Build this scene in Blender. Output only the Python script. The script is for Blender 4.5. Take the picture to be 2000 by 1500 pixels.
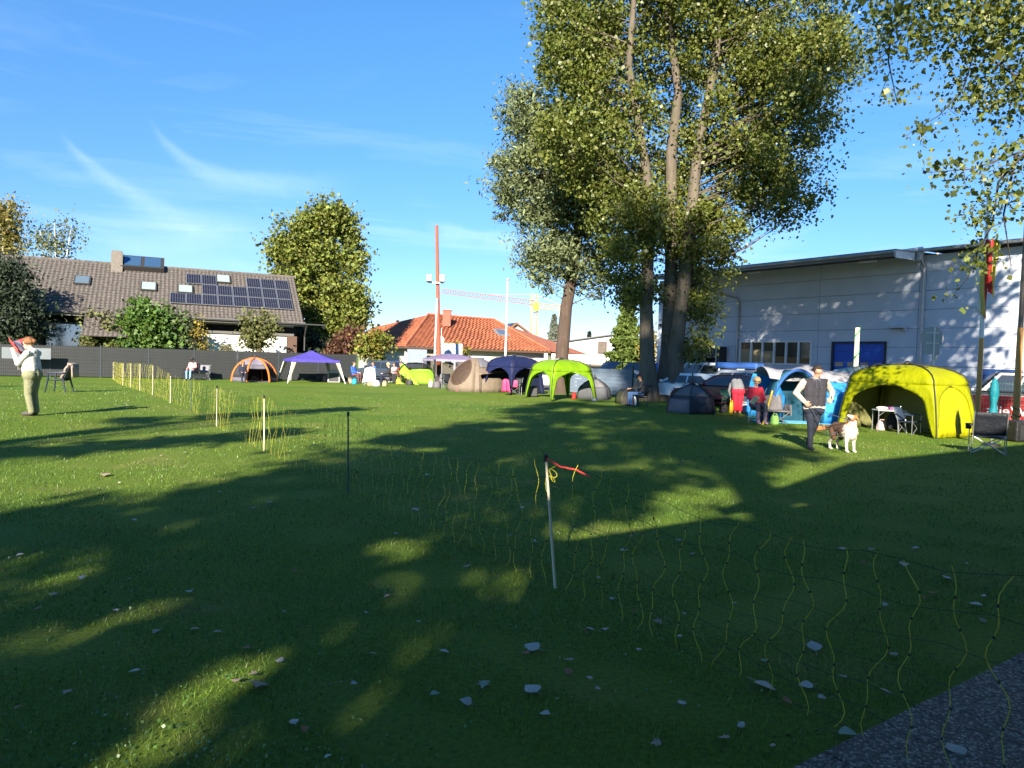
import bpy, bmesh, math, random
import numpy as np
from mathutils import Vector, Matrix
random.seed(7); np.random.seed(7)
SC = bpy.context.scene
COL = SC.collection
for _o in list(bpy.data.objects): bpy.data.objects.remove(_o)

# ------------------------------------------------------------------ camera
F_PX = 1386.0; CAM_H = 1.78; PITCH = math.atan(47.0/F_PX); ROLL = 0.03
_fw = Vector((0, math.cos(PITCH), -math.sin(PITCH)))
_u0 = Vector((0, math.sin(PITCH), math.cos(PITCH))); _r0 = Vector((1, 0, 0))
_rt = _r0*math.cos(ROLL) + _u0*math.sin(ROLL); _up = _u0*math.cos(ROLL) - _r0*math.sin(ROLL)
cam_d = bpy.data.cameras.new('camera'); cam = bpy.data.objects.new('camera', cam_d); COL.objects.link(cam)
cam_d.sensor_width = 36.0; cam_d.lens = 36.0*F_PX/2000.0; cam_d.clip_end = 3000; cam_d.clip_start = 0.05
_m = Matrix((( _rt.x, _up.x, -_fw.x, 0), (_rt.y, _up.y, -_fw.y, 0), (_rt.z, _up.z, -_fw.z, CAM_H), (0, 0, 0, 1)))
cam.matrix_world = _m
SC.camera = cam

# ------------------------------------------------------------------ sky, sun, exposure
SUN_EL = math.radians(25.5); SUN_HEAD = math.radians(11.5)      # the light travels towards +Y, 11.5 degrees to the right
world = bpy.data.worlds.new('World'); SC.world = world; world.use_nodes = True
nt = world.node_tree; nt.nodes.clear()
w_out = nt.nodes.new('ShaderNodeOutputWorld'); w_bg = nt.nodes.new('ShaderNodeBackground')
w_sky = nt.nodes.new('ShaderNodeTexSky'); w_sky.sky_type = 'NISHITA'; w_sky.sun_disc = False
w_sky.sun_elevation = SUN_EL; w_sky.sun_rotation = math.radians(180) + SUN_HEAD
w_sky.altitude = 200; w_sky.air_density = 1.0; w_sky.dust_density = 0.0; w_sky.ozone_density = 4.0
w_bg.inputs['Strength'].default_value = 0.072
# thin cirrus streaks mixed into the sky by direction
w_tc = nt.nodes.new('ShaderNodeTexCoord'); w_map = nt.nodes.new('ShaderNodeMapping')
w_map.inputs['Rotation'].default_value = (0, 0, math.radians(28)); w_map.inputs['Scale'].default_value = (1.3, 3.4, 12.0)
w_n1 = nt.nodes.new('ShaderNodeTexNoise'); w_n1.inputs['Scale'].default_value = 1.35; w_n1.inputs['Detail'].default_value = 7; w_n1.inputs['Roughness'].default_value = 0.55; w_n1.inputs['Distortion'].default_value = 0.9
w_r1 = nt.nodes.new('ShaderNodeValToRGB'); w_r1.color_ramp.elements[0].position = 0.50; w_r1.color_ramp.elements[1].position = 0.80
w_sep = nt.nodes.new('ShaderNodeSeparateXYZ')
w_lo = nt.nodes.new('ShaderNodeMapRange'); w_lo.inputs['From Min'].default_value = 0.52; w_lo.inputs['From Max'].default_value = 0.10; w_lo.inputs['To Min'].default_value = 0.0; w_lo.inputs['To Max'].default_value = 0.34
w_mul = nt.nodes.new('ShaderNodeMath'); w_mul.operation = 'MULTIPLY'
w_mix = nt.nodes.new('ShaderNodeMixRGB'); w_mix.inputs['Color2'].default_value = (4.6, 5.6, 6.8, 1)
w_hsv = nt.nodes.new('ShaderNodeHueSaturation'); w_hsv.inputs['Saturation'].default_value = 1.19; w_hsv.inputs['Value'].default_value = .95
# the air near the horizon is clear and blue rather than milky
w_hz = nt.nodes.new('ShaderNodeMapRange'); w_hz.inputs['From Min'].default_value = 0.0; w_hz.inputs['From Max'].default_value = 0.42; w_hz.inputs['To Min'].default_value = 1.0; w_hz.inputs['To Max'].default_value = 0.0
w_tint = nt.nodes.new('ShaderNodeMixRGB'); w_tint.blend_type = 'MULTIPLY'; w_tint.inputs['Color2'].default_value = (0.50, 0.53, 0.74, 1)
# two old contrails drawn out by the wind, placed by direction (u = x/y, w = z/y)
def wm(op, a, b=None, c=None):
    n = nt.nodes.new('ShaderNodeMath'); n.operation = op
    for i, q in enumerate((a, b, c)):
        if q is None: continue
        if isinstance(q, (int, float)): n.inputs[i].default_value = q
        else: nt.links.new(q, n.inputs[i])
    return n.outputs[0]
w_s2 = nt.nodes.new('ShaderNodeSeparateXYZ'); nt.links.new(w_tc.outputs['Generated'], w_s2.inputs[0])
w_u = wm('DIVIDE', w_s2.outputs['X'], wm('MAXIMUM', w_s2.outputs['Y'], .05)); w_w = wm('DIVIDE', w_s2.outputs['Z'], wm('MAXIMUM', w_s2.outputs['Y'], .05))
w_n2 = nt.nodes.new('ShaderNodeTexNoise'); w_n2.inputs['Scale'].default_value = 16; w_n2.inputs['Detail'].default_value = 6; w_n2.inputs['Roughness'].default_value = .65; nt.links.new(w_tc.outputs['Generated'], w_n2.inputs['Vector'])
def streak(u0, u1, base, amp, k, wd0, wd1, gain):
    f = wm('MULTIPLY_ADD', wm('EXPONENT', wm('MULTIPLY', wm('SUBTRACT', w_u, u0), -k)), amp, base)
    d = wm('SUBTRACT', wm('ADD', w_w, wm('MULTIPLY', wm('SUBTRACT', w_n2.outputs['Fac'], .5), .03)), f)
    wd = wm('ADD', wm('MULTIPLY', wm('SUBTRACT', w_u, u0), (wd1-wd0)/(u1-u0)), wd0)
    wd = wm('MULTIPLY', wd, wm('ADD', wm('MULTIPLY', wm('LESS_THAN', d, 0.0), 1.3), 1.0))
    g = wm('EXPONENT', wm('MULTIPLY', wm('POWER', wm('DIVIDE', wm('ABSOLUTE', d), wm('MAXIMUM', wd, .002)), 2.0), -1.0))
    a = nt.nodes.new('ShaderNodeMapRange'); a.interpolation_type = 'SMOOTHSTEP'; a.inputs['From Min'].default_value = u0-.015; a.inputs['From Max'].default_value = u0+.03; nt.links.new(w_u, a.inputs['Value'])
    b = nt.nodes.new('ShaderNodeMapRange'); b.interpolation_type = 'SMOOTHSTEP'; b.inputs['From Min'].default_value = u1; b.inputs['From Max'].default_value = u0+(u1-u0)*.45; nt.links.new(w_u, b.inputs['Value'])
    return wm('MULTIPLY', wm('MULTIPLY', wm('MULTIPLY', g, a.outputs[0]), b.outputs[0]), wm('MULTIPLY', w_n2.outputs['Fac'], gain))
w_st = wm('ADD', streak(-.632, -.24, .160, .130, 9.0, .005, .022, .36), streak(-.508, -.20, .240, .068, 20.0, .005, .014, .32))
w_st = wm('ADD', w_st, streak(-.12, .10, .165, .020, 12.0, .006, .004, .45))
L = nt.links.new
L(w_tc.outputs['Generated'], w_map.inputs['Vector']); L(w_map.outputs[0], w_n1.inputs['Vector']); L(w_n1.outputs['Fac'], w_r1.inputs['Fac'])
L(w_tc.outputs['Generated'], w_sep.inputs[0]); L(w_sep.outputs['Z'], w_lo.inputs['Value'])
L(w_r1.outputs['Color'], w_mul.inputs[0]); L(w_lo.outputs[0], w_mul.inputs[1]); L(wm('MINIMUM', wm('ADD', w_mul.outputs[0], w_st), .8), w_mix.inputs['Fac'])
L(w_sky.outputs[0], w_hsv.inputs['Color']); L(w_hsv.outputs[0], w_tint.inputs['Color1']); L(w_sep.outputs['Z'], w_hz.inputs['Value']); L(w_hz.outputs[0], w_tint.inputs['Fac']); L(w_tint.outputs[0], w_mix.inputs['Color1']); L(w_mix.outputs[0], w_bg.inputs['Color']); L(w_bg.outputs[0], w_out.inputs['Surface'])
sun_d = bpy.data.lights.new('sun', 'SUN'); sun_d.energy = 4.4; sun_d.angle = math.radians(0.55); sun_d.color = (1.0, 0.90, 0.74)
sun = bpy.data.objects.new('sun', sun_d); COL.objects.link(sun)
SUN_DIR = Vector((math.sin(SUN_HEAD)*math.cos(SUN_EL), math.cos(SUN_HEAD)*math.cos(SUN_EL), -math.sin(SUN_EL)))
sun.rotation_euler = SUN_DIR.to_track_quat('-Z', 'Y').to_euler(); sun.location = (-6, -30, 16)
SC.view_settings.view_transform = 'Standard'; SC.view_settings.look = 'None'
SC.view_settings.exposure = 1.82; SC.view_settings.gamma = 1.0; SC.view_settings.use_curve_mapping = False
SC.render.engine = 'CYCLES'
try:
    SC.cycles.use_denoising = True; SC.cycles.denoiser = 'OPENIMAGEDENOISE'
    SC.cycles.max_bounces = 6; SC.cycles.transparent_max_bounces = 16; SC.cycles.diffuse_bounces = 3; SC.cycles.glossy_bounces = 3; SC.cycles.transmission_bounces = 4
    SC.cycles.sample_clamp_indirect = 4.0; SC.cycles.caustics_reflective = False; SC.cycles.caustics_refractive = False
except Exception: pass

# ------------------------------------------------------------------ helpers
def ray(u, v):
    d = _fw*F_PX + _rt*(u-1000.0) - _up*(v-750.0)
    return d
def at(u, v, Y):
    "the point seen at photo pixel u,v that stands Y metres away along the view axis"
    d = ray(u, v); return Vector((0, 0, CAM_H)) + d*(Y/d.y)
def gz(x, y):
    "height of the lawn: flat, with a soft swell on the left"
    a = max(0.0, min(1.0, (-x-6.5)/5.0)); b = max(0.0, min(1.0, (y-8)/7.0))*max(0.0, min(1.0, (38-y)/14.0))
    return 0.26*(a*a*(3-2*a))*(b*b*(3-2*b))
def gnd(u, v):
    d = ray(u, v); p = Vector((0, 0, CAM_H)) + d*(CAM_H/-d.z)
    for _ in range(8):
        p = Vector((0, 0, CAM_H)) + d*((CAM_H-gz(p.x, p.y))/-d.z)
    return p
def s2l(c): return tuple((x/12.92 if x <= .04045 else ((x+.055)/1.055)**2.4) for x in c)
def hx(h): h = h.lstrip('#'); return s2l(tuple(int(h[i:i+2], 16)/255 for i in (0, 2, 4)))

MATS = {}
def M(name, col, rough=.7, var=.12, scale=6.0, bump=0.0, bscale=40.0, metal=0.0, alpha=1.0, trans=0.0, spec=.4, island=0.0, hue=0.0, stretch=None, coat=0.0, emit=0.0, tcol=None, bdist=.02):
    "a procedural material: base colour with noise variation, optional per-island variation, bump and translucency"
    if name in MATS: return MATS[name]
    if isinstance(col, str): col = hx(col)
    m = bpy.data.materials.new(name); m.use_nodes = True; t = m.node_tree; n = t.nodes; l = t.links.new
    b = n['Principled BSDF']; out = n['Material Output']
    b.inputs['Roughness'].default_value = rough; b.inputs['Metallic'].default_value = metal
    b.inputs['Specular IOR Level'].default_value = spec; b.inputs['Alpha'].default_value = alpha
    if coat: b.inputs['Coat Weight'].default_value = coat
    tc = n.new('ShaderNodeTexCoord'); mp = n.new('ShaderNodeMapping'); l(tc.outputs['Object'], mp.inputs[0])
    if stretch: mp.inputs['Scale'].default_value = stretch
    no = n.new('ShaderNodeTexNoise'); no.inputs['Scale'].default_value = scale; no.inputs['Detail'].default_value = 5; no.inputs['Roughness'].default_value = .6
    l(mp.outputs[0], no.inputs['Vector'])
    hs = n.new('ShaderNodeHueSaturation'); hs.inputs['Color'].default_value = (*col, 1)
    mr = n.new('ShaderNodeMapRange'); mr.inputs['From Min'].default_value = .25; mr.inputs['From Max'].default_value = .75
    mr.inputs['To Min'].default_value = 1-var; mr.inputs['To Max'].default_value = 1+var
    l(no.outputs['Fac'], mr.inputs['Value'])
    v = mr.outputs[0]
    if island:
        g = n.new('ShaderNodeNewGeometry'); m2 = n.new('ShaderNodeMapRange'); m2.inputs['To Min'].default_value = 1-island; m2.inputs['To Max'].default_value = 1+island
        l(g.outputs['Random Per Island'], m2.inputs['Value']); mm = n.new('ShaderNodeMath'); mm.operation = 'MULTIPLY'; l(v, mm.inputs[0]); l(m2.outputs[0], mm.inputs[1]); v = mm.outputs[0]
        if hue:
            m3 = n.new('ShaderNodeMath'); m3.operation = 'MULTIPLY_ADD'; m3.inputs[1].default_value = 7.31; m3.inputs[2].default_value = 0
            l(g.outputs['Random Per Island'], m3.inputs[0]); fr = n.new('ShaderNodeMath'); fr.operation = 'FRACT'; l(m3.outputs[0], fr.inputs[0])
            m4 = n.new('ShaderNodeMapRange'); m4.inputs['To Min'].default_value = .5-hue; m4.inputs['To Max'].default_value = .5+hue; l(fr.outputs[0], m4.inputs['Value']); l(m4.outputs[0], hs.inputs['Hue'])
    l(v, hs.inputs['Value']); l(hs.outputs[0], b.inputs['Base Color'])
    if bump:
        nb = n.new('ShaderNodeTexNoise'); nb.inputs['Scale'].default_value = bscale; nb.inputs['Detail'].default_value = 4; l(mp.outputs[0], nb.inputs['Vector'])
        bp = n.new('ShaderNodeBump'); bp.inputs['Strength'].default_value = bump; bp.inputs['Distance'].default_value = bdist; l(nb.outputs['Fac'], bp.inputs['Height']); l(bp.outputs[0], b.inputs['Normal'])
    if emit:
        l(hs.outputs[0], b.inputs['Emission Color']); b.inputs['Emission Strength'].default_value = emit
    if trans:
        tr = n.new('ShaderNodeBsdfTranslucent'); mx = n.new('ShaderNodeMixShader'); mx.inputs[0].default_value = trans
        if tcol is None: l(hs.outputs[0], tr.inputs['Color'])
        else: tr.inputs['Color'].default_value = (*tcol, 1)
        l(b.outputs[0], mx.inputs[1]); l(tr.outputs[0], mx.inputs[2]); l(mx.outputs[0], out.inputs['Surface'])
    MATS[name] = m; return m
def glass_m(name, col, rough=.08, alpha=1.0):
    if name in MATS: return MATS[name]
    m = M(name, col, rough=rough, var=.05, spec=.9, alpha=alpha); return m

def lk(o, parent=None):
    COL.objects.link(o)
    if parent is not None: o.parent = parent
    return o
def tag(o, label, cat, group=None):
    o['label'] = label; o['category'] = cat
    if group: o['group'] = group
    return o
def thing(name, label, cat, loc=(0, 0, 0), rz=0.0, group=None, s=1.0):
    o = bpy.data.objects.new(name, None); o.empty_display_size = .2; COL.objects.link(o)
    o.location = loc; o.rotation_euler = (0, 0, rz); o.scale = (s, s, s); tag(o, label, cat, group); return o

class MB:
    "collects faces with material slots and links them as one mesh object"
    def __init__(s): s.v = []; s.f = []; s.mi = []; s.mats = []
    def _m(s, m):
        if m is None: return 0
        if m not in s.mats: s.mats.append(m)
        return s.mats.index(m)
    def add(s, vs, fs, m=None):
        o = len(s.v); s.v += [tuple(p) for p in vs]; k = s._m(m)
        for f in fs: s.f.append(tuple(o+i for i in f)); s.mi.append(k)
        return s
    def box(s, c, d, m=None, rz=0.0, rot=None):
        R_ = Matrix.Rotation(rz, 3, 'Z') if rot is None else rot
        vs = [Vector(c) + R_ @ Vector((sx*d[0]/2, sy*d[1]/2, sz*d[2]/2)) for sz in (-1, 1) for sx, sy in ((-1, -1), (1, -1), (1, 1), (-1, 1))]
        return s.add(vs, [(3, 2, 1, 0), (4, 5, 6, 7), (0, 1, 5, 4), (1, 2, 6, 5), (2, 3, 7, 6), (3, 0, 4, 7)], m)
    def bar(s, a, b, w, h=None, m=None, up=(0, 0, 1)):
        a = Vector(a); b = Vector(b); h = h or w; z = (b-a); Ln = z.length
        if Ln < 1e-6: return s
        z.normalize(); x = z.cross(Vector(up)); x = x.normalized() if x.length > 1e-4 else Vector((1, 0, 0)); y = x.cross(z)
        R_ = Matrix((x, z, y)).transposed()
        return s.box((a+b)/2, (w, Ln, h), m, rot=R_)
    def tube(s, pts, r, n=8, m=None, cap=True, closed=False):
        pts = [Vector(p) for p in pts]; k = len(pts); rs = r if isinstance(r, (list, tuple)) else [r]*k
        vs = []; up = Vector((.13, .21, .97)).normalized()
        px = None
        for i, p in enumerate(pts):
            t = (pts[min(i+1, k-1)]-pts[max(i-1, 0)]); t = t.normalized() if t.length > 1e-9 else Vector((0, 0, 1))
            if px is None: px = t.cross(up); px = px if px.length > 1e-3 else t.cross(Vector((1, 0, 0)))
            px = (px - t*px.dot(t)).normalized(); py = t.cross(px)
            for j in range(n):
                a = 2*math.pi*j/n; vs.append(p + (px*math.cos(a)+py*math.sin(a))*rs[i])
        fs = [(i*n+j, i*n+(j+1) % n, (i+1)*n+(j+1) % n, (i+1)*n+j) for i in range(k-1) for j in range(n)]
        if cap: fs += [tuple(range(n-1, -1, -1)), tuple((k-1)*n+j for j in range(n))]
        return s.add(vs, fs, m)
    def lathe(s, prof, c=(0, 0, 0), n=16, m=None, cap=True):
        c = Vector(c); vs = []
        for r, z in prof:
            for j in range(n):
                a = 2*math.pi*j/n; vs.append((c.x+r*math.cos(a), c.y+r*math.sin(a), c.z+z))
        k = len(prof); fs = [(i*n+j, i*n+(j+1) % n, (i+1)*n+(j+1) % n, (i+1)*n+j) for i in range(k-1) for j in range(n)]
        if cap: fs += [tuple(range(n-1, -1, -1)), tuple((k-1)*n+j for j in range(n))]
        return s.add(vs, fs, m)
    def quad(s, a, b, c, d, m=None): return s.add([a, b, c, d], [(0, 1, 2, 3)], m)
    def slab(s, pts, th, m=None, direction=None):
        "a flat polygon given a thickness along its normal"
        pts = [Vector(p) for p in pts]; nrm = Vector(direction) if direction is not None else (pts[1]-pts[0]).cross(pts[2]-pts[0]).normalized(); k = len(pts)
        vs = pts + [p - nrm*th for p in pts]
        fs = [tuple(range(k)), tuple(range(2*k-1, k-1, -1))] + [(i, i+k, (i+1) % k+k, (i+1) % k) for i in range(k)]
        return s.add(vs, fs, m)
    def grid(s, fn, nu, nv, m=None):
        vs = [fn(i/nu, j/nv) for j in range(nv+1) for i in range(nu+1)]; w = nu+1
        return s.add(vs, [(j*w+i, j*w+i+1, (j+1)*w+i+1, (j+1)*w+i) for j in range(nv) for i in range(nu)], m)
    def ell(s, c, r, m=None, n=12, k=8, rot=None):
        c = Vector(c); vs = []; R_ = rot or Matrix.Identity(3)
        for i in range(k+1):
            th = math.pi*i/k
            for j in range(n):
                a = 2*math.pi*j/n; vs.append(c + R_ @ Vector((r[0]*math.sin(th)*math.cos(a), r[1]*math.sin(th)*math.sin(a), r[2]*math.cos(th))))
        return s.add(vs, [(i*n+j, (i+1)*n+j, (i+1)*n+(j+1) % n, i*n+(j+1) % n) for i in range(k) for j in range(n)], m)
    def mesh(s, name, mat=None, smooth=False):
        me = bpy.data.meshes.new(name); me.from_pydata(s.v, [], s.f)
        ms = s.mats if s.mats else ([mat] if mat else [])
        for m in ms: me.materials.append(m)
        if s.mats: me.polygons.foreach_set('material_index', s.mi)
        if smooth:
            me.polygons.foreach_set('use_smooth', [True]*len(s.f))
            try: me.set_sharp_from_angle(angle=math.radians(smooth if smooth > 1 else 40))
            except Exception: pass
        me.update(); return me
    def build(s, name, mat=None, parent=None, smooth=False, solid=0.0, bevel=0.0, sub=0):
        o = lk(bpy.data.objects.new(name, s.mesh(name, mat, smooth)), parent)
        if sub: md = o.modifiers.new('sub', 'SUBSURF'); md.levels = md.render_levels = sub
        if solid: md = o.modifiers.new('solid', 'SOLIDIFY'); md.thickness = solid; md.offset = 0
        if bevel: md = o.modifiers.new('bevel', 'BEVEL'); md.width = bevel; md.segments = 2; md.limit_method = 'ANGLE'
        return o
def np_mesh(name, V, Fq, mats, smooth=False):
    "mesh from numpy arrays; Fq is n x k"
    V = np.asarray(V, dtype=np.float32); Fq = np.asarray(Fq, dtype=np.int32); k = Fq.shape[1]
    me = bpy.data.meshes.new(name); me.vertices.add(len(V)); me.vertices.foreach_set('co', V.ravel())
    me.loops.add(Fq.size); me.loops.foreach_set('vertex_index', Fq.ravel())
    me.polygons.add(len(Fq)); me.polygons.foreach_set('loop_start', np.arange(0, Fq.size, k, dtype=np.int32))
    try: me.polygons.foreach_set('loop_total', np.full(len(Fq), k, dtype=np.int32))
    except Exception: pass
    for m in mats: me.materials.append(m)
    if smooth: me.polygons.foreach_set('use_smooth', np.ones(len(Fq), dtype=bool))
    me.update(calc_edges=True); return me
def copy_tree(o, parent=None):
    c = o.copy(); COL.objects.link(c); c.parent = parent
    for ch in list(o.children): copy_tree(ch, c)
    return c
def lerp(a, b, t): return a+(b-a)*t
# ================================================================== GROUND
def hit(u, v, P0, n):
    d = ray(u, v); o = Vector((0, 0, CAM_H)); n = Vector(n); t = (Vector(P0)-o).dot(n)/d.dot(n); return o + d*t
def struct(o): o['kind'] = 'structure'; return o

def lawn_material():
    m = bpy.data.materials.new('lawn'); m.use_nodes = True; t = m.node_tree; n = t.nodes; l = t.links.new; b = n['Principled BSDF']
    b.inputs['Roughness'].default_value = .85; b.inputs['Specular IOR Level'].default_value = .15
    tc = n.new('ShaderNodeTexCoord')
    def noise(sc, det=5, rough=.6):
        x = n.new('ShaderNodeTexNoise'); x.inputs['Scale'].default_value = sc; x.inputs['Detail'].default_value = det; x.inputs['Roughness'].default_value = rough; l(tc.outputs['Object'], x.inputs['Vector']); return x
    def ramp(src, stops):
        r = n.new('ShaderNodeValToRGB'); e = r.color_ramp.elements
        e[0].position, e[0].color = stops[0][0], (*stops[0][1], 1); e[1].position, e[1].color = stops[-1][0], (*stops[-1][1], 1)
        for p, c in stops[1:-1]: q = e.new(p); q.color = (*c, 1)
        l(src.outputs['Fac'], r.inputs['Fac']); return r
    big = ramp(noise(.22, 4), [(.3, (.078, .156, .018)), (.5, (.118, .186, .019)), (.72, (.150, .200, .032))])
    fine = ramp(noise(28, 6, .75), [(.30, (.50, .52, .42)), (.5, (.95, .95, .92)), (.70, (1.40, 1.34, 1.25))])
    mx = n.new('ShaderNodeMixRGB'); mx.blend_type = 'MULTIPLY'; mx.inputs[0].default_value = 1; l(big.outputs[0], mx.inputs[1]); l(fine.outputs[0], mx.inputs[2])
    dry = ramp(noise(.75, 6, .7), [(.54, (0, 0, 0)), (.70, (1, 1, 1))])
    mx2 = n.new('ShaderNodeMixRGB'); mx2.inputs[2].default_value = (.26, .22, .08, 1); l(mx.outputs[0], mx2.inputs[1])
    sc = n.new('ShaderNodeMath'); sc.operation = 'MULTIPLY'; sc.inputs[1].default_value = .35; l(dry.outputs[0], sc.inputs[0]); l(sc.outputs[0], mx2.inputs[0]); l(mx2.outputs[0], b.inputs['Base Color'])
    nb = noise(60, 6, .8); bp = n.new('ShaderNodeBump'); bp.inputs['Strength'].default_value = .9; bp.inputs['Distance'].default_value = .03; l(nb.outputs['Fac'], bp.inputs['Height']); l(bp.outputs[0], b.inputs['Normal'])
    return m
LAWN = lawn_material()
xs = [-1800, -500, -150, -80] + list(range(-50, 51, 1)) + [80, 150, 500, 1800]
ys = [-300, -100, -40, -15] + list(range(-5, 61, 1)) + [80, 150, 400, 1000, 2200]
def und(x, y): return gz(x, y)
V = [(x, y, und(x, y)) for y in ys for x in xs]; w = len(xs)
Fq = [(j*w+i, j*w+i+1, (j+1)*w+i+1, (j+1)*w+i) for j in range(len(ys)-1) for i in range(w-1)]
lawn = struct(lk(bpy.data.objects.new('lawn', np_mesh('lawn', V, Fq, [LAWN], True))))

# terrace of exposed-aggregate slabs in the right foreground, along the clubhouse
def aggregate(name='aggregate'):
    m = bpy.data.materials.new(name); m.use_nodes = True; t = m.node_tree; n = t.nodes; l = t.links.new; b = n['Principled BSDF']; b.inputs['Roughness'].default_value = .8
    tc = n.new('ShaderNodeTexCoord'); vo = n.new('ShaderNodeTexVoronoi'); vo.inputs['Scale'].default_value = 75; l(tc.outputs['Object'], vo.inputs['Vector'])
    r = n.new('ShaderNodeValToRGB'); e = r.color_ramp.elements; e[0].position = 0; e[0].color = (.088, .075, .060, 1); e[1].position = 1; e[1].color = (.17, .145, .115, 1)
    q = e.new(.55); q.color = (.078, .066, .052, 1); q = e.new(.85); q.color = (.38, .33, .27, 1)
    sp = n.new('ShaderNodeSeparateColor'); l(vo.outputs['Color'], sp.inputs[0]); l(sp.outputs[0], r.inputs['Fac'])
    dm = n.new('ShaderNodeMapRange'); dm.inputs['From Min'].default_value = .3; dm.inputs['From Max'].default_value = .75; dm.inputs['To Min'].default_value = 1; dm.inputs['To Max'].default_value = .35; l(vo.outputs['Distance'], dm.inputs['Value'])
    mx = n.new('ShaderNodeMixRGB'); mx.blend_type = 'MULTIPLY'; mx.inputs[0].default_value = 1; l(r.outputs[0], mx.inputs[1]); l(dm.outputs[0], mx.inputs[2]); l(mx.outputs[0], b.inputs['Base Color'])
    bp = n.new('ShaderNodeBump'); bp.inputs['Strength'].default_value = .7; bp.inputs['Distance'].default_value = .01; bp.invert = True; l(vo.outputs['Distance'], bp.inputs['Height']); l(bp.outputs[0], b.inputs['Normal'])
    return m
AGG = aggregate()
EA = Vector((.823, .568, 0)); EN = Vector((.568, -.823, 0))          # along the clubhouse front / away from the lawn
T0 = Vector((1.46, 3.19, 0))
mb = MB(); tb = [T0-EA*9, T0+EA*16, T0+EA*16+EN*4.6, T0-EA*9+EN*4.6]
mb.slab([p+Vector((0, 0, .004)) for p in tb], .05, M('terrace_bed', (.05, .045, .04), .95), (0, 0, 1))
terrace = struct(mb.build('terrace'))
me_slab = MB().box((0, 0, 0), (.985, .985, .05)).mesh('paving_slab', AGG)
for i in range(-6, 12):
    for j in range(0, 4):
        o = bpy.data.objects.new('paving_slab', me_slab); lk(o, terrace)
        c = T0 + EA*(i+.5+.02) + EN*(j+.5); o.location = (c.x, c.y, .003+random.uniform(-.002, .002)); o.rotation_euler = (random.uniform(-.003, .003), random.uniform(-.003, .003), math.atan2(EA.y, EA.x))

# asphalt yard behind the right fence and street behind the far fence
ASPH = M('asphalt', (.075, .075, .08), .9, .25, 3, .4, 120)
mb = MB(); mb.add([(1.0, 44, .004), (6.5, 37.4, .004), (19.5, 26.8, .004), (34, 15, .004), (60, 15, .004), (60, 70, .004), (1.0, 110, .004)], [(0, 1, 2, 3, 4, 5, 6)], ASPH); struct(mb.build('car_park'))
mb = MB(); mb.add([(-9.5, 50, .004), (1, 45.2, .004), (1, 66, .004), (-20, 66, .004)], [(0, 1, 2, 3)], ASPH); struct(mb.build('street'))

# ================================================================== CLUBHOUSE beside the terrace (behind and right of the viewer; its roof shades the foreground)
REN = M('cream_render', (.62, .58, .50), .9, .08, 3, .2, 60); ROOFT = M('clubhouse_tiles', (.20, .11, .08), .8, .2, 4)
ch = thing('clubhouse', 'low clubhouse with flat-roofed annex and tiled gable behind the terrace', 'house', (.91, .17, 0), math.atan2(EA.y, EA.x))
# local x along the front, local +y towards the lawn
mb = MB(); mb.box((-1.42, -4.4, 1.85), (2.6, 8.6, 3.7)); mb.build('annex_wall', REN, ch)
mb = MB(); mb.box((-1.42, -4.25, 3.87), (2.84, 8.5, .26)); mb.build('annex_roof', M('flat_roof_felt', (.12, .12, .12), .9), ch)
mb = MB(); mb.box((9.0, -4.0, 1.9), (17.6, 7.4, 3.78)); mb.build('wall', REN, ch)
mb = MB(); mb.add([(.05, -.3, 3.8), (.05, -7.7, 3.8), (.05, -4, 7.6), (.3, -.3, 3.8), (.3, -7.7, 3.8), (.3, -4, 7.6)], [(0, 1, 2), (5, 4, 3), (0, 3, 4, 1), (1, 4, 5, 2), (2, 5, 3, 0)]); mb.build('gable_wall', REN, ch)
mb = MB(); mb.slab([(0, .02, 4), (18, .02, 4), (18, -4, 8), (0, -4, 8)], .14); mb.slab([(0, -4.02, 8), (18, -4.02, 8), (18, -8, 4), (0, -8, 4)], .14); mb.build('roof', ROOFT, ch)
for k in range(4):
    wx = 2.5+k*4
    f = MB().box((wx, -.285, 1.6), (1.6, .08, 1.3)).build('window', M('white_frame', (.75, .75, .74), .5), ch)
    MB().box((wx, -.24, 1.6), (1.4, .03, 1.1)).build('pane', glass_m('dark_glass', (.03, .035, .04)), f)

# ================================================================== TREES
LEAF_POP = M('poplar_leaf', (.128, .150, .028), .45, .15, .5, trans=.30, spec=.45, island=.42, hue=.02, tcol=(.14, .17, .022))
LEAF_OAK = M('oak_leaf', (.150, .175, .032), .55, .15, .5, trans=.25, spec=.35, island=.5, hue=.025, tcol=(.14, .17, .02))
LEAF_PINE = M('pine_needles', (.135, .165, .075), .6, .15, .5, trans=.15, spec=.3, island=.45, hue=.015)
LEAF_DARK = M('dark_foliage', (.030, .045, .025), .6, .15, .5, trans=.1, spec=.3, island=.4)  # near-black green; puts shade into the left conifer and the hedge
LEAF_CON = M('conifer_green', (.105, .150, .030), .6, .15, .5, trans=.15, spec=.3, island=.4, hue=.01)
LEAF_GREY = M('blue_spruce', (.15, .17, .13), .7, .15, .5, trans=.1, spec=.2, island=.35)
LEAF_YEL = M('yellow_leaf', (.26, .20, .035), .6, .15, .5, trans=.3, spec=.3, island=.4, hue=.02)
LEAF_BRIGHT = M('bright_green_leaf', (.078, .145, .024), .5, .15, .5, trans=.3, spec=.4, island=.4, hue=.015)
LEAF_OLIVE = M('olive_leaf', (.130, .140, .045), .6, .15, .5, trans=.25, spec=.3, island=.45, hue=.025)
LEAF_RED = M('rust_leaf', (.12, .055, .035), .6, .15, .5, trans=.3, spec=.3, island=.5, hue=.03)
BARK_POP = M('poplar_bark', (.115, .095, .072), .95, .35, 2.2, .9, 14, stretch=(3, 3, .5))
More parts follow.
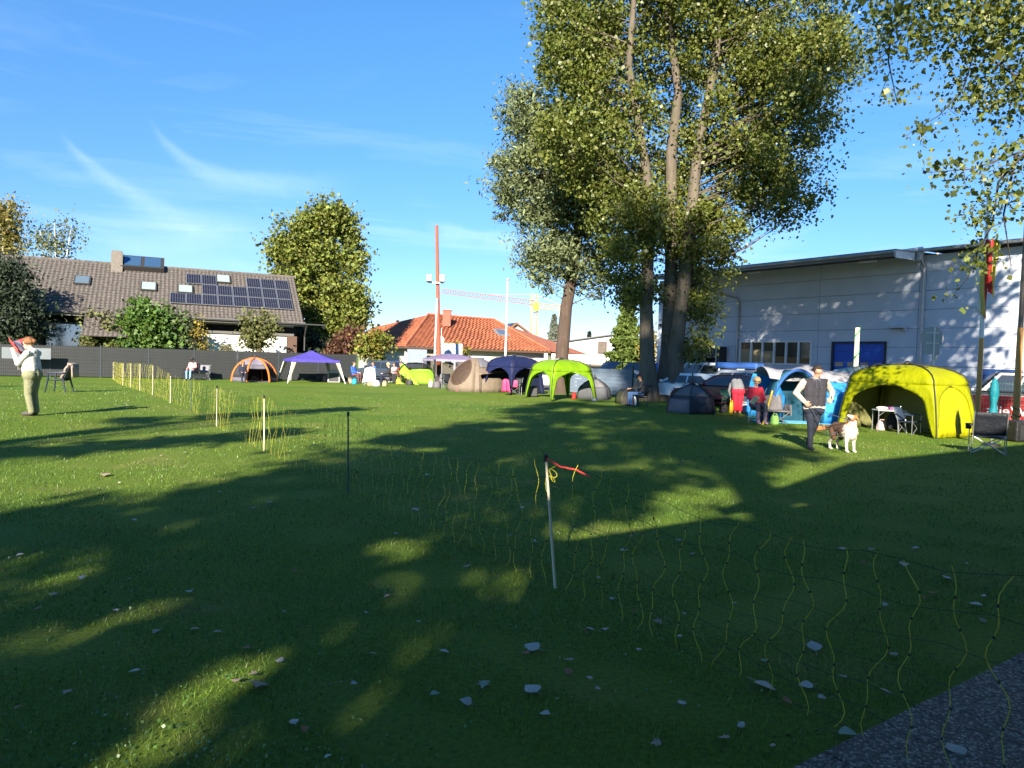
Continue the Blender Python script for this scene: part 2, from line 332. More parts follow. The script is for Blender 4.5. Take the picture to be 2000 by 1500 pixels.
BARK_PINE = M('pine_bark', (.075, .052, .040), .95, .35, 2.5, .9, 12, stretch=(3, 3, .6))
BARK_DARK = M('dark_bark', (.055, .045, .035), .95, .3, 3, .6, 14)
BARK_BIRCH = M('birch_bark', (.60, .57, .52), .9, .3, 3)
rng = np.random.default_rng(11)
def unit(n):
    a = rng.normal(size=(n, 3)); return a/np.linalg.norm(a, axis=1, keepdims=True)
def leaf_mesh(name, P, S, mat, parent, wid=.42, up=.0, droop=0.0):
    "one kite-shaped, slightly folded leaf (or leaf spray) per point"
    n = len(P); a = unit(n)
    if droop: a[:, 2] -= droop; a /= np.linalg.norm(a, axis=1, keepdims=True)
    q = unit(n)
    if up: q[:, 2] += up
    b = np.cross(a, q); b /= (np.linalg.norm(b, axis=1, keepdims=True)+1e-9); c = np.cross(a, b)
    S = S[:, None]; V = np.empty((n, 4, 3), np.float32)
    V[:, 0] = P-a*S*.5; V[:, 1] = P-a*S*.08+b*S*wid+c*S*.10; V[:, 2] = P+a*S*.5; V[:, 3] = P-a*S*.08-b*S*wid+c*S*.10
    me = np_mesh(name, V.reshape(-1, 3), np.arange(n*4).reshape(n, 4), [mat])
    return lk(bpy.data.objects.new(name, me), parent)
def ell_points(c, r, n, shell=.45):
    d = unit(n); rad = rng.random(n)**shell; return np.asarray(c)[None, :] + d*rad[:, None]*np.asarray(r)[None, :]
def clump_tree(root, stems, crowns, clump_r, per, leaf, mat, bark, branch_p=.6, wid=.42, shell=.4, droop=0.0, flat=.75, br=.05, jit=.5, crown_name='crown', gaps=None):
    "stems: list of (points, radii); crowns: list of (centre, radii, clumps). Leaves gather in clumps at the ends of limbs."
    for pts, rad in stems: MB().tube(pts, rad, 10).build('trunk', bark, root, smooth=60)
    sp = np.array([p for pts, _ in stems for a, b in zip(pts[:-1], pts[1:]) for p in [tuple(Vector(a).lerp(Vector(b), k/6)) for k in range(6)]])
    C = np.concatenate([ell_points(c, r, n, shell) for c, r, n in crowns]); mb = MB()
    for p in C:
        if rng.random() > branch_p: continue
        d = np.linalg.norm(sp[:, :2]-p[:2], axis=1); tz = p[2]-.55*d; k = np.argmin(np.abs(sp[:, 2]-tz)+.35*d)
        s = Vector(sp[k]); e = Vector(p); m1 = s.lerp(e, .5)+Vector((rng.normal()*.15, rng.normal()*.15, -.06*(e-s).length)); r0 = br*(.5+.12*(e-s).length)
        mb.tube([s, s.lerp(m1, .5)+Vector((0, 0, .03)), m1, e], [r0, r0*.75, r0*.5, r0*.18], 5, cap=False)
    if mb.v: mb.build('limbs', bark, root, smooth=60)
    n = len(C)*per; own = np.repeat(np.arange(len(C)), per)
    cr = clump_r*(.6+.8*rng.random(len(C)))
    P = C[own] + rng.normal(size=(n, 3))*(cr[own][:, None])*np.array([.5, .5, .5*flat])[None, :]
    if gaps:      # openings in the crown: where the sun falls through on to these stretches of lawn
        o_ = np.array(root.location); Wp = P+o_; G = Wp[:, :2]+Wp[:, 2:3]*np.array([SUN_DIR.x, SUN_DIR.y])/-SUN_DIR.z; keep = np.ones(n, bool)
        for a, b, w_ in gaps:
            d = b-a; s_ = np.clip(((G-a) @ d)/(d @ d+1e-9), 0, 1); dist = np.linalg.norm(G-(a+s_[:, None]*d), axis=1); keep &= dist > w_*(.62+.5*rng.random(n)+.55*np.sin(G[:, 0]*6.1+G[:, 1]*2.3)*np.sin(G[:, 1]*4.7-1.1*G[:, 0]))
        P = P[keep]; n = len(P)
    S = leaf*np.clip(np.exp(rng.normal(size=n)*.34), .4, 1.6)
    leaf_mesh(crown_name, P, S, mat, root, wid=wid, droop=droop)
    return C
def T3(v): return (v.x, v.y, v.z)
def pxe(u, v, ru, rv, Y, n, ry=None):
    c = at(u, v, Y); k = Y/F_PX; return (T3(c), (ru*k, ry if ry else .8*ru*k, rv*k), n)

# --- tall three-stemmed poplar
D = 34.4
pop = thing('poplar_tree', 'tall poplar with three stems, biggest tree beside the parked cars', 'tree', T3(gnd(1290, 784)))
pop_o = Vector(pop.location)
def rel(o, pts): return [Vector(p)-o for p in pts]
st = [([at(1268, 790, D), at(1264, 700, D), at(1262, 600, D), at(1268, 430, D-.3), at(1262, 330, D-.6), at(1228, 130, D-1), at(1238, 0, D-1), at(1230, -160, D-1)], [.55, .37, .31, .26, .21, .16, .12, .06]),
      ([at(1296, 790, D+.5), at(1305, 690, D+.5), at(1311, 520, D+.5), at(1311, 300, D+.4), at(1325, 180, D+.2), at(1300, 0, D), at(1290, -200, D)], [.55, .38, .31, .26, .2, .15, .08]),
      ([at(1322, 788, D), at(1318, 690, D), at(1335, 560, D), at(1352, 400, D), at(1362, 300, D), at(1395, 130, D), at(1413, 0, D), at(1440, -200, D)], [.52, .37, .33, .28, .23, .18, .14, .06])]
cr = [pxe(1290, 60, 250, 170, D+1.2, 190, 4.0), pxe(1430, -20, 240, 190, D+.6, 150, 4.0), pxe(1125, 70, 90, 120, D, 80, 2.6), pxe(1160, 260, 110, 140, D, 120, 2.8),
      pxe(1570, 120, 120, 100, D, 100, 2.4), pxe(1480, 260, 140, 120, D, 120, 3), pxe(1520, 360, 95, 75, D, 56, 2), pxe(1330, 330, 110, 150, D+2, 84, 1.8),
      pxe(1230, 440, 80, 110, D, 76, 2.2), pxe(1378, 470, 66, 85, D+.5, 64, 2), pxe(1240, 570, 45, 50, D+.6, 22, 1.4), pxe(1362, 590, 28, 50, D+.6, 18, 1.0), pxe(1355, 675, 20, 34, D+.3, 9, .7), pxe(1300, -200, 220, 170, D, 130, 4)]
cr = [(T3(Vector(c)-pop_o), r, n) for c, r, n in cr]
clump_tree(pop, [(rel(pop_o, p), r) for p, r in st], cr, .82, 140, .138, LEAF_POP, BARK_POP, .35, wid=.45, br=.04)

# --- pine with a bare lower trunk, left of the poplar
D = 39.5
pin = thing('pine_tree', 'pine with bare dark lower trunk rising behind the lime green shelter', 'tree', T3(gnd(1094, 770)))
po = Vector(pin.location)
st = [([at(1092, 776, D), at(1098, 690, D), at(1106, 600, D), at(1120, 530, D), at(1127, 470, D), at(1133, 380, D), at(1142, 280, D), at(1150, 190, D)], [.52, .38, .34, .30, .26, .2, .14, .05])]
cr = [pxe(1040, 250, 62, 80, D, 52, 2), pxe(1090, 330, 120, 110, D, 100, 2.6), pxe(1035, 370, 80, 90, D, 60, 2), pxe(1115, 470, 95, 75, D, 66, 2.2), pxe(1060, 510, 50, 60, D, 30, 1.4), pxe(1160, 540, 45, 45, D, 14, 1.2), pxe(1020, 190, 20, 40, D, 5, .5), pxe(1180, 330, 60, 120, D, 40, 2)]
cr = [(T3(Vector(c)-po), r, n) for c, r, n in cr]
clump_tree(pin, [(rel(po, p), r) for p, r in st], cr, .85, 110, .25, LEAF_PINE, BARK_PINE, .4, wid=.16, br=.05, flat=.6)

# --- tall poplar just outside the right edge: its boughs hang into the picture
rt_ = thing('poplar_tree', 'big poplar at the right edge whose leafy boughs hang over the flagpoles', 'tree', (13.6, 15.5, 0)); ro = Vector(rt_.location)
st = [([(0, 0, -.1), (.1, 0, 4), (-.1, .2, 9), (.2, 0, 15), (0, 0, 24)], [.6, .5, .42, .3, .06])]
br_px = [([(2090, 20), (1930, 45), (1800, 58), (1690, 62)], 14.0), ([(2060, 200), (1905, 95), (1880, 175), (1835, 225), (1765, 268)], 13.5),
         ([(2080, 270), (1985, 300), (1900, 330), (1800, 338)], 13.5), ([(2010, 290), (1950, 355), (1938, 440), (1905, 500), (1890, 545)], 13.2), ([(1985, 300), (1960, 420), (1975, 520)], 13.2),
         ([(1740, 58), (1735, 120), (1752, 200)], 14), ([(2080, 120), (2000, 150), (1950, 120)], 13)]
mb = MB(); Pl = []
for pts, Y in br_px:
    W = [at(u, v, Y+.25*i) - ro for i, (u, v) in enumerate(pts)]; k = len(W)
    mb.tube(W, [.026*(1-.8*i/(k-1)) for i in range(k)], 6)
    for a, b in zip(W[:-1], W[1:]):
        for q in range(max(2, int((b-a).length*3))):
            c = a.lerp(b, rng.random()); e = c + Vector((rng.normal()*.22, rng.normal()*.25, -abs(rng.normal())*.22)); mb.tube([c, e], [.010, .004], 4)
            for _ in range(17): Pl.append(e + Vector(rng.normal(size=3)*.17))
for (u, v, s_, n_) in [(1970, 60, .75, 1900), (1990, 180, .5, 1000), (1870, 25, .55, 900), (1760, 20, .45, 620), (1990, 20, .7, 1000), (1720, 80, .22, 70), (1800, 80, .3, 90), (1740, 110, .3, 50), (1752, 185, .16, 36), (1990, 300, .4, 240), (1965, 400, .28, 130), (1900, 425, .22, 80), (1850, 335, .28, 110), (1945, 330, .3, 120), (1905, 520, .16, 60), (1800, 250, .16, 40), (1890, 180, .2, 50)]:
    c = at(u, v, 13.5) - ro
    for _ in range(n_): Pl.append(c + Vector((rng.normal()*s_, rng.normal()*s_, rng.normal()*s_*.6)))
mb.build('limbs', BARK_DARK, rt_, smooth=60)
Pl = np.array([T3(p) for p in Pl]); leaf_mesh('hanging_leaves', Pl, .086*np.exp(rng.normal(size=len(Pl))*.3), LEAF_POP, rt_, wid=.45, droop=.5)
clump_tree(rt_, st, [((-1, 2, 18), (5.6, 5.0, 5.5), 150), ((1, -1, 16), (5, 4, 5.0), 120), ((4.5, 2, 15.5), (4.5, 4, 5), 100)], 1.2, 50, .30, LEAF_POP, BARK_POP, .6, br=.05)

# --- trees behind the viewer: they throw the broken shade over the lawn
def gseg(u0, v0, u1, v1, w_): a, b = gnd(u0, v0), gnd(u1, v1); return np.array([a.x, a.y]), np.array([b.x, b.y]), w_
GAPS = [gseg(180, 1435, 280, 1370, .10), gseg(235, 1490, 485, 1290, .21), gseg(20, 1275, 380, 1170, .22), gseg(60, 1175, 165, 1125, .12), gseg(560, 1130, 715, 1035, .24), gseg(760, 1095, 840, 1050, .26),
        gseg(1110, 1050, 1250, 1025, .25), gseg(1230, 1035, 1400, 1000, .30), gseg(1300, 985, 1400, 965, .3), gseg(1430, 980, 1640, 915, .95), gseg(1170, 915, 1230, 912, .3), gseg(1460, 850, 1760, 885, 1.35), gseg(1430, 800, 1600, 835, 1.2), gseg(700, 830, 900, 815, .5), gseg(860, 800, 1010, 825, .35), gseg(660, 870, 860, 880, .3), gseg(960, 840, 1020, 838, .3)]
def shade_tree(label, base, h, crowns, leaf=.24, per=120, cl=.80):
    t = thing('poplar_tree', label, 'tree', (*base, 0))
    top = h
    clump_tree(t, [([(0, 0, -.1), (.1, .1, h*.3), (-.1, 0, h*.6), (0, 0, h*.97)], [.5, .42, .28, .06])], crowns, cl, per, leaf, LEAF_POP, BARK_POP, 1.0 if len(crowns) != 3 and per < 100 else .4, br=.04, shell=.36, gaps=GAPS)
shade_tree('tall poplar behind the clubhouse annex, left end of the row', (-5.6, -13), 23, [((-1.6, 0, 8.8), (2.8, 2.0, 2.8), 44), ((1.0, 0, 8.6), (2.4, 2.0, 2.6), 40), ((-.1, 0, 12.5), (2.9, 2.2, 3.4), 54), ((0, 0, 18), (2.7, 2.4, 4.8), 60)])
shade_tree('tall poplar behind the clubhouse roof, middle of the row', (-1.6, -15), 33, [((-1.4, 0, 28.5), (3.3, 2.4, 4.2), 70), ((-.6, 0, 14.6), (2.7, 2.2, 4.2), 56), ((.3, 0, 19), (3.0, 2.2, 3.6), 48), ((.2, 0, 23.2), (3.2, 2.4, 5.2), 84)])
shade_tree('tall poplar behind the clubhouse, right end of the row', (9.8, -13), 24, [((0, 0, 13), (2.6, 2.2, 4.5), 32), ((0, 0, 18.5), (2.6, 2.4, 5.0), 34)])
shade_tree('small bushy tree left of the clubhouse annex', (-12.6, -6.5), 12.5, [((.6+.75*k, -.6+1.05*k, 9), (.35, .7, .25), 5) for k in range(5)] + [((-.6+.8*k, 1.0+1.6*k, 11), (.3, .8, .2), 4) for k in range(5)], leaf=.2, per=60, cl=.5)
shade_tree('tree outside the picture on the left of the lawn', (-25, 6), 11.5, [((0, 0, 9.6), (2.8, 1.6, .6), 16)], leaf=.2, per=70, cl=.6)
# ================================================================== WAREHOUSE on the right
WALLM = M('cladding', (.54, .58, .66), .55, .07, .9); JOINT = M('cladding_joint', (.16, .17, .19), .7)
FASC = M('grey_fascia', (.20, .205, .21), .45, .08, 3, metal=.3); SOFF = M('soffit', (.30, .30, .31), .7); PIPE = M('zinc_pipe', (.36, .37, .38), .4, .1, 4, metal=.5)
BLUE = M('blue_door', (.012, .085, .46), .4, .08, 2); DARK = M('dark_grey_metal', (.03, .032, .036), .6); WHT = M('white_paint', (.72, .72, .71), .5, .05, 3)
wh = thing('warehouse', 'large pale grey metal-clad warehouse with overhanging roof and blue door', 'building', (22.5, 40, 0), math.atan2(-.811, .585))
WS0, WS1, WTOP = -19.6, 16.0, 8.35
openings = [(-11.85, -6.35, 2.0, 3.58, 'window'), (-5.05, -1.68, .35, 3.52, 'door'), (-16.3, -12.95, .0, 3.15, 'dock'), (3.3, 5.2, .0, 2.05, 'sdoor')]
MB().box(((WS0+WS1)/2, 13, 4.15), (WS1-WS0, 25, 8.28)).build('core_wall', JOINT, wh)
def minus(rects, o):
    out = []
    for (a, b, c, d) in rects:
        x0, x1, z0, z1 = max(a, o[0]), min(b, o[1]), max(c, o[2]), min(d, o[3])
        if x0 >= x1 or z0 >= z1: out.append((a, b, c, d)); continue
        if a < x0: out.append((a, x0, c, d))
        if x1 < b: out.append((x1, b, c, d))
        if c < z0: out.append((x0, x1, c, z0))
        if z1 < d: out.append((x0, x1, z1, d))
    return out
bays = [WS0, -12.2, -6.0, .0, 6.2, 11.5, WS1]; rows = [0, 1.06, 2.12, 3.18, 4.24, 5.3, 6.36, 7.42, WTOP]
for i in range(len(bays)-1):
    for j in range(len(rows)-1):
        rs = [(bays[i]+.012, bays[i+1]-.012, rows[j]+.012, rows[j+1]-.012)]
        for o in openings: rs = minus(rs, o)
        for a, b, c, d in rs: MB().box(((a+b)/2, .46, (c+d)/2), (b-a, .10, d-c)).build('cladding_panel', WALLM, wh)
# window band: frame, six panes
GL = glass_m('warehouse_glass', (.05, .045, .04)); CARD = M('stacked_cardboard', (.35, .27, .16), .9, .15, 3)
fr = MB(); a, b, c, d, _ = openings[0]
fr.box(((a+b)/2, .395, c+.05), (b-a, .14, .1)); fr.box(((a+b)/2, .395, d-.05), (b-a, .14, .1))
for k in range(7):
    xk = lerp(a+.06, b-.06, k/6); fr.box((xk, .392, (c+d)/2), (.12, .14, d-c-.2))
fr.build('window_frame', WHT, wh)
for k in range(6):
    x0 = lerp(a+.06, b-.06, k/6)+.06; x1 = lerp(a+.06, b-.06, (k+1)/6)-.06
    p = MB().box(((x0+x1)/2, .47, (c+d)/2), (x1-x0, .03, d-c-.2)).build('pane', GL, wh)
    hh = [.95, .9, .8, .45, .4, .35][k]
    MB().box(((x0+x1)/2, .446, c+.1+hh/2), (x1-x0-.01, .012, hh)).build('blind', CARD if k < 3 else M('wood_goods', (.22, .12, .05), .8, .3, 2), p)
# blue sectional door
dr = MB(); a, b, c, d, _ = openings[1]; n = 6
fr = MB(); fr.box((a+.06, .42, (c+d)/2), (.12, .16, d-c)); fr.box((b-.06, .42, (c+d)/2), (.12, .16, d-c)); fr.box(((a+b)/2, .42, d-.05), (b-a-.24, .16, .1)); fr.build('door_frame', DARK, wh)
dleaf = None
for k in range(n):
    z0 = lerp(c, d-.1, k/n); z1 = lerp(c, d-.1, (k+1)/n)
    s_ = MB().box(((a+b)/2, .47, (z0+z1)/2), (b-a-.24, .05, z1-z0-.02)).build('door_section', BLUE, wh)
    if k == 3:
        for q in range(4): MB().box((lerp(a+.5, b-.5, q/3), .44, (z0+z1)/2-.02), (.52, .03, .26)).build('door_light', glass_m('door_glass', (.10, .12, .14)), s_)
# loading dock
a, b, c, d, _ = openings[2]
mb = MB(); mb.box((a+.1, .1, 1.58), (.2, .9, 3.15)); mb.box((b-.1, .1, 1.58), (.2, .9, 3.15)); mb.box(((a+b)/2, .1, 2.75), (b-a-.4, .9, .8)); mb.build('dock_shelter', DARK, wh)
MB().box(((a+b)/2, -.37, 3.17), (b-a-.2, .06, .06)).box((b-.30, -.37, 1.9), (.06, .06, 2.5)).build('dock_rail', M('pale_rail', (.55, .55, .52), .6), wh)
MB().box(((a+b)/2, .5, 1.2), (b-a-.4, .05, 2.3)).build('dock_door', M('dock_black', (.008, .008, .009), .7), wh)
a, b, c, d, _ = openings[3]
MB().box(((a+b)/2, .46, d/2), (b-a, .08, d)).build('side_door', M('deep_blue_door', (.02, .06, .20), .5), wh)
# roof
mb = MB()
mb.slab([(WS0, -2.6, 8.15), (0, -2.6, 8.15), (0, .6, 8.75), (WS0, .6, 8.75)], .10, SOFF); mb.build('overhang_soffit', SOFF, wh)
MB().box(((WS0)/2, -2.66, 8.16), (-WS0, .12, .34)).build('fascia', FASC, wh)
MB().slab([(WS0-.2, -2.7, 8.36), (.12, -2.7, 8.36), (.12, 25, 9.8), (WS0-.2, 25, 9.8)], .06).build('roof_sheet', FASC, wh)
MB().slab([(.0, -2.58, 8.30), (.0, .5, 8.86), (.0, .5, 8.0), (.0, -2.58, 7.92)], -.06, direction=(1, 0, 0)).build('overhang_end', M('pale_trim', (.50, .51, .52), .5), wh)
MB().slab([(.16, -.25, 8.62), (WS1, -.25, 8.62), (WS1, 25, 9.9), (.16, 25, 9.9)], .08).build('roof_sheet', FASC, wh)
mb = MB(); mb.tube([(.2, -.33, 8.52), (WS1, -.33, 8.52)], .11, 8); mb.build('gutter', PIPE, wh)
mb = MB(); mb.tube([(WS0, -2.78, 8.20), (.1, -2.78, 8.20)], .09, 8); mb.build('gutter', PIPE, wh)
mb = MB(); mb.box((.3, -.34, 8.2), (.26, .26, .45)); mb.tube([(.3, -.33, 8.1), (.3, .25, 7.6), (.3, .25, .1)], .085, 8); mb.build('downpipe', PIPE, wh, smooth=40)
mb = MB(); mb.tube([(-14.4, -2.2, 7.9), (-14.2, -1.5, 7.4), (-12.1, .25, 6.55), (-12.0, .25, 6.0), (-12.0, .25, .1)], .075, 8); mb.build('downpipe', PIPE, wh, smooth=40)
mb = MB(); mb.box((-1.0, .1, 4.32), (.9, .6, .10)); mb.box((-.62, .3, 4.2), (.1, .25, .2)); mb.build('wall_lamp', M('pale_trim', (.5, .5, .5)), wh)
mb = MB(); mb.box((-.7, .35, 2.55), (.14, .14, .14)); mb.tube([(-.7, .3, 2.55), (-.8, .15, 2.5)], .04, 6); mb.build('camera_housing', WHT, wh)
for sx in (-2.0, -9.5): MB().box((sx, -1.6, 7.98), (1.0, .2, .08)).build('strip_light', WHT, wh)
MB().lathe([(.12, 0), (.12, .6), (.2, .62), (.2, .7)], (-1.6, 6, 8.75), 10).build('roof_vent', PIPE, wh)

# ================================================================== LEFT HOUSE with tiled roof and solar panels
TILE = M('brown_concrete_tile', (.105, .092, .082), .8, .5, 5.5, .2, 40)
HX = math.atan2(.43, .903)
hs = thing('tiled_house', 'long low house with brown tiled roof, solar panels and black frames', 'house', (-16, 54, 0), HX)
HM = Matrix.Translation((-16, 54, 0)) @ Matrix.Rotation(HX, 4, 'Z'); HI = HM.inverted()
EZ, RZ, RY = 4.28, 8.0, 5.1; SL = math.hypot(RY, RZ-EZ); sdir = Vector((0, RY, RZ-EZ))/SL; snor = Vector((0, -(RZ-EZ), RY))/SL
def rp(x, d, h=0): return Vector((x, 0, EZ)) + sdir*d + snor*h
def rhit(u, v):
    n = HM.to_3x3() @ snor; p = HI @ hit(u, v, HM @ Vector((0, 0, EZ)), n); return p.x, (p-Vector((0, 0, EZ))).dot(sdir)
def tiles(x0, x1, d0, d1, name='roof'):
    mb = MB(); nr = max(1, round((d1-d0)/.34)); tw = .28; nt_ = int((x1-x0)/tw)
    for r in range(nr):
        a = lerp(d0, d1, r/nr); b = lerp(d0, d1, (r+1)/nr)+.03; vs = []
        for row, d, hh in ((0, a, .055), (1, b, .012), (2, a, .0)):
            for i in range(nt_*4+1):
                x = x0 + i*tw/4; wv = .028*math.cos(i*math.pi/2 + (0 if row < 2 else 0)); vs.append(rp(x, d, hh+wv if row < 2 else hh-.02))
        w_ = nt_*4+1
        mb.add(vs, [(i, i+1, w_+i+1, w_+i) for i in range(w_-1)] + [(2*w_+i, 2*w_+i+1, i+1, i) for i in range(w_-1)])
    return mb.build(name, TILE, hs)
tiles(-30, 0.1, -.45, SL+.05); tiles(-14.2, -9.0, -3.0, -.46)
DKW = M('black_timber', (.018, .017, .017), .55); WHW = M('white_render', (.78, .77, .74), .85, .05, 2, .1, 50)
mb = MB(); mb.slab([rp(-30, -.4, -.06), rp(.05, -.4, -.06), rp(.05, SL, -.06), rp(-30, SL, -.06)], .12); mb.slab([Vector((-30, RY+.02, RZ-.03)), Vector((.05, RY+.02, RZ-.03)), Vector((.05, 10.3, EZ)), Vector((-30, 10.3, EZ))], .12); mb.build('roof_deck', M('roof_boards', (.08, .065, .05), .9), hs)
mb = MB(); mb.tube([(-30, RY, RZ+.03), (.1, RY, RZ+.03)], .12, 8); mb.build('ridge_cap', TILE, hs)
for x_, w_ in ((-19.7, 11), (-4.4, 9)): MB().box((x_, -.36, EZ-.28), (w_, .06, .3)).build('fascia_board', M('grey_board', (.12, .115, .11), .7), hs)
for nm, pts in (('gutter', [(-25, -.5, EZ-.24), (-14.3, -.5, EZ-.24)]), ('gutter', [(-8.9, -.5, EZ-.24), (1.6, -.5, EZ-.3)]), ('downpipe', [(.2, -.5, EZ-.3), (.2, .4, EZ-1.2), (.2, .4, 2)])):
    MB().tube(pts, .06, 6).build(nm, M('dark_gutter', (.05, .05, .05), .5), hs)
# walls: white render below, dark band above, recessed under the eave
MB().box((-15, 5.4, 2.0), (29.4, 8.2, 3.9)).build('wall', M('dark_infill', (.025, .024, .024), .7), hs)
MB().box((-4.75, 1.1, 4.02), (8.4, .3, .5)).build('lintel_wall', WHW, hs)
MB().box((-4.6, .6, 1.55), (7.6, .2, 3.06)).build('parapet_wall', WHW, hs)
MB().box((-4.6, .55, 3.17), (8.0, .4, .18)).build('balcony_sill', M('grey_board', (.12, .115, .11)), hs)
for x in (-3.1, -.75): MB().box((x, .42, 1.55), (.22 if x < -2 else .75, .14, 3.04)).build('post', M('brown_post', (.10, .06, .045) if x < -2 else (.20, .17, .15), .8), hs)
# left glass front: black posts and tall sky-reflecting panes
SKYGL = M('mirror_glass', (.30, .36, .46), .06, .05, 1, metal=.75)
for k in range(5):
    x = -24.6 + k*2.62
    MB().box((x, .18, 2.1), (.2, .2, 4.1)).build('post', DKW, hs)
    if k < 4:
        f = MB().box((x+1.31, .8, 1.7), (2.3, .12, 3.2)).build('window', SKYGL, hs)
        MB().box((x+1.31, .72, 3.38), (2.4, .14, .16)).build('rail', DKW, f)
# chimney, skylights, dormer, panels
x, d = rhit(228, 530); mb = MB(); p = rp(x, d); mb.box((p.x, p.y+.2, p.z+.45), (.75, .6, 1.9)); mb.box((p.x, p.y+.2, p.z+1.45), (.62, .5, .16)); mb.build('chimney', M('grey_brick', (.17, .15, .13), .9, .25, 9, .3, 30), hs)
rotS = Matrix((Vector((1, 0, 0)), sdir, snor)).transposed()
for (u0, u1, v0, v1, lt) in [(147, 175, 543, 557, 0), (277, 304, 555, 569, 1), (349, 375, 561, 574, 1), (424, 448, 541, 554, 1)]:
    x0, d1 = rhit((u0+u1)/2, v0); x1, d0 = rhit((u0+u1)/2, v1); xa, _ = rhit(u0, (v0+v1)/2); xb, _ = rhit(u1, (v0+v1)/2); wd = xb-xa; ln = (d1-d0); c = rp((xa+xb)/2, (d0+d1)/2, .08)
    f = MB().box(c, (wd+.16, ln+.16, .16), rot=rotS).build('skylight', M('skylight_frame', (.035, .032, .03), .5), hs)
    MB().box(rp((xa+xb)/2, (d0+d1)/2, .175), (wd-.02, ln-.02, .03), rot=rotS).build('pane', M('skylight_blind', (.26, .33, .31), .12, .05, 2, spec=.8) if lt else M('skylight_glass', (.22, .30, .36), .05, .05, 1, metal=.6), f)
xa, d1 = rhit(241, 508); xb, _ = rhit(318, 518); _, d0 = rhit(280, 531)
dm = MB(); dm.box(rp((xa+xb)/2, (d0+d1)/2, .22), (xb-xa+.2, d1-d0+.1, .42), rot=rotS); dm = dm.build('dormer_frame', M('skylight_frame', (.035, .032, .03)), hs)
for k in range(2):
    a_ = lerp(xa, xb, k/2)+.12; b_ = lerp(xa, xb, (k+1)/2)-.12
    q = MB().box(rp((a_+b_)/2, (d0+d1)/2, .44), (b_-a_, d1-d0-.16, .03), rot=rotS).build('pane', M('dormer_glass', (.10, .22, .38), .04, .05, 1, metal=.7), dm)
SOL = M('solar_cell', (.014, .014, .024), .3, .2, 2, spec=.4, coat=.1); ALU = M('aluminium', (.55, .56, .58), .35, .05, 3, metal=.8)
xr3a, dB = rhit(331, 592); xr3b, _ = rhit(574, 612); PW = (xr3b-xr3a)/8
_, d30 = rhit(452, 602); _, d31 = rhit(452, 582); PH = .98*(d31-d30)
d3 = d30
def panel_mesh():
    mb = MB(); mb.box((0, 0, 0), (PW-.04, PH-.04, .04), ALU)
    for i in range(6):
        for j in range(2):
            mb.box((lerp(-PW/2+.05, PW/2-.05, (i+.5)/6), lerp(-PH/2+.05, PH/2-.05, (j+.5)/2), .018), ((PW-.1)/6-.02, (PH-.1)/2-.02, .02), SOL)
    return mb.mesh('solar_panel')
pm = panel_mesh()
def panel(x, d): o = lk(bpy.data.objects.new('solar_panel', pm), hs); o.matrix_local = Matrix.Translation(rp(x, d, .17)) @ rotS.to_4x4()
for k in range(8): panel(xr3a+PW*(k+.5), d3+PH*.5)
for k in range(6): panel(xr3a+PW*(k+2.5), d3+PH*1.52)
for k in (1, 2, 5, 6, 7): panel(xr3a+PW*(k+.5), d3+PH*2.54)

# ================================================================== ORANGE-ROOFED HOUSE (middle distance)
OTILE = M('orange_tile', (.36, .118, .058), .85, .38, 1.1, .2, 20)
oh = thing('hip_roof_house', 'white bungalow under a wide orange tiled hip roof', 'house', (0, 70, 0)); oo = Vector(oh.location)
C0, C1, C2 = at(791, 677, 66), at(1075, 691, 73), at(690, 675, 92); C1.z = C2.z = C0.z
R0, R1, R2 = at(836, 616, 74), at(966, 627, 80), at(727, 641, 98); R1.z = R0.z
def tile_face(a, b, c, d, mb, rows, tw=.45):
    "tiled roof slope: a-b eave, d-c ridge"
    a, b, c, d = [Vector(p) for p in (a, b, c, d)]; n = (b-a).cross(d-a).normalized(); n = n if n.z > 0 else -n
    for r in range(rows):
        t0, t1 = r/rows, (r+1)/rows+.004; e0, e1 = a.lerp(d, t0), b.lerp(c, t0); f0, f1 = a.lerp(d, t1), b.lerp(c, t1); k = max(4, int((e1-e0).length/tw)*2)
        vs = [e0.lerp(e1, i/k)+n*(.09+.045*(-1)**i) for i in range(k+1)] + [f0.lerp(f1, i/k)+n*(.03+.045*(-1)**i) for i in range(k+1)]
        mb.add([v-oo for v in vs], [(i, i+1, k+2+i, k+1+i) for i in range(k)])
mb = MB(); mb.add([p-oo for p in (C0, C1, R1, R0)], [(0, 1, 2, 3)]); mb.add([p-oo for p in (C2, C0, R0, R2)], [(0, 1, 2), (0, 2, 3)]); tile_face(C0, C1, R1, R0, mb, 26); tile_face(C2, C0, R0, R2, mb, 20); roof = mb.build('roof', OTILE, oh)
mb = MB(); mb.tube([R0-oo+Vector((0, 0, .1)), R1-oo+Vector((0, 0, .1))], .16, 6); mb.tube([C0-oo+Vector((0, 0, .1)), R0-oo+Vector((0, 0, .1))], .15, 6); mb.tube([C1-oo+Vector((0, 0, .1)), R1-oo+Vector((0, 0, .1))], .15, 6); mb.build('ridge_tiles', OTILE, oh, smooth=60)
mb = MB(); bk = Vector((6, 18, 0)); mb.add([p-oo for p in (R0, R1, C1+bk, C0+bk)], [(0, 1, 2, 3)]); mb.add([p-oo for p in (R1, C1, C1+bk)], [(0, 1, 2)]); mb.build('rear_roof', OTILE, oh)
c = at(873, 622, 73)-oo; mb = MB(); mb.box(c, (.8, .6, 1.6)); mb.box(c+Vector((0, 0, .83)), (.92, .72, .1)); mb.build('chimney', M('red_brick', (.30, .10, .07), .9, .3, 6), oh)
sk = at(979, 652, 75.3)-oo; nF = (C1-C0).cross(R0-C0).normalized(); xF = (C1-C0).normalized(); yF = nF.cross(xF); RF = Matrix((xF, yF, nF)).transposed()
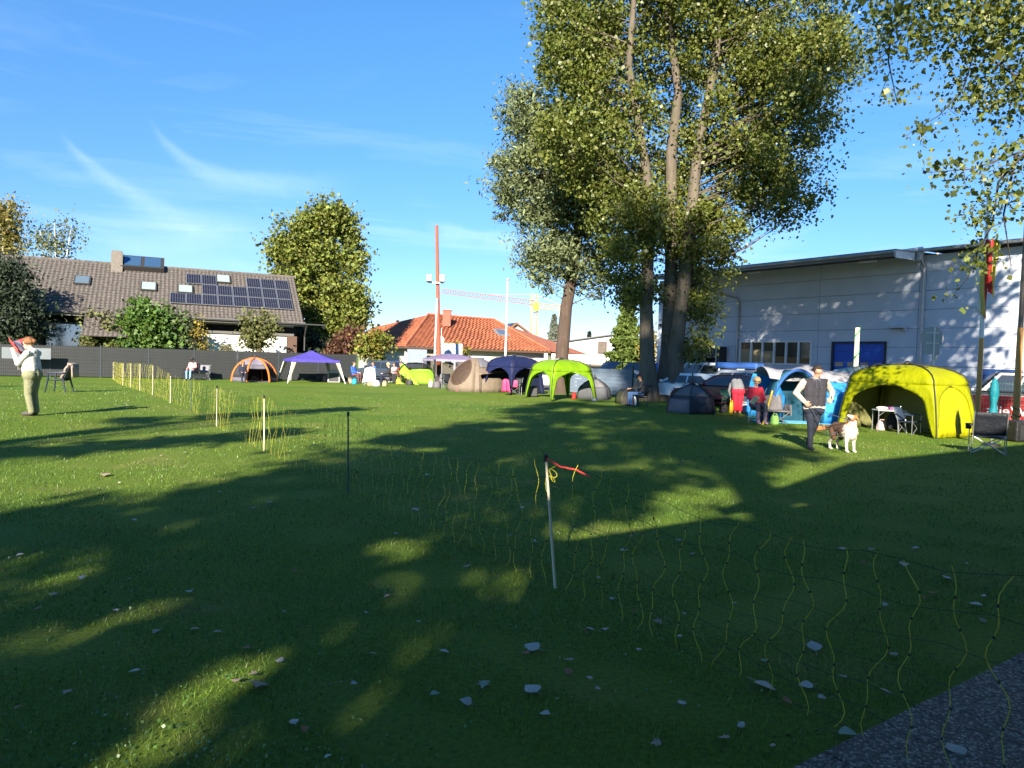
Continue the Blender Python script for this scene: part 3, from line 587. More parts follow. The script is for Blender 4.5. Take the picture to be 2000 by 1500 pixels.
f = MB().box(sk+nF*.1, (1.3, 1.5, .2), rot=RF).build('skylight', M('grey_frame', (.2, .2, .2), .5), oh); MB().box(sk+nF*.21, (1.0, 1.2, .04), rot=RF).build('pane', SKYGL, f)
WALLW = M('warm_white_render', (.60, .57, .51), .85, .05, 1.5)
def wall_between(a, b, th, z0, z1, m, name, parent, o0, inset=0):
    a = Vector((a.x, a.y, 0)); b = Vector((b.x, b.y, 0)); n = (b-a).cross(Vector((0, 0, 1))).normalized(); n = -n if n.y < 0 else n
    mb = MB(); mb.bar(a+n*inset+Vector((0, 0, (z0+z1)/2))-o0, b+n*inset+Vector((0, 0, (z0+z1)/2))-o0, th, z1-z0); return mb.build(name, m, parent)
wall_between(C0.lerp(C1, .02), C0.lerp(C1, .98), .3, 0, C0.z-.1, WALLW, 'wall', oh, oo, .9)
wall_between(C2, C0.lerp(C2, .03), .3, 0, C0.z-.1, WALLW, 'wall', oh, oo, .9)
mb = MB(); mb.bar(C0-oo+Vector((0, 0, -.06)), C1-oo+Vector((0, 0, -.06)), .16, .2); mb.bar(C2-oo+Vector((0, 0, -.06)), C0-oo+Vector((0, 0, -.06)), .16, .2); mb.build('gutter', M('brown_gutter', (.10, .06, .04), .5), oh)
WN = (C1-C0).cross(Vector((0, 0, 1))).normalized(); WN = -WN if WN.y > 0 else WN
for (u, w_, z0, z1) in [(945, 1.4, .9, 2.0), (1035, 1.3, 1.0, 2.0), (900, .8, 1.2, 2.1), (1060, 1.2, 1.0, 1.9)]:
    t = (u-791)/(1075-791); t = t*66/(73-(73-66)*t) if False else t*.93; p = C0.lerp(C1, t); p = Vector((p.x, p.y, (z0+z1)/2)) - WN*.9 + WN*.16
    f = MB().box(p-oo, (w_, .12, z1-z0), rot=RF if False else Matrix.Rotation(math.atan2(xF.y, xF.x), 3, 'Z')).build('window', WHT, oh)
    for q in (-1, 1): MB().box(p-oo+xF*q*w_*.23+WN*.07, (w_*.36, .03, (z1-z0)*.8), rot=Matrix.Rotation(math.atan2(xF.y, xF.x), 3, 'Z')).build('pane', glass_m('dark_glass', (.03, .035, .04)), f)
p = C0.lerp(C1, .20); p = Vector((p.x, p.y, 1.1)) - WN*.7
MB().box(p-oo, (4.2, .15, 2.4), rot=Matrix.Rotation(math.atan2(xF.y, xF.x), 3, 'Z')).build('garage_door', M('beige_garage_door', (.30, .27, .22), .7, .05, 2), oh)
p = C0.lerp(C1, .07); p = Vector((p.x, p.y, 1.5)) + WN*.3
MB().box(p-oo, (1.9, .08, 2.0), rot=Matrix.Rotation(math.atan2(xF.y, xF.x), 3, 'Z')).build('awning_screen', M('pale_blue_screen', (.24, .29, .37), .6, .12, 1), oh)
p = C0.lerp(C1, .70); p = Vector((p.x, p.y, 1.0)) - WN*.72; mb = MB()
mb.add([p-oo+xF*(1.1*math.cos(a))+Vector((0, 0, 1.15*math.sin(a))) for a in np.linspace(0, math.pi, 13)] + [p-oo-xF*1.1-Vector((0, 0, 1)), p-oo+xF*1.1-Vector((0, 0, 1))], [tuple(range(15))]); mb.build('arched_door', M('arch_grey', (.22, .21, .2), .7), oh)  # flat grey arched panel on the front wall

# white garden wall in front of the bungalow
gw = MB(); gw.bar(at(905, 722, 62)*1.0, at(1080, 727, 62), .25, 1.1); gw = gw.build('garden_wall', M('wall_white', (.55, .54, .52), .85, .05, 2)); tag(gw, 'low white garden wall in front of the orange-roofed bungalow', 'wall')

# ================================================================== WHITE FLAT-ROOFED BUILDING
wb = thing('white_building', 'white flat-roofed building behind the pine trunk', 'building', (4, 70, 0)); wo = Vector(wb.location)
A0, A1 = at(1078, 672, 108), at(1200, 654, 99); ZA, ZB = A0.z, A1.z
def zc(p, z): return Vector((p.x, p.y, z))
n_ = Vector((.12, 1, 0)).normalized()*14
mb = MB(); mb.add([zc(A0, 0)-wo, zc(A1, 0)-wo, zc(A1, 0)+n_-wo, zc(A0, 0)+n_-wo, zc(A0, ZA)-wo, zc(A1, ZB)-wo, zc(A1, ZB)+n_-wo, zc(A0, ZA)+n_-wo], [(0, 1, 5, 4), (1, 2, 6, 5), (2, 3, 7, 6), (3, 0, 4, 7), (4, 5, 6, 7)]); mb.build('wall', M('bright_white_render', (.82, .80, .76), .85, .04, 1.5), wb)
dA = (A1-A0); dA.z = 0; dA.normalize(); nA = Vector((dA.y, -dA.x, 0))
mb = MB(); mb.slab([zc(A0-dA*.4+nA*.4, ZA+.16)-wo, zc(A1+dA*.4+nA*.4, ZB+.16)-wo, zc(A1+dA*.4, ZB+.16)+n_-wo, zc(A0-dA*.4, ZA+.16)+n_-wo], .14); mb.build('roof', M('grey_roof_edge', (.22, .21, .20), .8), wb)
p = A0.lerp(A1, .83); f = MB().box(zc(p, 3.9)+nA*.03-wo, (1.6, .14, 1.7), rz=math.atan2(dA.y, dA.x)).build('window', M('brown_frame', (.12, .09, .07), .6), wb)
MB().box(zc(p, 3.9)+nA*.10-wo, (1.3, .05, 1.4), rz=math.atan2(dA.y, dA.x)).build('pane', M('curtain_glass', (.16, .13, .11), .2, .3, 2), f)
mb = MB(); mb.tube([zc(A0.lerp(A1, .35), 3.8)+nA*.12-wo, zc(A0.lerp(A1, .35), 3.4)+nA*.12-wo, zc(A0.lerp(A1, .39), 3.2)+nA*.12-wo, zc(A0.lerp(A1, .39), .2)+nA*.12-wo], .06, 6); mb.build('downpipe', PIPE, wb)
mb = MB(); mb.slab([zc(A0.lerp(A1, .45), 1.5)+nA*.05-wo, zc(A0.lerp(A1, .95), 1.45)+nA*.05-wo, zc(A0.lerp(A1, .95), 1.25)+nA*2.0-wo, zc(A0.lerp(A1, .45), 1.3)+nA*2.0-wo], .08); mb.build('canopy', M('brown_canopy', (.16, .13, .10), .8), wb)
f = MB().box(zc(A0.lerp(A1, .2), 1.5)+nA*.03-wo, (1.3, .12, .8), rz=math.atan2(dA.y, dA.x)).build('window', M('blue_grey_glass', (.20, .28, .33), .15), wb)

# ================================================================== GABLED HOUSE WITH SOLAR PANELS behind
gh = thing('gabled_house', 'white gabled house with solar roof behind the orange roof', 'house', (2, 112, 0)); go = Vector(gh.location)
g0, g1, g2 = at(1000, 627, 118), at(1085, 690, 104), at(940, 655, 110)
mb = MB(); pk = at(1008, 632, 108); l_ = at(955, 668, 108); r_ = at(1070, 678, 104)
mb.add([Vector((l_.x, l_.y, 0))-go, Vector((r_.x, r_.y, 0))-go, r_-go, pk-go, l_-go], [(0, 1, 2, 3, 4)]); mb.build('wall', WALLW, gh)
bk = Vector((-5, 14, 0)); up_ = Vector((0, 0, .15)); o_ = Vector((.2, -.9, 0))
mb = MB(); mb.slab([l_+o_+up_-Vector((1, 0, .8))-go, pk+o_+up_-go, pk+bk+up_-go, l_+bk+up_-Vector((1, 0, .8))-go], .2); mb.slab([pk+o_+up_-go, r_+o_+up_+Vector((.8, 0, -.7))-go, r_+bk+up_+Vector((.8, 0, -.7))-go, pk+bk+up_-go], .2); mb.build('roof', M('brown_roof', (.17, .10, .07), .8), gh)
mb = MB(); e1 = (l_-pk); nn = Vector((-.45, -.35, .8)).normalized()
for k in range(3): mb.slab([pk+e1*(.1+.25*k)+up_*2+o_*.2-go, pk+e1*(.32+.25*k)+up_*2+o_*.2-go, pk+e1*(.32+.25*k)+bk*.35+up_*2-go, pk+e1*(.1+.25*k)+bk*.35+up_*2-go], .08)
mb.build('solar_array', M('dark_solar', (.02, .025, .05), .15), gh)
mb = MB(); mb.lathe([(.0, -.05), (.5, .0), (.55, .1)], at(969, 629, 108)-go, 12); mb.tube([at(969, 640, 108)-go, at(969, 630, 108)-go], .06, 5); mb.build('satellite_dish', M('dish_red', (.3, .08, .06), .6), gh)

# ================================================================== TOWER CRANE
CR = M('crane_yellow', (.55, .28, .02), .5, .1, 2); tc_ = thing('tower_crane', 'yellow tower crane on the horizon behind the houses', 'crane', (at(1043, 690, 190).x, 190, 0)); co = Vector(tc_.location)
def lattice(mb, a, b, w, n, r, tri=False):
    a, b = Vector(a), Vector(b); t = (b-a).normalized(); x = t.cross(Vector((0, 0, 1))); x = x.normalized() if x.length > .1 else Vector((1, 0, 0)); y = x.cross(t)
    offs = [x*w/2+y*w/2, -x*w/2+y*w/2, -x*w/2-y*w/2, x*w/2-y*w/2] if not tri else [x*w/2, -x*w/2, y*w*.9]
    k = len(offs)
    for o in offs: mb.tube([a+o, b+o], r, 4, cap=False)
    for i in range(n):
        p, q = a.lerp(b, i/n), a.lerp(b, (i+1)/n)
        for j in range(k): mb.tube([p+offs[j], q+offs[(j+1) % k]], r*.6, 3, cap=False)
top_ = at(1044, 575, 190); pv = at(1044, 596, 190); tip = at(862, 572, 214); cj = at(1102, 603, 184)
mb = MB(); lattice(mb, Vector((pv.x, pv.y, 0))-co, top_-co, 1.7, 30, .12); mb.build('mast', CR, tc_)
mb = MB(); lattice(mb, pv-co, tip-co, 1.3, 36, .09, True); mb.build('jib', M('crane_orange', (.42, .14, .03), .5, .1, 2), tc_)
mb = MB(); lattice(mb, pv-co, cj-co, 1.2, 10, .10); mb.build('counter_jib', CR, tc_)
MB().box(cj-co-Vector((0, 0, 1)), (3, 1.4, 2.4)).build('counterweight', M('concrete', (.4, .36, .3), .9), tc_)
MB().box(pv-co+Vector((.4, -1.2, -.6)), (1.6, 1.6, 2)).build('cab', CR, tc_)
mb = MB(); mb.tube([top_-co, pv.lerp(tip, .55)-co+Vector((0, 0, 1))], .06, 4); mb.tube([top_-co, cj-co+Vector((0, 0, .6))], .06, 4); mb.build('tie_bars', CR, tc_)
# ================================================================== SHRUBS AND TREES AROUND THE PLACE
def px_tree(name, label, u, vb, Y, stems, crowns, cl, per, leaf, mat, bark, cat='tree', grp=None, **kw):
    b = at(u, vb, Y); b.z = 0; t = thing(name, label, cat, T3(b), group=grp)
    st = [([at(a, c, Y)-b for a, c in pts], rad) for pts, rad in stems]
    cr = []
    for e in crowns:
        c, r, n = pxe(e[0], e[1], e[2], e[3], Y+(e[5] if len(e) > 5 else 0), e[4]); cr.append((T3(Vector(c)-b), r, n))
    clump_tree(t, st, cr, cl, per, leaf, mat, bark, **kw); return t
px_tree('oak_tree', 'broad oak with full green crown right of the solar roof', 610, 745, 64, [([(602, 745), (604, 640), (608, 520), (630, 420)], [.5, .42, .25, .06]), ([(580, 745), (575, 650), (560, 560)], [.32, .25, .08]), ([(622, 745), (640, 640), (670, 560)], [.35, .26, .08])],
    [(650, 425, 42, 45, 24), (600, 450, 60, 45, 34), (560, 500, 38, 50, 22), (620, 530, 85, 60, 60), (690, 500, 24, 55, 16), (585, 590, 60, 50, 34), (670, 590, 55, 45, 34), (630, 645, 80, 40, 44), (700, 620, 25, 40, 12)], 1.15, 130, .27, LEAF_OAK, BARK_DARK, br=.06, branch_p=.5, shell=.55)
px_tree('birch_tree', 'golden birch at the left edge above the tiled roof', 5, 640, 80, [([(5, 690), (8, 560), (5, 400)], [.3, .2, .05])], [(0, 440, 30, 45, 20), (25, 480, 22, 40, 16), (-30, 460, 35, 60, 16), (20, 420, 14, 30, 7)], 1.3, 90, .26, M('birch_leaf', (.22, .19, .05), .6, .15, .5, trans=.3, spec=.3, island=.4, hue=.03), BARK_BIRCH, droop=.8, flat=1.3)
px_tree('birch_tree', 'sparse half-bare birch rising behind the tiled roof', 112, 640, 80, [([(112, 690), (112, 560), (106, 430)], [.22, .15, .03]), ([(118, 690), (124, 540), (140, 440)], [.2, .12, .02]), ([(100, 690), (92, 540), (78, 450)], [.16, .1, .02])], [(100, 470, 34, 30, 16), (130, 455, 22, 30, 9), (75, 470, 20, 26, 7), (120, 490, 40, 20, 10)], 1.2, 30, .25, LEAF_OLIVE, BARK_BIRCH, droop=.8, flat=1.3, br=.03, branch_p=1)
px_tree('shade_toned_conifer', 'conifer with shade-darkened crown colour at the left edge beside the house', -5, 720, 44.5, [([(-5, 735), (-5, 600), (0, 490)], [.3, .2, .04])], [(-10, 580, 60, 70, 40), (10, 630, 62, 35, 34), (20, 550, 30, 45, 14), (45, 600, 26, 30, 9), (0, 660, 50, 22, 12)], 1.0, 110, .26, LEAF_DARK, BARK_DARK, wid=.2)  # crown colour itself carries the shade on this conifer
px_tree('leafy_shrub', 'big bright green rounded bush above the dark fence', 290, 720, 48, [([(290, 740), (288, 680), (285, 620)], [.12, .09, .03]), ([(296, 740), (310, 670), (320, 630)], [.1, .07, .03])], [(285, 635, 48, 45, 46), (320, 650, 34, 40, 26), (255, 655, 30, 34, 20), (295, 675, 55, 25, 26)], .75, 90, .24, LEAF_BRIGHT, BARK_DARK, 'shrub')
px_tree('leafy_shrub', 'loose yellowish shrub left of the bright green bush', 200, 720, 47.5, [([(205, 740), (200, 680), (180, 620)], [.06, .05, .02]), ([(210, 740), (215, 660), (225, 620)], [.06, .05, .02])], [(200, 665, 34, 32, 22), (225, 640, 20, 36, 10), (182, 640, 14, 26, 5), (225, 680, 26, 18, 10)], .7, 60, .2, LEAF_OLIVE, BARK_DARK, 'shrub')
px_tree('leafy_shrub', 'grey green shrub right of the bright green bush', 365, 720, 48.5, [([(365, 740), (362, 680), (355, 640)], [.06, .05, .02]), ([(372, 740), (380, 670), (395, 630)], [.06, .05, .02])], [(358, 655, 22, 36, 14), (345, 680, 20, 20, 8), (372, 680, 24, 18, 8)], .7, 70, .2, M('grey_green_leaf', (.085, .105, .05), .6, .15, .5, trans=.2, island=.4), BARK_DARK, 'shrub')
px_tree('leafy_shrub', 'thin yellow brown shrub in front of the white balcony wall', 392, 720, 48.8, [([(392, 740), (392, 650), (388, 625)], [.04, .03, .01])], [(390, 650, 12, 28, 9), (398, 680, 12, 16, 5)], .5, 46, .16, LEAF_YEL, BARK_DARK, 'shrub')
px_tree('young_tree', 'young upright tree in front of the white balcony wall', 502, 725, 48.8, [([(503, 745), (502, 680), (500, 620)], [.07, .05, .02])], [(500, 665, 22, 30, 20), (515, 640, 12, 26, 7), (490, 635, 12, 22, 6), (530, 640, 12, 22, 4)], .6, 60, .18, LEAF_OLIVE, BARK_DARK)
px_tree('spiky_plant', 'small pale spiky plant peeping over the dark fence', 447, 720, 48, [([(447, 745), (447, 690)], [.03, .02])], [(447, 684, 10, 9, 7)], .4, 50, .2, M('pale_leaf', (.24, .22, .10), .6, .1, trans=.2, island=.3), BARK_DARK, 'plant', wid=.12)
px_tree('purple_shrub', 'dark purple-leaved shrub left of the small maple', 672, 735, 56, [([(668, 745), (672, 700), (680, 660)], [.06, .05, .02]), ([(680, 745), (684, 700), (695, 670)], [.06, .05, .02])], [(670, 672, 26, 22, 16), (690, 660, 24, 20, 12), (655, 690, 16, 16, 7)], .8, 60, .22, LEAF_RED, BARK_DARK, 'shrub')
px_tree('maple_tree', 'small green and orange maple in front of the white wall', 729, 740, 53, [([(729, 752), (729, 700), (728, 660)], [.09, .07, .03])], [(728, 672, 24, 24, 18), (745, 668, 18, 14, 8), (712, 690, 14, 14, 7), (740, 695, 16, 8, 5)], .7, 60, .2, M('maple_leaf', (.20, .20, .03), .6, .15, trans=.3, island=.5, hue=.07), BARK_DARK)
px_tree('yellow_bush', 'round yellow bush beside the road signs', 893, 735, 58, [([(893, 745), (893, 690)], [.08, .03])], [(893, 688, 22, 16, 16), (885, 700, 20, 10, 8)], .6, 60, .2, M('yellow_green_leaf', (.28, .24, .03), .6, .15, trans=.3, island=.35), BARK_DARK, 'shrub')
px_tree('yellow_tree', 'yellow autumn tree peeping between conifer and poplar stems', 1268, 725, 92, [([(1268, 725), (1268, 670)], [.12, .05])], [(1268, 680, 14, 34, 22)], .9, 60, .26, LEAF_YEL, BARK_DARK)
def conifer(name, label, u, vb, vt, hw, Y, mat, n=340, per=26, leaf=.34):
    b = at(u, vb, Y); b.z = 0; top = at(u, vt, Y).z; k = Y/F_PX; R_ = hw*k; t = thing(name, label, 'tree', T3(b))
    MB().tube([(0, 0, -.1), (0, 0, top*.5), (0, 0, top)], [.22, .15, .02], 8).build('trunk', BARK_DARK, t)
    h = rng.random(n)**.8; a = rng.random(n)*6.283; whorl = .82+.18*np.cos(h*46); r = R_*(1-h)**.85*whorl*(.35+.65*rng.random(n)**.5)
    C = np.stack([r*np.cos(a), r*np.sin(a), .35+h*(top-.35)-.12*r], 1)
    mb = MB()
    for c in C[::4]: mb.tube([(0, 0, min(top*.98, c[2]+.25)), T3(Vector(c))], [.03, .008], 4, cap=False)
    mb.build('limbs', BARK_DARK, t)
    own = np.repeat(np.arange(n), per); P = C[own]+rng.normal(size=(n*per, 3))*np.array([.3, .3, .16])*(1.05-h[own])[:, None]*(R_*.35)
    leaf_mesh('crown', P, leaf*(.5+.9*rng.random(len(P))), mat, t, wid=.17, droop=.35); return t
conifer('spruce_tree', 'dense green spruce beside the white building', 1222, 715, 570, 48, 96, LEAF_CON, 620, 42, .72)
conifer('spruce_tree', 'pale grey-blue spruce far behind the white building', 1080, 690, 616, 27, 112, LEAF_GREY, 260, 24, .75)
conifer('spruce_tree', 'small distant fir top left of the orange roof', 775, 690, 626, 11, 150, LEAF_DARK, 120, 16, .7)
conifer('spruce_tree', 'tiny distant fir leftmost above the orange roof', 738, 690, 634, 9, 150, LEAF_DARK, 90, 16, .7)
conifer('spruce_tree', 'tiny distant fir nearest the floodlight pole', 805, 690, 628, 8, 160, LEAF_DARK, 90, 16, .7)
conifer('spruce_tree', 'distant fir top over the white building roof', 1150, 690, 650, 16, 120, LEAF_DARK, 140, 16, .7)
px_tree('shade_toned_hedge', 'evergreen hedge under the oak, leaf colour darkened for shade', 590, 735, 57.5, [([(590, 745), (590, 690)], [.1, .05])], [(575, 690, 36, 30, 24), (620, 695, 30, 22, 16), (645, 690, 24, 24, 12), (590, 660, 30, 22, 12)], 1.0, 70, .26, LEAF_DARK, BARK_DARK, 'hedge')  # leaf colour stands for the deep shade under the oak

# ================================================================== DARK PRIVACY FENCE ON THE LEFT
ANTH = M('anthracite_strip', (.024, .026, .027), .55, .15, 1.2); ANTP = M('anthracite_post', (.035, .045, .055), .5)
A_, B_ = Vector((-31.2, 38.75, 0)), Vector((-9.6, 48.9, 0)); fd = (B_-A_).normalized(); nF_ = int((B_-A_).length/2.52); fl = thing('privacy_fence', 'long anthracite privacy fence with slatted mesh panels along the lawn', 'fence', T3(A_), math.atan2(fd.y, fd.x))
mb = MB()
for r in range(9): mb.box((1.26, 0, .06+.195*(r+.5)), (2.44, .025, .185), ANTH)
for k in range(24): mb.box((.08+k*.103, -.022, .92), (.007, .010, 1.80), ANTP)
for r in range(10): mb.box((1.26, -.032, .06+.195*r), (2.44, .008, .010), ANTP)
pm_ = mb.mesh('fence_panel'); pp_ = MB().box((0, 0, .95), (.07, .07, 1.92)).mesh('fence_post', ANTP)
for k in range(nF_+1):
    z0 = gz(*(A_+fd*(k*2.52)).xy)
    o = lk(bpy.data.objects.new('fence_post', pp_), fl); o.location = (k*2.52, -.0, z0*.4)
    if k < nF_: o = lk(bpy.data.objects.new('fence_panel', pm_), fl); o.location = (k*2.52, 0, 0)
# notice board on the fence behind the woman
sb = MB(); p0 = at(52, 690, 39.6); sb.box((0, 0, 0), (2.3, .02, .62)); sb = sb.build('notice_board', M('grey_notice', (.16, .18, .20), .4, .1, 2)); sb.location = p0; sb.rotation_euler = (0, 0, math.atan2(fd.y, fd.x)); tag(sb, 'grey board on the dark fence behind the woman reading', 'board')

# ================================================================== RIGHT FENCE: mesh panels with slats, red banner
GRN = M('green_wire', (.10, .22, .17), .5); NAVP = M('navy_post', (.014, .022, .035), .5); SLB = M('blue_grey_slat_shaded', (.12, .16, .215), .5, .1, 1); SLW = M('white_slat', (.50, .51, .52), .5, .06, 2); SLT = M('tan_slat', (.38, .36, .28), .6, .1, 2)  # blue-grey slats are darkened in colour to stand for shade
P_ = [Vector((2.2, 41.2, 0)), Vector((6.4, 37.6, 0)), Vector((19.6, 26.9, 0)), Vector((31, 17.6, 0))]
fr_ = thing('mesh_fence', 'wire mesh fence with pale slats between lawn and car park', 'fence', T3(P_[0]))
fo = Vector(fr_.location)
def slat_panel(a, b, z1, m, z0=.05):
    mb = MB(); n = int((z1-z0)/.2); d = (b-a)
    for r in range(n): mb.bar(a-fo+Vector((0, 0, z0+.2*(r+.5))), b-fo+Vector((0, 0, z0+.2*(r+.5))), .02, .19)
    return mb.build('slat_panel', m, fr_)
def wire_panel(a, b, z1, step=.1):
    mb = MB(); Ln = (b-a).length; d = (b-a).normalized(); nn = Vector((d.y, -d.x, 0))*.03
    for k in range(int(Ln/step)): p = a+d*(k*step)-fo+nn; mb.box(p+Vector((0, 0, z1/2)), (.008, .008, z1))
    for r in range(int(z1/.2)+1): mb.bar(a-fo+nn+Vector((0, 0, .03+.2*r)), b-fo+nn+Vector((0, 0, .03+.2*r)), .012, .014)
    return mb.build('wire_panel', GRN, fr_)
pts = []
for a, b in zip(P_[:-1], P_[1:]):
    k = max(1, round((b-a).length/2.5)); pts += [a.lerp(b, i/k) for i in range(k)]
pts.append(P_[-1])
for i, p in enumerate(pts):
    MB().box(p-fo+Vector((0, 0, .82)), (.08, .08, 1.66)).build('fence_post', NAVP, fr_)
    if i+1 < len(pts):
        q = pts[i+1]; uu = 1000+F_PX*((p.x+q.x)/2)/((p.y+q.y)/2)
        if uu < 1225: slat_panel(p, q, 1.5, SLB)
        elif uu < 1340: slat_panel(p, q, 1.05, SLT); wire_panel(p, q, 1.5)
        elif uu < 1620: slat_panel(p, q, 1.05, SLW); wire_panel(p, q, 1.5)
        else: wire_panel(p, q, 1.5)
# banner seen from behind
b0, b1 = P_[1].lerp(P_[2], .80), P_[2].lerp(P_[3], .42); bd = (b1-b0).normalized(); bn = Vector((bd.y, -bd.x, 0))
bp = thing('banner', 'red banner with mirrored white lettering tied along the fence', 'banner', T3(b0))
mb = MB(); Lb = (P_[2]-b0).length; Lc = (b1-P_[2]).length
def bpt(s, z):
    p = b0.lerp(P_[2], s/Lb) if s < Lb else P_[2].lerp(b1, (s-Lb)/Lc); return p+Vector((0, 0, z))+Vector((.62, .78, 0))*(.06+.012*math.sin(s*5+z*3))-b0
mb.grid(lambda a, c: bpt(a*(Lb+Lc), .04+.92*c), 60, 6); mb.build('cloth', M('banner_red', (.62, .03, .04), .55, .12, 2, trans=.25), bp, solid=.006)
mb = MB(); mb.grid(lambda a, c: bpt(a*(Lb+Lc), .955+.045*c), 40, 1); mb.build('top_hem', WHT, bp, solid=.012)
cu = bpy.data.curves.new('lettering', 'FONT'); cu.body = "Weil's una"; cu.size = .52; cu.extrude = .002; cu.align_x = 'RIGHT'
to = bpy.data.objects.new('lettering_curve', cu); COL.objects.link(to); dg = bpy.context.evaluated_depsgraph_get(); me = bpy.data.meshes.new_from_object(to.evaluated_get(dg)); bpy.data.objects.remove(to)
lt = lk(bpy.data.objects.new('lettering', me), bp); me.materials.clear(); me.materials.append(WHT)
d2 = (P_[3]-P_[2]).normalized(); cp = at(2030, 809, 25.6)
mx_ = Matrix((Vector((-d2.x, -d2.y, 0)), Vector((0, 0, 1)), Vector((-d2.y, d2.x, 0)))).transposed().to_4x4()
start = P_[2]-d2*2.2+Vector((-.10, -.12, .22))
lt.matrix_local = Matrix.Translation(start-b0) @ mx_

# ================================================================== POLES, SIGNS, FLAGS
RUST = M('rust_red_paint', (.34, .075, .035), .7, .2, 3); GALV = M('galvanised', (.42, .43, .44), .45, .1, 4, metal=.5); ORG = M('varnished_pole', (.62, .30, .08), .5, .2, 2, stretch=(1, 1, .3))
def pole_thing(name, label, cat, u, v, Y): p = at(u, v, Y); t = thing(name, label, cat, (p.x, p.y, 0)); return t, Vector((p.x, p.y, 0))
t, o = pole_thing('floodlight_mast', 'tall rust red mast with two white floodlights', 'mast', 858, 740, 50)
tp = at(853, 440, 50)-o; MB().tube([(0, 0, 0), (tp.x*.5, 0, tp.z*.5), (tp.x, 0, tp.z)], [.17, .13, .10], 10).build('pole', RUST, t, smooth=60)
g = at(847, 740, 49.8)-o; MB().tube([(g.x, g.y, 0), (g.x+.1, g.y, 5.9)], .07, 8).build('side_pole', M('pale_pole', (.55, .54, .5), .5), t)
c = at(851, 552, 49.7)-o; MB().bar(c+Vector((-.55, 0, 0)), c+Vector((.55, 0, 0)), .06, .08).build('crossarm', GALV, t)
for s_ in (-1, 1):
    h = MB().box(c+Vector((s_*.46, -.1, .28)), (.36, .22, .5), rot=Matrix.Rotation(math.radians(-20), 3, 'X')).build('floodlight', GALV, t, bevel=.02)
    MB().box(c+Vector((s_*.46, -.215, .33)), (.30, .02, .40), rot=Matrix.Rotation(math.radians(-20), 3, 'X')).build('lamp_glass', M('lamp_glass', (.75, .75, .72), .2), h)
t, o = pole_thing('white_mast', 'slim white mast in front of the orange roof', 'mast', 986, 735, 54)
tp = at(987, 548, 54)-o; MB().tube([(0, 0, 0), (0, 0, tp.z)], [.085, .06], 8).build('pole', WHT, t); MB().lathe([(.05, 0), (.14, .06), (.14, .14), (.03, .22)], (0, 0, tp.z), 10).build('finial', GALV, t)
t, o = pole_thing('road_sign', 'two round road signs on one post seen from behind, left of the yellow bush', 'sign', 860, 735, 53)
tp = at(860, 640, 53)-o; MB().tube([(0, 0, 0), (0, 0, tp.z)], .035, 8).build('post', GALV, t)
for v_ in (664, 685):
    c = at(860, v_, 52.95)-o; MB().tube([c+Vector((0, -.03, 0)), c+Vector((0, -.06, 0))], .31, 20).build('sign_plate', M('sign_back', (.27, .28, .29), .5, .05, 2, metal=.1), t)
t, o = pole_thing('notice_stand', 'pale blue-grey panel standing behind the road signs', 'board', 880, 735, 55)
MB().box((0, 0, at(880, 690, 55).z), (1.7, .06, 1.5)).build('panel', M('pale_blue_panel', (.42, .50, .58), .5), t)
for s_ in (-.7, .7): MB().box((s_, .05, .85), (.06, .06, 1.7)).build('post', GALV, t)
t, o = pole_thing('road_sign', 'large round sign seen from behind in front of the warehouse', 'sign', 1818, 780, 27.5)
tp = at(1822, 640, 27.5)-o; MB().tube([(0, 0, 0), (0, 0, tp.z)], .045, 8).build('post', GALV, t, smooth=60)
c = at(1822, 660, 27.45)-o; MB().tube([c+Vector((0, .045, 0)), c+Vector((0, .075, 0))], .44, 28).build('sign_plate', M('sign_back', (.36, .37, .38)), t)
for dz in (-.2, .2): MB().box(c+Vector((0, .03, dz)), (.5, .02, .04)).build('clamp_rail', GALV, t)
c = at(1821, 685, 27.45)-o; MB().box(c+Vector((0, .05, 0)), (.62, .02, .28)).build('lower_plate', M('sign_back', (.36, .37, .38)), t, bevel=.01)
c = at(1825, 697, 27.5)-o; MB().box(c+Vector((.06, .05, 0)), (.12, .1, .3)).build('control_box', M('sign_back', (.36, .37, .38)), t)
t, o = pole_thing('flagpole', 'flagpole with orange lower half and hanging flags', 'flagpole', 1910, 790, 23.5)
zt = at(1937, 380, 23.5).z; zm = at(1917, 660, 23.5).z
MB().tube([(0, 0, 0), (0, 0, zm)], [.085, .075], 10).build('lower_pole', ORG, t, smooth=60); MB().tube([(0, 0, zm), (0, 0, zt)], [.07, .045], 10).build('upper_pole', WHT, t, smooth=60)
MB().lathe([(.05, 0), (.09, .05), (.05, .1), (.01, .13)], (0, 0, zt), 10).build('finial', GALV, t)
MB().tube([(-.12, -.05, 1.2), (-.10, -.04, zt-.1)], .006, 4).build('halyard', WHT, t)
def hung(name, label, z0, z1, cols, off, wd, amp):
    f = thing(name, label, 'flag', T3(o+Vector((off, -.09, 0))))
    n = len(cols)
    for i, cc in enumerate(cols):
        mb = MB(); mb.grid(lambda a, c: Vector((lerp(-wd/2, wd/2, (i+a)/n)*(1-.35*abs(2*c-1)) + .04*math.sin(c*7+i), amp*math.sin((i+a)*2.4+c*2), lerp(z0, z1, c) - .12*(i+a)*(c < .5))), 4, 14); mb.build('stripe', cc, f, smooth=80, solid=.004)
FB, FR, FG, FWh = M('flag_black', (.015, .015, .016), .7), M('flag_red', (.50, .03, .02), .65, .1, trans=.2), M('flag_gold', (.78, .52, .02), .65, .1, trans=.2), M('flag_white', (.75, .74, .72), .65, .05, trans=.2)
zf = lambda v: at(1928, v, 23.5).z
hung('flag', 'black red and gold flag hanging limp from the flagpole', zf(562), zf(468), [FR, FR, FG], .10, .52, .04)
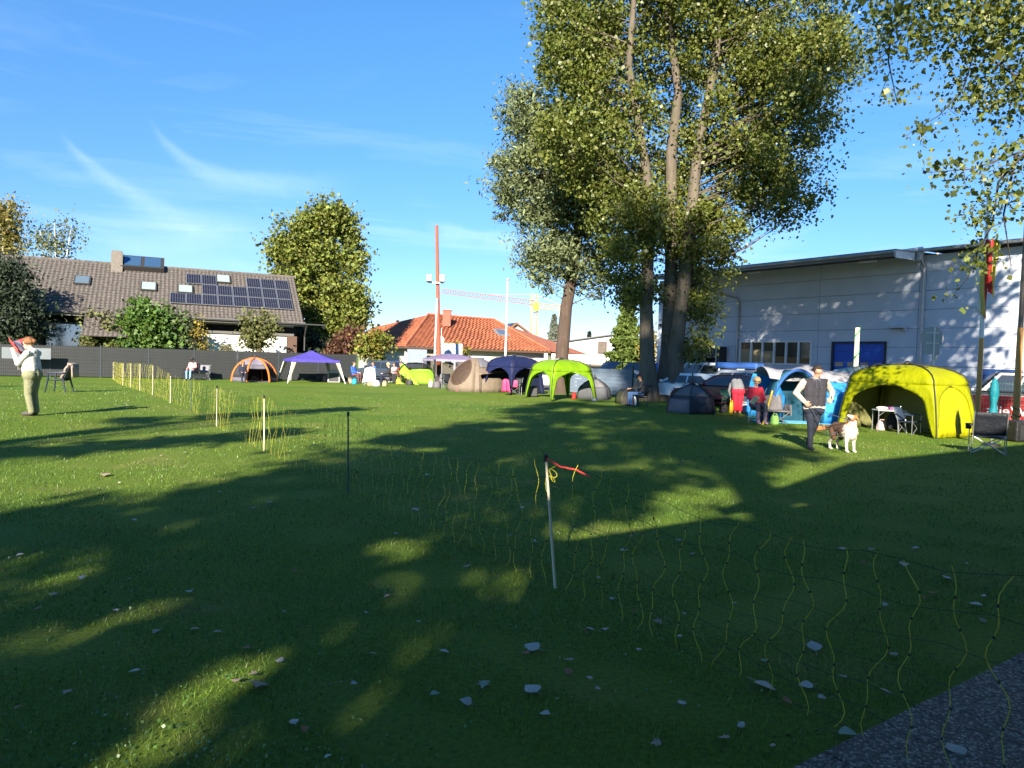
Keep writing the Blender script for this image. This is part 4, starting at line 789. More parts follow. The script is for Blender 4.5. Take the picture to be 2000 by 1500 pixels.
hung('flag', 'white and red flag hanging below the black red and gold one', zf(606), zf(498), [FWh, M('crest_gold', (.55, .4, .08), .6), FR], -.10, .44, .04)
t, o = pole_thing('flagpole', 'bare orange flagpole at the right edge', 'flagpole', 1984, 815, 21.5)
zt = at(1999, 500, 21.5).z; zm = at(1990, 640, 21.5).z
MB().tube([(0, 0, 0), (0, 0, zm)], [.095, .085], 10).build('lower_pole', ORG, t, smooth=60); MB().tube([(0, 0, zm), (0, 0, zt+2)], [.075, .05], 10).build('upper_pole', M('dark_pole', (.12, .10, .09), .6), t, smooth=60)
MB().tube([(.1*math.cos(a), .1*math.sin(a), .9-.4*a/12) for a in np.linspace(0, 25, 60)], .012, 5).build('rope', M('dark_rope', (.05, .05, .05), .9), t)
# striped post behind the blue tent
t, o = pole_thing('striped_post', 'pale post with green spiral stripes behind the blue tent', 'post', 1668, 790, 27.6)
z1 = at(1672, 640, 27.6).z; MB().tube([(0, 0, 0), (0, 0, z1)], [.10, .085], 12).build('post', M('cream_paint', (.70, .66, .42), .6), t, smooth=60)
mb = MB(); k = 60; GS = M('stripe_green', (.06, .26, .09), .6)
for i in range(k):
    a0, a1 = i*.42, (i+1)*.42; z_a, z_b = z1*i/k, z1*(i+1)/k; r_ = .104
    mb.add([(r_*math.cos(a0), r_*math.sin(a0), z_a), (r_*math.cos(a1), r_*math.sin(a1), z_b), (r_*math.cos(a1), r_*math.sin(a1), z_b+.1), (r_*math.cos(a0), r_*math.sin(a0), z_a+.1)], [(0, 1, 2, 3)])
mb.build('spiral_stripe', GS, t, solid=.004)
# ================================================================== TENTS AND SHELTERS
def fab(name, col, tr=.3, rough=.6, var=.07): return M(name, col, rough, var, 2.5, .8, 3.5, trans=tr, spec=.3, bdist=.07)
SCREEN = M('screen_mesh', (.05, .05, .055), .8, .1, alpha=.62); GREYF = fab('grey_fabric', (.16, .15, .18), .2); BLKF = fab('black_fabric', (.02, .02, .022), .1)
POLE = M('dark_pole_metal', (.04, .04, .045), .4, metal=.3); ALUP = M('grey_pole_metal', (.45, .45, .46), .4, metal=.6)

def pop_tent(name, label, loc, rz, n, R, H, prof, spec, ribm, ribw=.03, ribskip=0, hubm=POLE, sag=.06, floor=None, ribs_out=False):
    """hub tent: n ribs follow prof [(r,z) base to top as fractions]; spec[i] = bands [(k0,k1,material,part name)] of profile indices for panel i"""
    t = thing(name, label, 'tent', loc, rz); P = [Vector((r*R, 0, z*H)) for r, z in prof]
    def rib(i, k): a = 2*math.pi*i/n; p = P[k]; return Vector((p.x*math.cos(a), p.x*math.sin(a), p.z))
    for i in range(n):
        for (k0, k1, m, nm) in spec[i % len(spec)]:
            if m is None: continue
            ks = list(range(k0, k1+1)); mb = MB(); U = 6; vs = []
            for k in ks:
                a, b = rib(i, k), rib(i+1, k)
                for j in range(U+1):
                    s = j/U; p = a.lerp(b, s); s_ = sag*math.sin(math.pi*s)*(.3+.7*math.sin(math.pi*k/(len(P)-1))); d = Vector((p.x, p.y, 0)); p = p-(d.normalized() if d.length > .01 else Vector((0, 0, 1)))*s_-Vector((0, 0, s_*.5*(k/(len(P)-1)))); vs.append(p)
            w = U+1; mb.add(vs, [(r*w+c, r*w+c+1, (r+1)*w+c+1, (r+1)*w+c) for r in range(len(ks)-1) for c in range(U)]); mb.build(nm, m, t, smooth=50, solid=.006)
        off = 1.02 if ribs_out else 1.004
        MB().tube([Vector((rib(i, k).x*off, rib(i, k).y*off, rib(i, k).z+.01)) for k in range(len(P))], ribw, 6).build('rib', ribm, t, smooth=60)
    mb = MB(); mb.lathe([(.05, H-.02), (.12, H+.02), (.12, H+.07), (.04, H+.10), (.03, H+.22)], (0, 0, 0), 8); mb.build('hub', hubm, t)
    if floor: MB().lathe([(R*.97, .0), (R*.97, .02)], (0, 0, .005), n).build('floor_sheet', floor, t)
    return t
DOME = [(1, 0), (.98, .18), (.93, .38), (.84, .56), (.70, .73), (.50, .87), (.26, .96), (.06, 1.0)]
HEXP = [(1, 0), (.98, .15), (.95, .32), (.90, .5), (.80, .62), (.56, .80), (.30, .94), (.07, 1.0)]
ORGF = fab('orange_sleeve', (.75, .22, .05), .25); LILG = fab('lilac_grey', (.22, .20, .27), .25)
sc_w = [(0, 1, GREYF, 'skirt'), (1, 4, SCREEN, 'screen'), (4, 7, LILG, 'roof_panel')]; sc_o = [(4, 7, LILG, 'roof_panel'), (3, 4, GREYF, 'valance')]; sc_d = [(0, 4, BLKF, 'rear_wall'), (4, 7, LILG, 'roof_panel')]
p = gnd(497, 745); pop_tent('dome_tent', 'grey and orange hexagonal pop-up tent in front of the dark fence', T3(p), math.radians(30), 6, 1.32, 1.42, DOME, [sc_d, sc_d, sc_d, sc_w, sc_o, sc_w], ORGF, .055, floor=GREYF)

# blue gazebo with cream legs
GB = fab('gazebo_blue', (.095, .075, .40), .22); CRM = fab('cream_cloth', (.50, .45, .35), .3)
p = gnd(607, 747); gt = thing('gazebo', 'blue peaked gazebo with cream legs by the dark fence', 'gazebo', T3(p), math.radians(28))
W, E = 1.42, 1.72; H1, H0 = 2.0, 1.42; cs = [(-1, -1), (1, -1), (1, 1), (-1, 1)]
for i in range(4):
    a, b = cs[i], cs[(i+1) % 4]; mb = MB()
    def rf(s, t_, a=a, b=b):
        q = Vector(((lerp(a[0], b[0], s))*W, (lerp(a[1], b[1], s))*W, H0)).lerp(Vector((0, 0, H1)), t_); q.z -= .05*math.sin(math.pi*t_)+.03*math.sin(math.pi*s)*(1-t_); return q
    mb.grid(rf, 8, 8); mb.build('roof_panel', GB, gt, smooth=50, solid=.006)
    mb = MB(); mb.grid(lambda s, t_, a=a, b=b: Vector((lerp(a[0], b[0], s)*(W+.005), lerp(a[1], b[1], s)*(W+.005), H0-.16*t_+.01-.03*math.sin(math.pi*s)*(1-t_))), 10, 1); mb.build('valance', GB, gt, solid=.006)
    x, y = cs[i]; top = Vector((x*(W-.04), y*(W-.04), H0-.05)); bot = Vector((x*E, y*E, 0))
    MB().bar(bot, top, .035).build('leg', WHT, gt)
    mb = MB()
    for dx, dy in ((-x, 0), (0, -y)): mb.add([top, top+Vector((dx*.24, dy*.24, 0)), bot.lerp(top, .25)+Vector((dx*.10, dy*.10, 0)), bot+Vector((dx*.02, dy*.02, .03)), bot+Vector((0, 0, .03))], [(0, 1, 2, 3, 4)])
    mb.build('leg_curtain', CRM, gt, solid=.006)

def event_shelter(name, label, c, v1, v2, H, roofm, legm=None, walls=(), polem=POLE, te=.60, zel=.70, rel=.86, cat='shelter', legw=.10):
    """four curved legs at c ± v1/2 ± v2/2; roof dome above arched openings. walls: (side, material)"""
    t = thing(name, label, cat, T3(c)); v1, v2 = Vector(v1), Vector(v2); cor = [-v1/2-v2/2, v1/2-v2/2, v1/2+v2/2, -v1/2+v2/2]
    def pole(k, q):     # q 0..1 from base to hub
        b = cor[k % 4]
        if q < te: f = q/te; r = lerp(1.0, rel, f**1.6); z = zel*H*f
        else: f = (q-te)/(1-te); r = rel*math.cos(f*math.pi/2)**.9 if f < 1 else 0; z = zel*H+(1-zel)*H*math.sin(f*math.pi/2)**.85
        return Vector((b.x*r, b.y*r, z))
    for s in range(4):
        mb = MB(); mb.grid(lambda a, b: (lambda A, B: A.lerp(B, a)-Vector((0, 0, .05*math.sin(math.pi*a)*(1-b))))(pole(s, te+(1-te)*b), pole(s+1, te+(1-te)*b)), 10, 10); mb.build('roof_panel', roofm, t, smooth=60, solid=.006)
        for e, (ka, kb) in enumerate(((s, s+1), (s+1, s))):
            mb = MB()
            def lg(a, b, ka=ka, kb=kb):
                q = te*b; A, B = pole(ka, q), pole(kb, q); w = .02+legw*b**.7+(.5-legw-.02)*max(0, (b-.62)/.38)**2.6; return A.lerp(B, min(.5, w)*a)
            mb.grid(lg, 4, 16); mb.build('leg_panel', legm or roofm, t, smooth=60, solid=.006)
        MB().tube([pole(s, q/14)*1.012 for q in range(15)], .016, 6).build('pole', polem, t)
    for s, m in walls:
        mb = MB(); mb.grid(lambda a, b: pole(s, te*b*.98).lerp(pole(s+1, te*b*.98), .02+.96*a)*.985 + Vector((0, 0, .02)), 8, 8); mb.build('wall_panel', m, t, smooth=60, solid=.006)
    mb = MB(); mb.lathe([(.06, H), (.10, H+.03), (.10, H+.07), (.03, H+.12)], (0, 0, 0), 8)
    for k in range(4): mb.tube([Vector((0, 0, H+.06)), pole(k, te+(1-te)*.45)+Vector((0, 0, .10))], .012, 5)
    mb.build('hub_frame', polem, t); return t
LIME = fab('lime_fabric', (.24, .44, .01), .30)
event_shelter('shelter', 'open lime green shelter in front of the pine trunk', Vector((2.3, 33.6, 0)), (2.2, 2.05, 0), (-1.1, 2.55, 0), 1.86, LIME, te=.62)
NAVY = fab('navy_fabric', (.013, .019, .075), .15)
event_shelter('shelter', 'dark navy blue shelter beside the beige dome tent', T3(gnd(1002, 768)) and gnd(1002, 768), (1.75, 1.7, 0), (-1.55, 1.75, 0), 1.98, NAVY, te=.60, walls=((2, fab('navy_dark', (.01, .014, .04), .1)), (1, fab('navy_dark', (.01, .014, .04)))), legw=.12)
YEL = fab('yellow_fabric', (.37, .39, .0), .34); YELW = fab('yellow_wall_sunlit', (.46, .44, .004), .3); OLV = fab('olive_inner', (.30, .30, .12), .35)  # wall yellow set brighter than the roof: its sunlight is in the colour
YC = Vector((11.45, 19.05, 0)); YL, YR = Vector((-1.3, 2.9, 0)), Vector((1.68, .9, 0))
ys_ = event_shelter('shelter', 'big yellow shelter with olive inside walls near the right edge', YC+YL/2+YR/2, tuple(YR), tuple(YL), 1.98, YEL, te=.60, zel=.72, walls=((0, YELW), (1, OLV), (2, OLV)), legw=.12)
# part-open zip in the sunlit wall
MB().add([(YC-Vector(ys_.location)+YR*.50+Vector((-.02, -.06, .10))), (YC-Vector(ys_.location)+YR*.56+Vector((.03, -.05, .12))), (YC-Vector(ys_.location)+YR*.50+Vector((.02, .03, .85)))], [(0, 1, 2)]).build('zip_opening', fab('olive_dark', (.16, .15, .03), .1), ys_, solid=.006)

# lilac gazebo with screen walls
LIL = fab('lilac_roof', (.21, .17, .29), .2); LILF = fab('lilac_frame', (.42, .36, .46), .25)
p = gnd(880, 751); lg_ = thing('gazebo', 'lilac grey screen gazebo between lime tent and beige dome', 'gazebo', T3(p), math.radians(22)); W = 1.58; H0, H1 = 1.68, 2.08
for i in range(4):
    a, b = cs[i], cs[(i+1) % 4]; mb = MB()
    mb.grid(lambda s, q, a=a, b=b: Vector((lerp(a[0], b[0], s)*W*(1-q), lerp(a[1], b[1], s)*W*(1-q), lerp(H0, H1, math.sin(q*math.pi/2))-.04*math.sin(math.pi*s)*(1-q))), 8, 8); mb.build('roof_panel', LIL, lg_, smooth=60, solid=.006)
    MB().bar(Vector((a[0]*W, a[1]*W, 0)), Vector((a[0]*W, a[1]*W, H0)), .10, .10).build('leg', POLE if i == 0 else LILF, lg_)
    mb = MB(); mb.bar(Vector((a[0]*W, a[1]*W, H0-.06)), Vector((b[0]*W, b[1]*W, H0-.06)), .03, .12); mb.build('top_band', LILF, lg_)
    if i in (1, 2, 0):
        mb = MB(); x0 = .42 if i == 0 else 0
        mb.quad(*[Vector((lerp(a[0], b[0], s)*(W-.02), lerp(a[1], b[1], s)*(W-.02), z)) for s, z in ((x0, .05), (1, .05), (1, H0-.1), (x0, H0-.1))]); mb.build('screen', SCREEN, lg_)
        if i == 0:
            MB().bar(Vector((lerp(a[0], b[0], .42)*W, a[1]*W, .02)), Vector((lerp(a[0], b[0], .42)*W, a[1]*W, H0-.1)), .12, .03).build('door_strip', LILF, lg_)
            MB().bar(Vector((lerp(a[0], b[0], .46)*W, a[1]*W-.01, H0-.15)), Vector((lerp(a[0], b[0], .9)*W, a[1]*W-.01, .55)), .07, .02).build('tie_strap', LILF, lg_)

# lime beach shelter: shell with dark window band, open towards the lawn
LIMB = fab('bright_lime', (.30, .52, .05), .3); p = gnd(812, 751); ls = thing('beach_shelter', 'bright lime beach shelter with dark net windows beside the picnic group', 'tent', T3(p), math.radians(-6))
def shell(a, q, R=1.15, H=1.42): th = lerp(-.15, 3.3, a); r = R*math.cos(q*math.pi/2)**.6; return Vector((r*math.cos(th)*1.15, r*math.sin(th)*.9, H*math.sin(q*math.pi/2)))
for (q0, q1, m, nm) in ((0, .5, LIMB, 'wall'), (.5, .78, SCREEN, 'net_window'), (.78, 1.0, BLKF, 'top_panel')):
    MB().grid(lambda a, b: shell(a, lerp(q0, q1, b)), 18, 6).build(nm, m, ls, smooth=60, solid=.006)
MB().add([Vector((-1.30, -.1, 0)), Vector((.35, -.55, .02)), Vector((-.2, -.35, .75)), Vector((-.9, 0, 1.35)), Vector((-1.05, .05, 1.2))], [(0, 1, 2, 3, 4)]).build('front_flap', LIMB, ls, solid=.008)
MB().tube([shell(0, q/8) for q in range(9)]+[shell(1, 1-q/8) for q in range(9)], .02, 6).build('frame_arch', BLKF, ls)
MB().add([(-1.3, -.15, 0.01), (.5, -1.0, .01), (1.5, -.7, .01), (1.35, .2, .01), (-1.3, .3, .01)], [(0, 1, 2, 3, 4)]).build('ground_sheet', fab('sheet_dark', (.05, .05, .06), .1), ls, solid=.006)

# beige dome tent
BGE = fab('beige_fabric', (.25, .195, .145), .3); GWN = fab('grey_window', (.15, .15, .18), .2); BRN = fab('brown_inner', (.30, .17, .09), .3); p = gnd(930, 764)
bt = thing('dome_tent', 'beige dome tent with grey net panel and raised porch flap', 'tent', T3(p), math.radians(8)); R_, Hd = 1.62, 1.86
def dm_(a, q): th = a; r = R_*math.cos(q*math.pi/2)**1.2; return Vector((r*math.cos(th)*1.0, r*math.sin(th)*.85, Hd*math.sin(q*math.pi/2)))
MB().grid(lambda a, b: dm_(lerp(.0, math.pi, a), b), 20, 12).build('rear_shell', BGE, bt, smooth=60, solid=.008)
MB().grid(lambda a, b: dm_(lerp(math.pi, math.radians(262), a), lerp(.0, 1, b))*(1.0), 10, 12).build('left_shell', BGE, bt, smooth=60, solid=.008)
MB().grid(lambda a, b: dm_(lerp(math.radians(275), 2*math.pi, a), lerp(.52, .98, b)), 10, 8).build('net_panel', GWN, bt, smooth=60, solid=.008)
MB().grid(lambda a, b: dm_(lerp(math.radians(262), math.radians(275), a), b), 3, 12).build('arch_band', BGE, bt, smooth=60, solid=.01)
MB().grid(lambda a, b: dm_(lerp(math.radians(275), 2*math.pi, a), .52)*(1-b)+Vector((lerp(.0, 1.75, a), lerp(-1.75, -.6, a), lerp(.95, 1.15, a)))*b, 10, 4).build('porch_flap', BGE, bt, smooth=60, solid=.008)
MB().grid(lambda a, b: dm_(lerp(math.radians(262), 2*math.pi, a), lerp(0, .27, b)), 10, 3).build('front_skirt', BGE, bt, smooth=60, solid=.008)
MB().grid(lambda a, b: Vector((lerp(-.95, 1.35, a), .25*math.sin(a*3), lerp(0, 1.35*math.sin(max(.15, math.pi*a)), b))), 10, 6).build('inner_wall', BRN, bt, smooth=60, solid=.008)
o0 = dm_(math.radians(215), .42)
MB().grid(lambda s, r: dm_(math.radians(lerp(193, 250, .5+.5*r*math.cos(s*6.2832))), lerp(.13, .72, .5+.5*r*math.sin(s*6.2832)))*1.014, 20, 5).build('dark_door_patch', fab('door_inside_shade', (.06, .038, .025), .1), bt)  # dark patch on the closed shell stands for the shaded inside
MB().tube([dm_(math.radians(lerp(193, 250, .5+.5*math.cos(a))), lerp(.13, .72, .5+.5*math.sin(a)))*1.016 for a in np.linspace(0, 2*math.pi, 24)], .03, 5).build('door_trim', fab('dark_brown_trim', (.10, .06, .04), .1), bt)
for q in (Vector((1.75, -.6, 1.12)), Vector((.0, -1.7, .95))): MB().tube([q, Vector((q.x+.02, q.y-.05, 0))], .012, 5).build('prop_pole', POLE, bt)

# low grey net tent behind the lime shelter leg, small olive dog tent, dark hexagonal tent
NETG = M('grey_net', (.10, .105, .115), .7, .15, 3, alpha=.86); DKG = fab('dark_grey_fabric', (.050, .052, .062), .15); MIDG = fab('mid_grey_fabric', (.19, .19, .20), .3)
p = gnd(1160, 779); pop_tent('net_tent', 'low grey net tent behind the lime shelter leg', T3(p), .2, 6, .88, .98, HEXP, [[(0, 4, NETG, 'net_wall'), (4, 7, MIDG, 'roof_panel')]], POLE, .014)
p = gnd(1224, 789); dt = thing('dog_tent', 'small olive dog tent beside the man in the cap', 'tent', T3(p), .3); OL = fab('olive_fabric', (.075, .075, .045), .15)
MB().grid(lambda a, b: Vector((.42*math.cos(a*math.pi)*(1-.1*b), lerp(-.35, .4, b), .66*math.sin(a*math.pi)**.8)), 12, 4).build('shell', OL, dt, smooth=60, solid=.008)
MB().add([Vector((.40*math.cos(a), -.34, .62*math.sin(a)**.8)) for a in np.linspace(0, math.pi, 13)], [tuple(range(13))]).build('net_door', M('brown_net', (.05, .045, .04), .8, alpha=.9), dt)
p = gnd(1350, 806); ht = pop_tent('hexagonal_tent', 'dark grey hexagonal tent with crossed hub poles right of the poplar', T3(p), math.radians(12), 6, .98, 1.06, HEXP, [[(0, 4, DKG, 'wall_panel'), (4, 7, MIDG, 'roof_panel')], [(0, 3, fab('pale_translucent', (.24, .22, .24), .4), 'wall_panel'), (3, 4, DKG, 'band'), (4, 7, MIDG, 'roof_panel')]], POLE, .018, ribs_out=True)
mb = MB(); mb.tube([(0, 0, 1.06), (0, 0, 1.55)], .025, 6); mb.build('hub_handle', POLE, ht)
for k in range(6): a = k*math.pi/3; MB().tube([(0, 0, 1.28), (.42*math.cos(a), .42*math.sin(a), 1.0)], .012, 5).build('hub_strut', POLE, ht)

# blue and white tunnel tent
BLU = fab('sky_blue_fabric', (.045, .36, .80), .3); DBL = fab('deep_blue_fabric', (.025, .10, .34), .2); TEAL = fab('teal_inner', (.012, .075, .12), .25); GWH = fab('pale_grey_fly', (.38, .37, .40), .3)
p = gnd(1606, 832)+Vector((.22, 1.95, 0)); tt = thing('tunnel_tent', 'blue and pale grey tunnel tent behind the walking man', 'tent', T3(p), math.radians(2), s=1.04)
TL, TH, TD = 1.50, 1.84, 1.15
def tz(x): return 1-.10*abs(math.sin(x*1.9))-.10*max(0, abs(x)-1.3)
def tun(x, s): k = tz(x); return Vector((x + .12*math.sin(s*2)*(1 if x > 0 else -1)*0, -TD*math.cos(s)*(1-.12*max(0, abs(x)-1.2)), TH*k*math.sin(s)**.72))
MB().grid(lambda a, b: tun(lerp(-TL, TL, a), lerp(.80, 2.2, b)), 24, 10).build('fly_sheet', GWH, tt, smooth=60, solid=.008)
MB().grid(lambda a, b: tun(lerp(-TL, TL, a), lerp(2.2, math.pi, b)), 24, 6).build('rear_wall', BLU, tt, smooth=60, solid=.008)
MB().grid(lambda a, b: tun(lerp(.10, 1.1, a), lerp(0, .80, b)), 10, 8).build('front_wall', BLU, tt, smooth=60, solid=.008)
# left porch: big arch with dark inner tent
def arch(cx, y, rx, rz, n=20): return [Vector((cx+rx*math.cos(a), y, rz*math.sin(a))) for a in np.linspace(0, math.pi, n)]
lo = arch(-.72, -1.12, .84, 1.62); li = arch(-.72, -.25, .82, 1.66)
mb = MB(); k = len(lo); mb.add(lo+li, [(i, i+1, k+i+1, k+i) for i in range(k-1)]); mb.build('porch_roof', fab('porch_teal', (.05, .20, .30), .45), tt, smooth=60, solid=.008)
mb = MB(); lo2 = arch(-.72, -1.10, .91, 1.71); mb.add(lo+lo2, [(i, i+1, k+i+1, k+i) for i in range(k-1)]); mb.build('porch_rim', DBL, tt, smooth=60, solid=.012)
MB().add(arch(-.72, -.12, .82, 1.6), [tuple(range(20))]).build('inner_door', TEAL, tt, solid=.008)
MB().tube(arch(-.72, -.30, .62, 1.35), .025, 6).build('inner_arch', BLKF, tt)
MB().grid(lambda a, b: Vector((lerp(-1.48, -.98, a)+.1*b, lerp(-1.12, -.6, a), lerp(0, 1.25-.5*a, b))), 6, 6).build('side_wing', BLU, tt, smooth=60, solid=.008)
# right end: bulging wall, dark window triangle, translucent hood
def endw(a, b): th = lerp(math.radians(255), math.radians(380), a); r = .92*(1-.18*b); return Vector((.92+r*math.cos(th)*.95, r*math.sin(th)*1.15-.02, lerp(0, 1.02, b)))
MB().grid(endw, 14, 6).build('end_wall', BLU, tt, smooth=60, solid=.008)
mb = MB(); tw_ = [endw(a, 1) for a in np.linspace(0, .78, 9)]; mb.add(tw_+[Vector((1.15, -.75, 1.62))], [(i, i+1, 9) for i in range(8)]); mb.build('end_window', fab('window_blue', (.07, .17, .32), .3), tt, smooth=60, solid=.008)
mb = MB(); mb.add([endw(.62, 1)*1.01, endw(1, .98)*1.01, Vector((1.2, -.75, 1.66)), Vector((1.08, -.80, 1.60))], [(0, 1, 2, 3)]); mb.build('blue_band', BLU, tt, solid=.01)
hd = [Vector((1.55+.42*math.cos(a), -.62-.32*math.cos(a), .95+.92*math.sin(a))) for a in np.linspace(0, math.pi, 14)]; hb = [Vector((1.0+.30*math.cos(a), -.1-.1*math.cos(a), 1.15+.58*math.sin(a))) for a in np.linspace(0, math.pi, 14)]
mb = MB(); mb.add(hd+hb, [(i, i+1, 15+i, 14+i) for i in range(13)]); mb.build('hood', M('clear_teal_film', (.22, .42, .52), .3, .1, 2, alpha=.75, trans=.3), tt, smooth=60, solid=.006)
MB().tube(hd, .014, 6).build('hood_rim', GWH, tt)
for a, b in ((Vector((1.35, -.75, 1.82)), Vector((1.62, -1.05, .88))), (Vector((1.85, -.45, 1.80)), Vector((1.62, -1.05, .88))), (Vector((1.62, -1.05, .88)), Vector((1.95, -1.3, .5))), (Vector((1.95, -1.3, .5)), Vector((2.0, -1.75, 0)))): MB().tube([a, b], .010, 5).build('guy_line', M('guy_yellow', (.72, .60, .22), .6), tt)
for a, b in ((Vector((-.12, -1.2, .62)), Vector((-.55, -2.0, 0))), (Vector((-1.55, -1.15, 1.0)), Vector((-2.15, -2.0, 0)))): MB().bar(a, b, .045, .012).build('guy_strap', M('strap_yellow', (.75, .52, .03), .6), tt)
MB().add([(-1.9, -1.25, .012), (1.7, -1.3, .012), (1.8, -.3, .012), (-1.9, -.2, .012)], [(0, 1, 2, 3)]).build('ground_sheet', fab('light_blue_sheet', (.16, .50, .78), .1), tt, solid=.01)

# blue market stall behind the fence
ms = thing('market_stall', 'stall with slanted blue tarpaulin roofs behind the slatted fence', 'stall', T3(at(1225, 740, 41)-Vector((0, 0, at(1225, 740, 41).z)))); mo = Vector(ms.location)
TARP = fab('blue_tarp', (.06, .10, .19), .2); TARB = fab('bright_tarp', (.03, .17, .55), .2)
def q4(c, Ys): return [at(u, v, Y)-mo for (u, v), Y in zip(c, Ys)]
MB().add(q4([(1168, 722), (1198, 720), (1216, 707), (1182, 706)], [40.5, 40.5, 43, 43]), [(0, 1, 2, 3)]).build('roof_tarp', TARP, ms, solid=.01)
MB().add(q4([(1202, 734), (1238, 736), (1262, 709), (1228, 708)], [39.8, 39.8, 43, 43]), [(0, 1, 2, 3)]).build('roof_tarp', fab('grey_blue_tarp', (.10, .13, .16), .2), ms, solid=.01)
MB().add(q4([(1238, 735), (1285, 734), (1285, 710), (1262, 709)], [40.2, 40.2, 43, 43]), [(0, 1, 2, 3)]).build('roof_tarp', TARB, ms, solid=.01)
for u in (1184, 1216, 1262, 1284): a = at(u, 708, 43)-mo; MB().tube([Vector((a.x, a.y, 0)), a], .04, 6).build('post', NAVP, ms)
MB().bar(at(1182, 707, 43)-mo, at(1285, 710, 43)-mo, .06, .06).build('ridge_rail', NAVP, ms)
# graffiti-like printed panel leaning at the stall
wp = MB().box((0, 0, 0), (1.1, .04, .95)).build('printed_panel', M('printed_white', (.50, .55, .62), .6, .5, 9)); wp.location = at(1229, 753, 38.6); wp.location.z = .5; tag(wp, 'white panel with dark scrawled print behind the man in the cap', 'panel')
# ================================================================== CARS
TYRE = M('tyre_rubber', (.018, .018, .019), .85); RIM = M('alloy_rim', (.45, .46, .47), .3, .1, metal=.8); CGL = M('car_glass', (.018, .022, .026), .06, .05, 1, spec=.9); LAMP = M('headlamp', (.65, .66, .68), .1); TAIL = M('tail_lamp', (.35, .01, .01), .2); PLAS = M('black_plastic', (.02, .02, .021), .6)
def car(name, label, loc, rz, paint, L_=4.5, W_=1.8, H_=1.5, kind='hatch', box=None):
    t = thing(name, label, 'car', loc, rz); hl = L_/2
    if kind == 'van': lower = [(-hl, .32), (-hl+.02, 1.0), (hl-.95, 1.02), (hl-.12, .78), (hl, .55), (hl-.02, .30)]; cab = [(-hl+.02, 1.0), (-hl+.08, H_-.12), (-hl+.3, H_), (hl-1.75, H_), (hl-.95, 1.02)]
    elif kind == 'suv': lower = [(-hl, .35), (-hl+.03, .98), (hl-1.1, 1.0), (hl-.15, .86), (hl, .6), (hl-.03, .34)]; cab = [(-hl+.05, .98), (-hl+.22, H_-.1), (-hl+.5, H_), (hl-2.0, H_), (hl-1.15, 1.0)]
    else: lower = [(-hl, .30), (-hl+.04, .86), (hl-1.15, .90), (hl-.18, .72), (hl, .52), (hl-.03, .28)]; cab = [(-hl+.12, .87), (-hl+.55, H_-.06), (-hl+1.0, H_), (hl-2.0, H_-.03), (hl-1.2, .90)]
    def loft(poly, w0, w1, z0, z1):
        k = len(poly); wd = lambda z: lerp(w0, w1, min(1, max(0, (z-z0)/(z1-z0))))
        vs = [(x, -wd(z)/2, z) for x, z in poly]+[(x, wd(z)/2, z) for x, z in poly]
        return vs, [tuple(range(k-1, -1, -1)), tuple(range(k, 2*k))]+[(i, (i+1) % k, k+(i+1) % k, k+i) for i in range(k)]
    mb = MB(); mb.add(*loft(lower, W_, W_, .3, 1)); mb.build('body', paint, t, smooth=35, bevel=.05)
    mb = MB(); mb.add(*loft(cab, W_-.04, W_-.42, .9, H_)); mb.build('cabin', paint, t, smooth=35, bevel=.05)
    # windows as slightly proud panes: side, rear, front
    def cabw(z): return lerp(W_-.04, W_-.42, min(1, max(0, (z-.9)/(H_-.9))))
    zb, zt_ = cab[0][1]+.06, H_-.14; xr0, xr1 = cab[0][0]+.28, cab[1][0]+.35; xf1, xf0 = cab[3][0]-.02, cab[4][0]-.28
    segs = 3 if kind != 'hatch' else 2
    for s in (-1, 1):
        for k in range(segs):
            a0, a1 = lerp(xr0, xf0, k/segs)+.04, lerp(xr0, xf0, (k+1)/segs)-.04; b0, b1 = lerp(xr1, xf1, k/segs)+.04, lerp(xr1, xf1, (k+1)/segs)-.04
            MB().add([(a0, s*(cabw(zb)/2+.012), zb), (a1, s*(cabw(zb)/2+.012), zb), (b1, s*(cabw(zt_)/2+.012), zt_), (b0, s*(cabw(zt_)/2+.012), zt_)], [(0, 1, 2, 3)]).build('side_window', CGL, t, solid=.012)
    x0, z0 = cab[0]; x1, z1 = cab[1]; w0, w1 = cabw(z0)/2-.16, cabw(z1)/2-.12
    MB().add([(x0-.015+.15*(x1-x0), -w0, lerp(z0, z1, .15)), (x0-.015+.15*(x1-x0), w0, lerp(z0, z1, .15)), (x1-.02, w1, z1-.04), (x1-.02, -w1, z1-.04)], [(0, 1, 2, 3)]).build('rear_window', CGL, t, solid=.012)
    x0, z0 = cab[4]; x1, z1 = cab[3]
    MB().add([(lerp(x0, x1, .08)+.03, -cabw(z0)/2+.14, lerp(z0, z1, .08)+.02), (lerp(x0, x1, .08)+.03, cabw(z0)/2-.14, lerp(z0, z1, .08)+.02), (lerp(x0, x1, .9)+.03, cabw(z1)/2-.10, lerp(z0, z1, .9)+.02), (lerp(x0, x1, .9)+.03, -cabw(z1)/2+.10, lerp(z0, z1, .9)+.02)], [(0, 1, 2, 3)]).build('windscreen', CGL, t, solid=.012)
    for sx in (-hl+.85, hl-.85):
        for s in (-1, 1):
            w = MB().tube([(sx, s*(W_/2-.20), .32), (sx, s*(W_/2+.015), .32)], .32, 20).build('wheel', TYRE, t, smooth=40); MB().tube([(sx, s*(W_/2+.0), .32), (sx, s*(W_/2+.03), .32)], .21, 14).build('rim', RIM, w)
    for s in (-1, 1):
        MB().box((hl-.06, s*(W_/2-.24), .68), (.16, .34, .16)).build('headlight', LAMP, t, bevel=.03); MB().box((-hl+.03, s*(W_/2-.12), .86), (.10, .2, .28)).build('tail_light', TAIL, t, bevel=.02)
        MB().box((hl-1.45, s*(W_/2+.08), 1.0), (.12, .2, .14)).build('mirror', paint, t, bevel=.03)
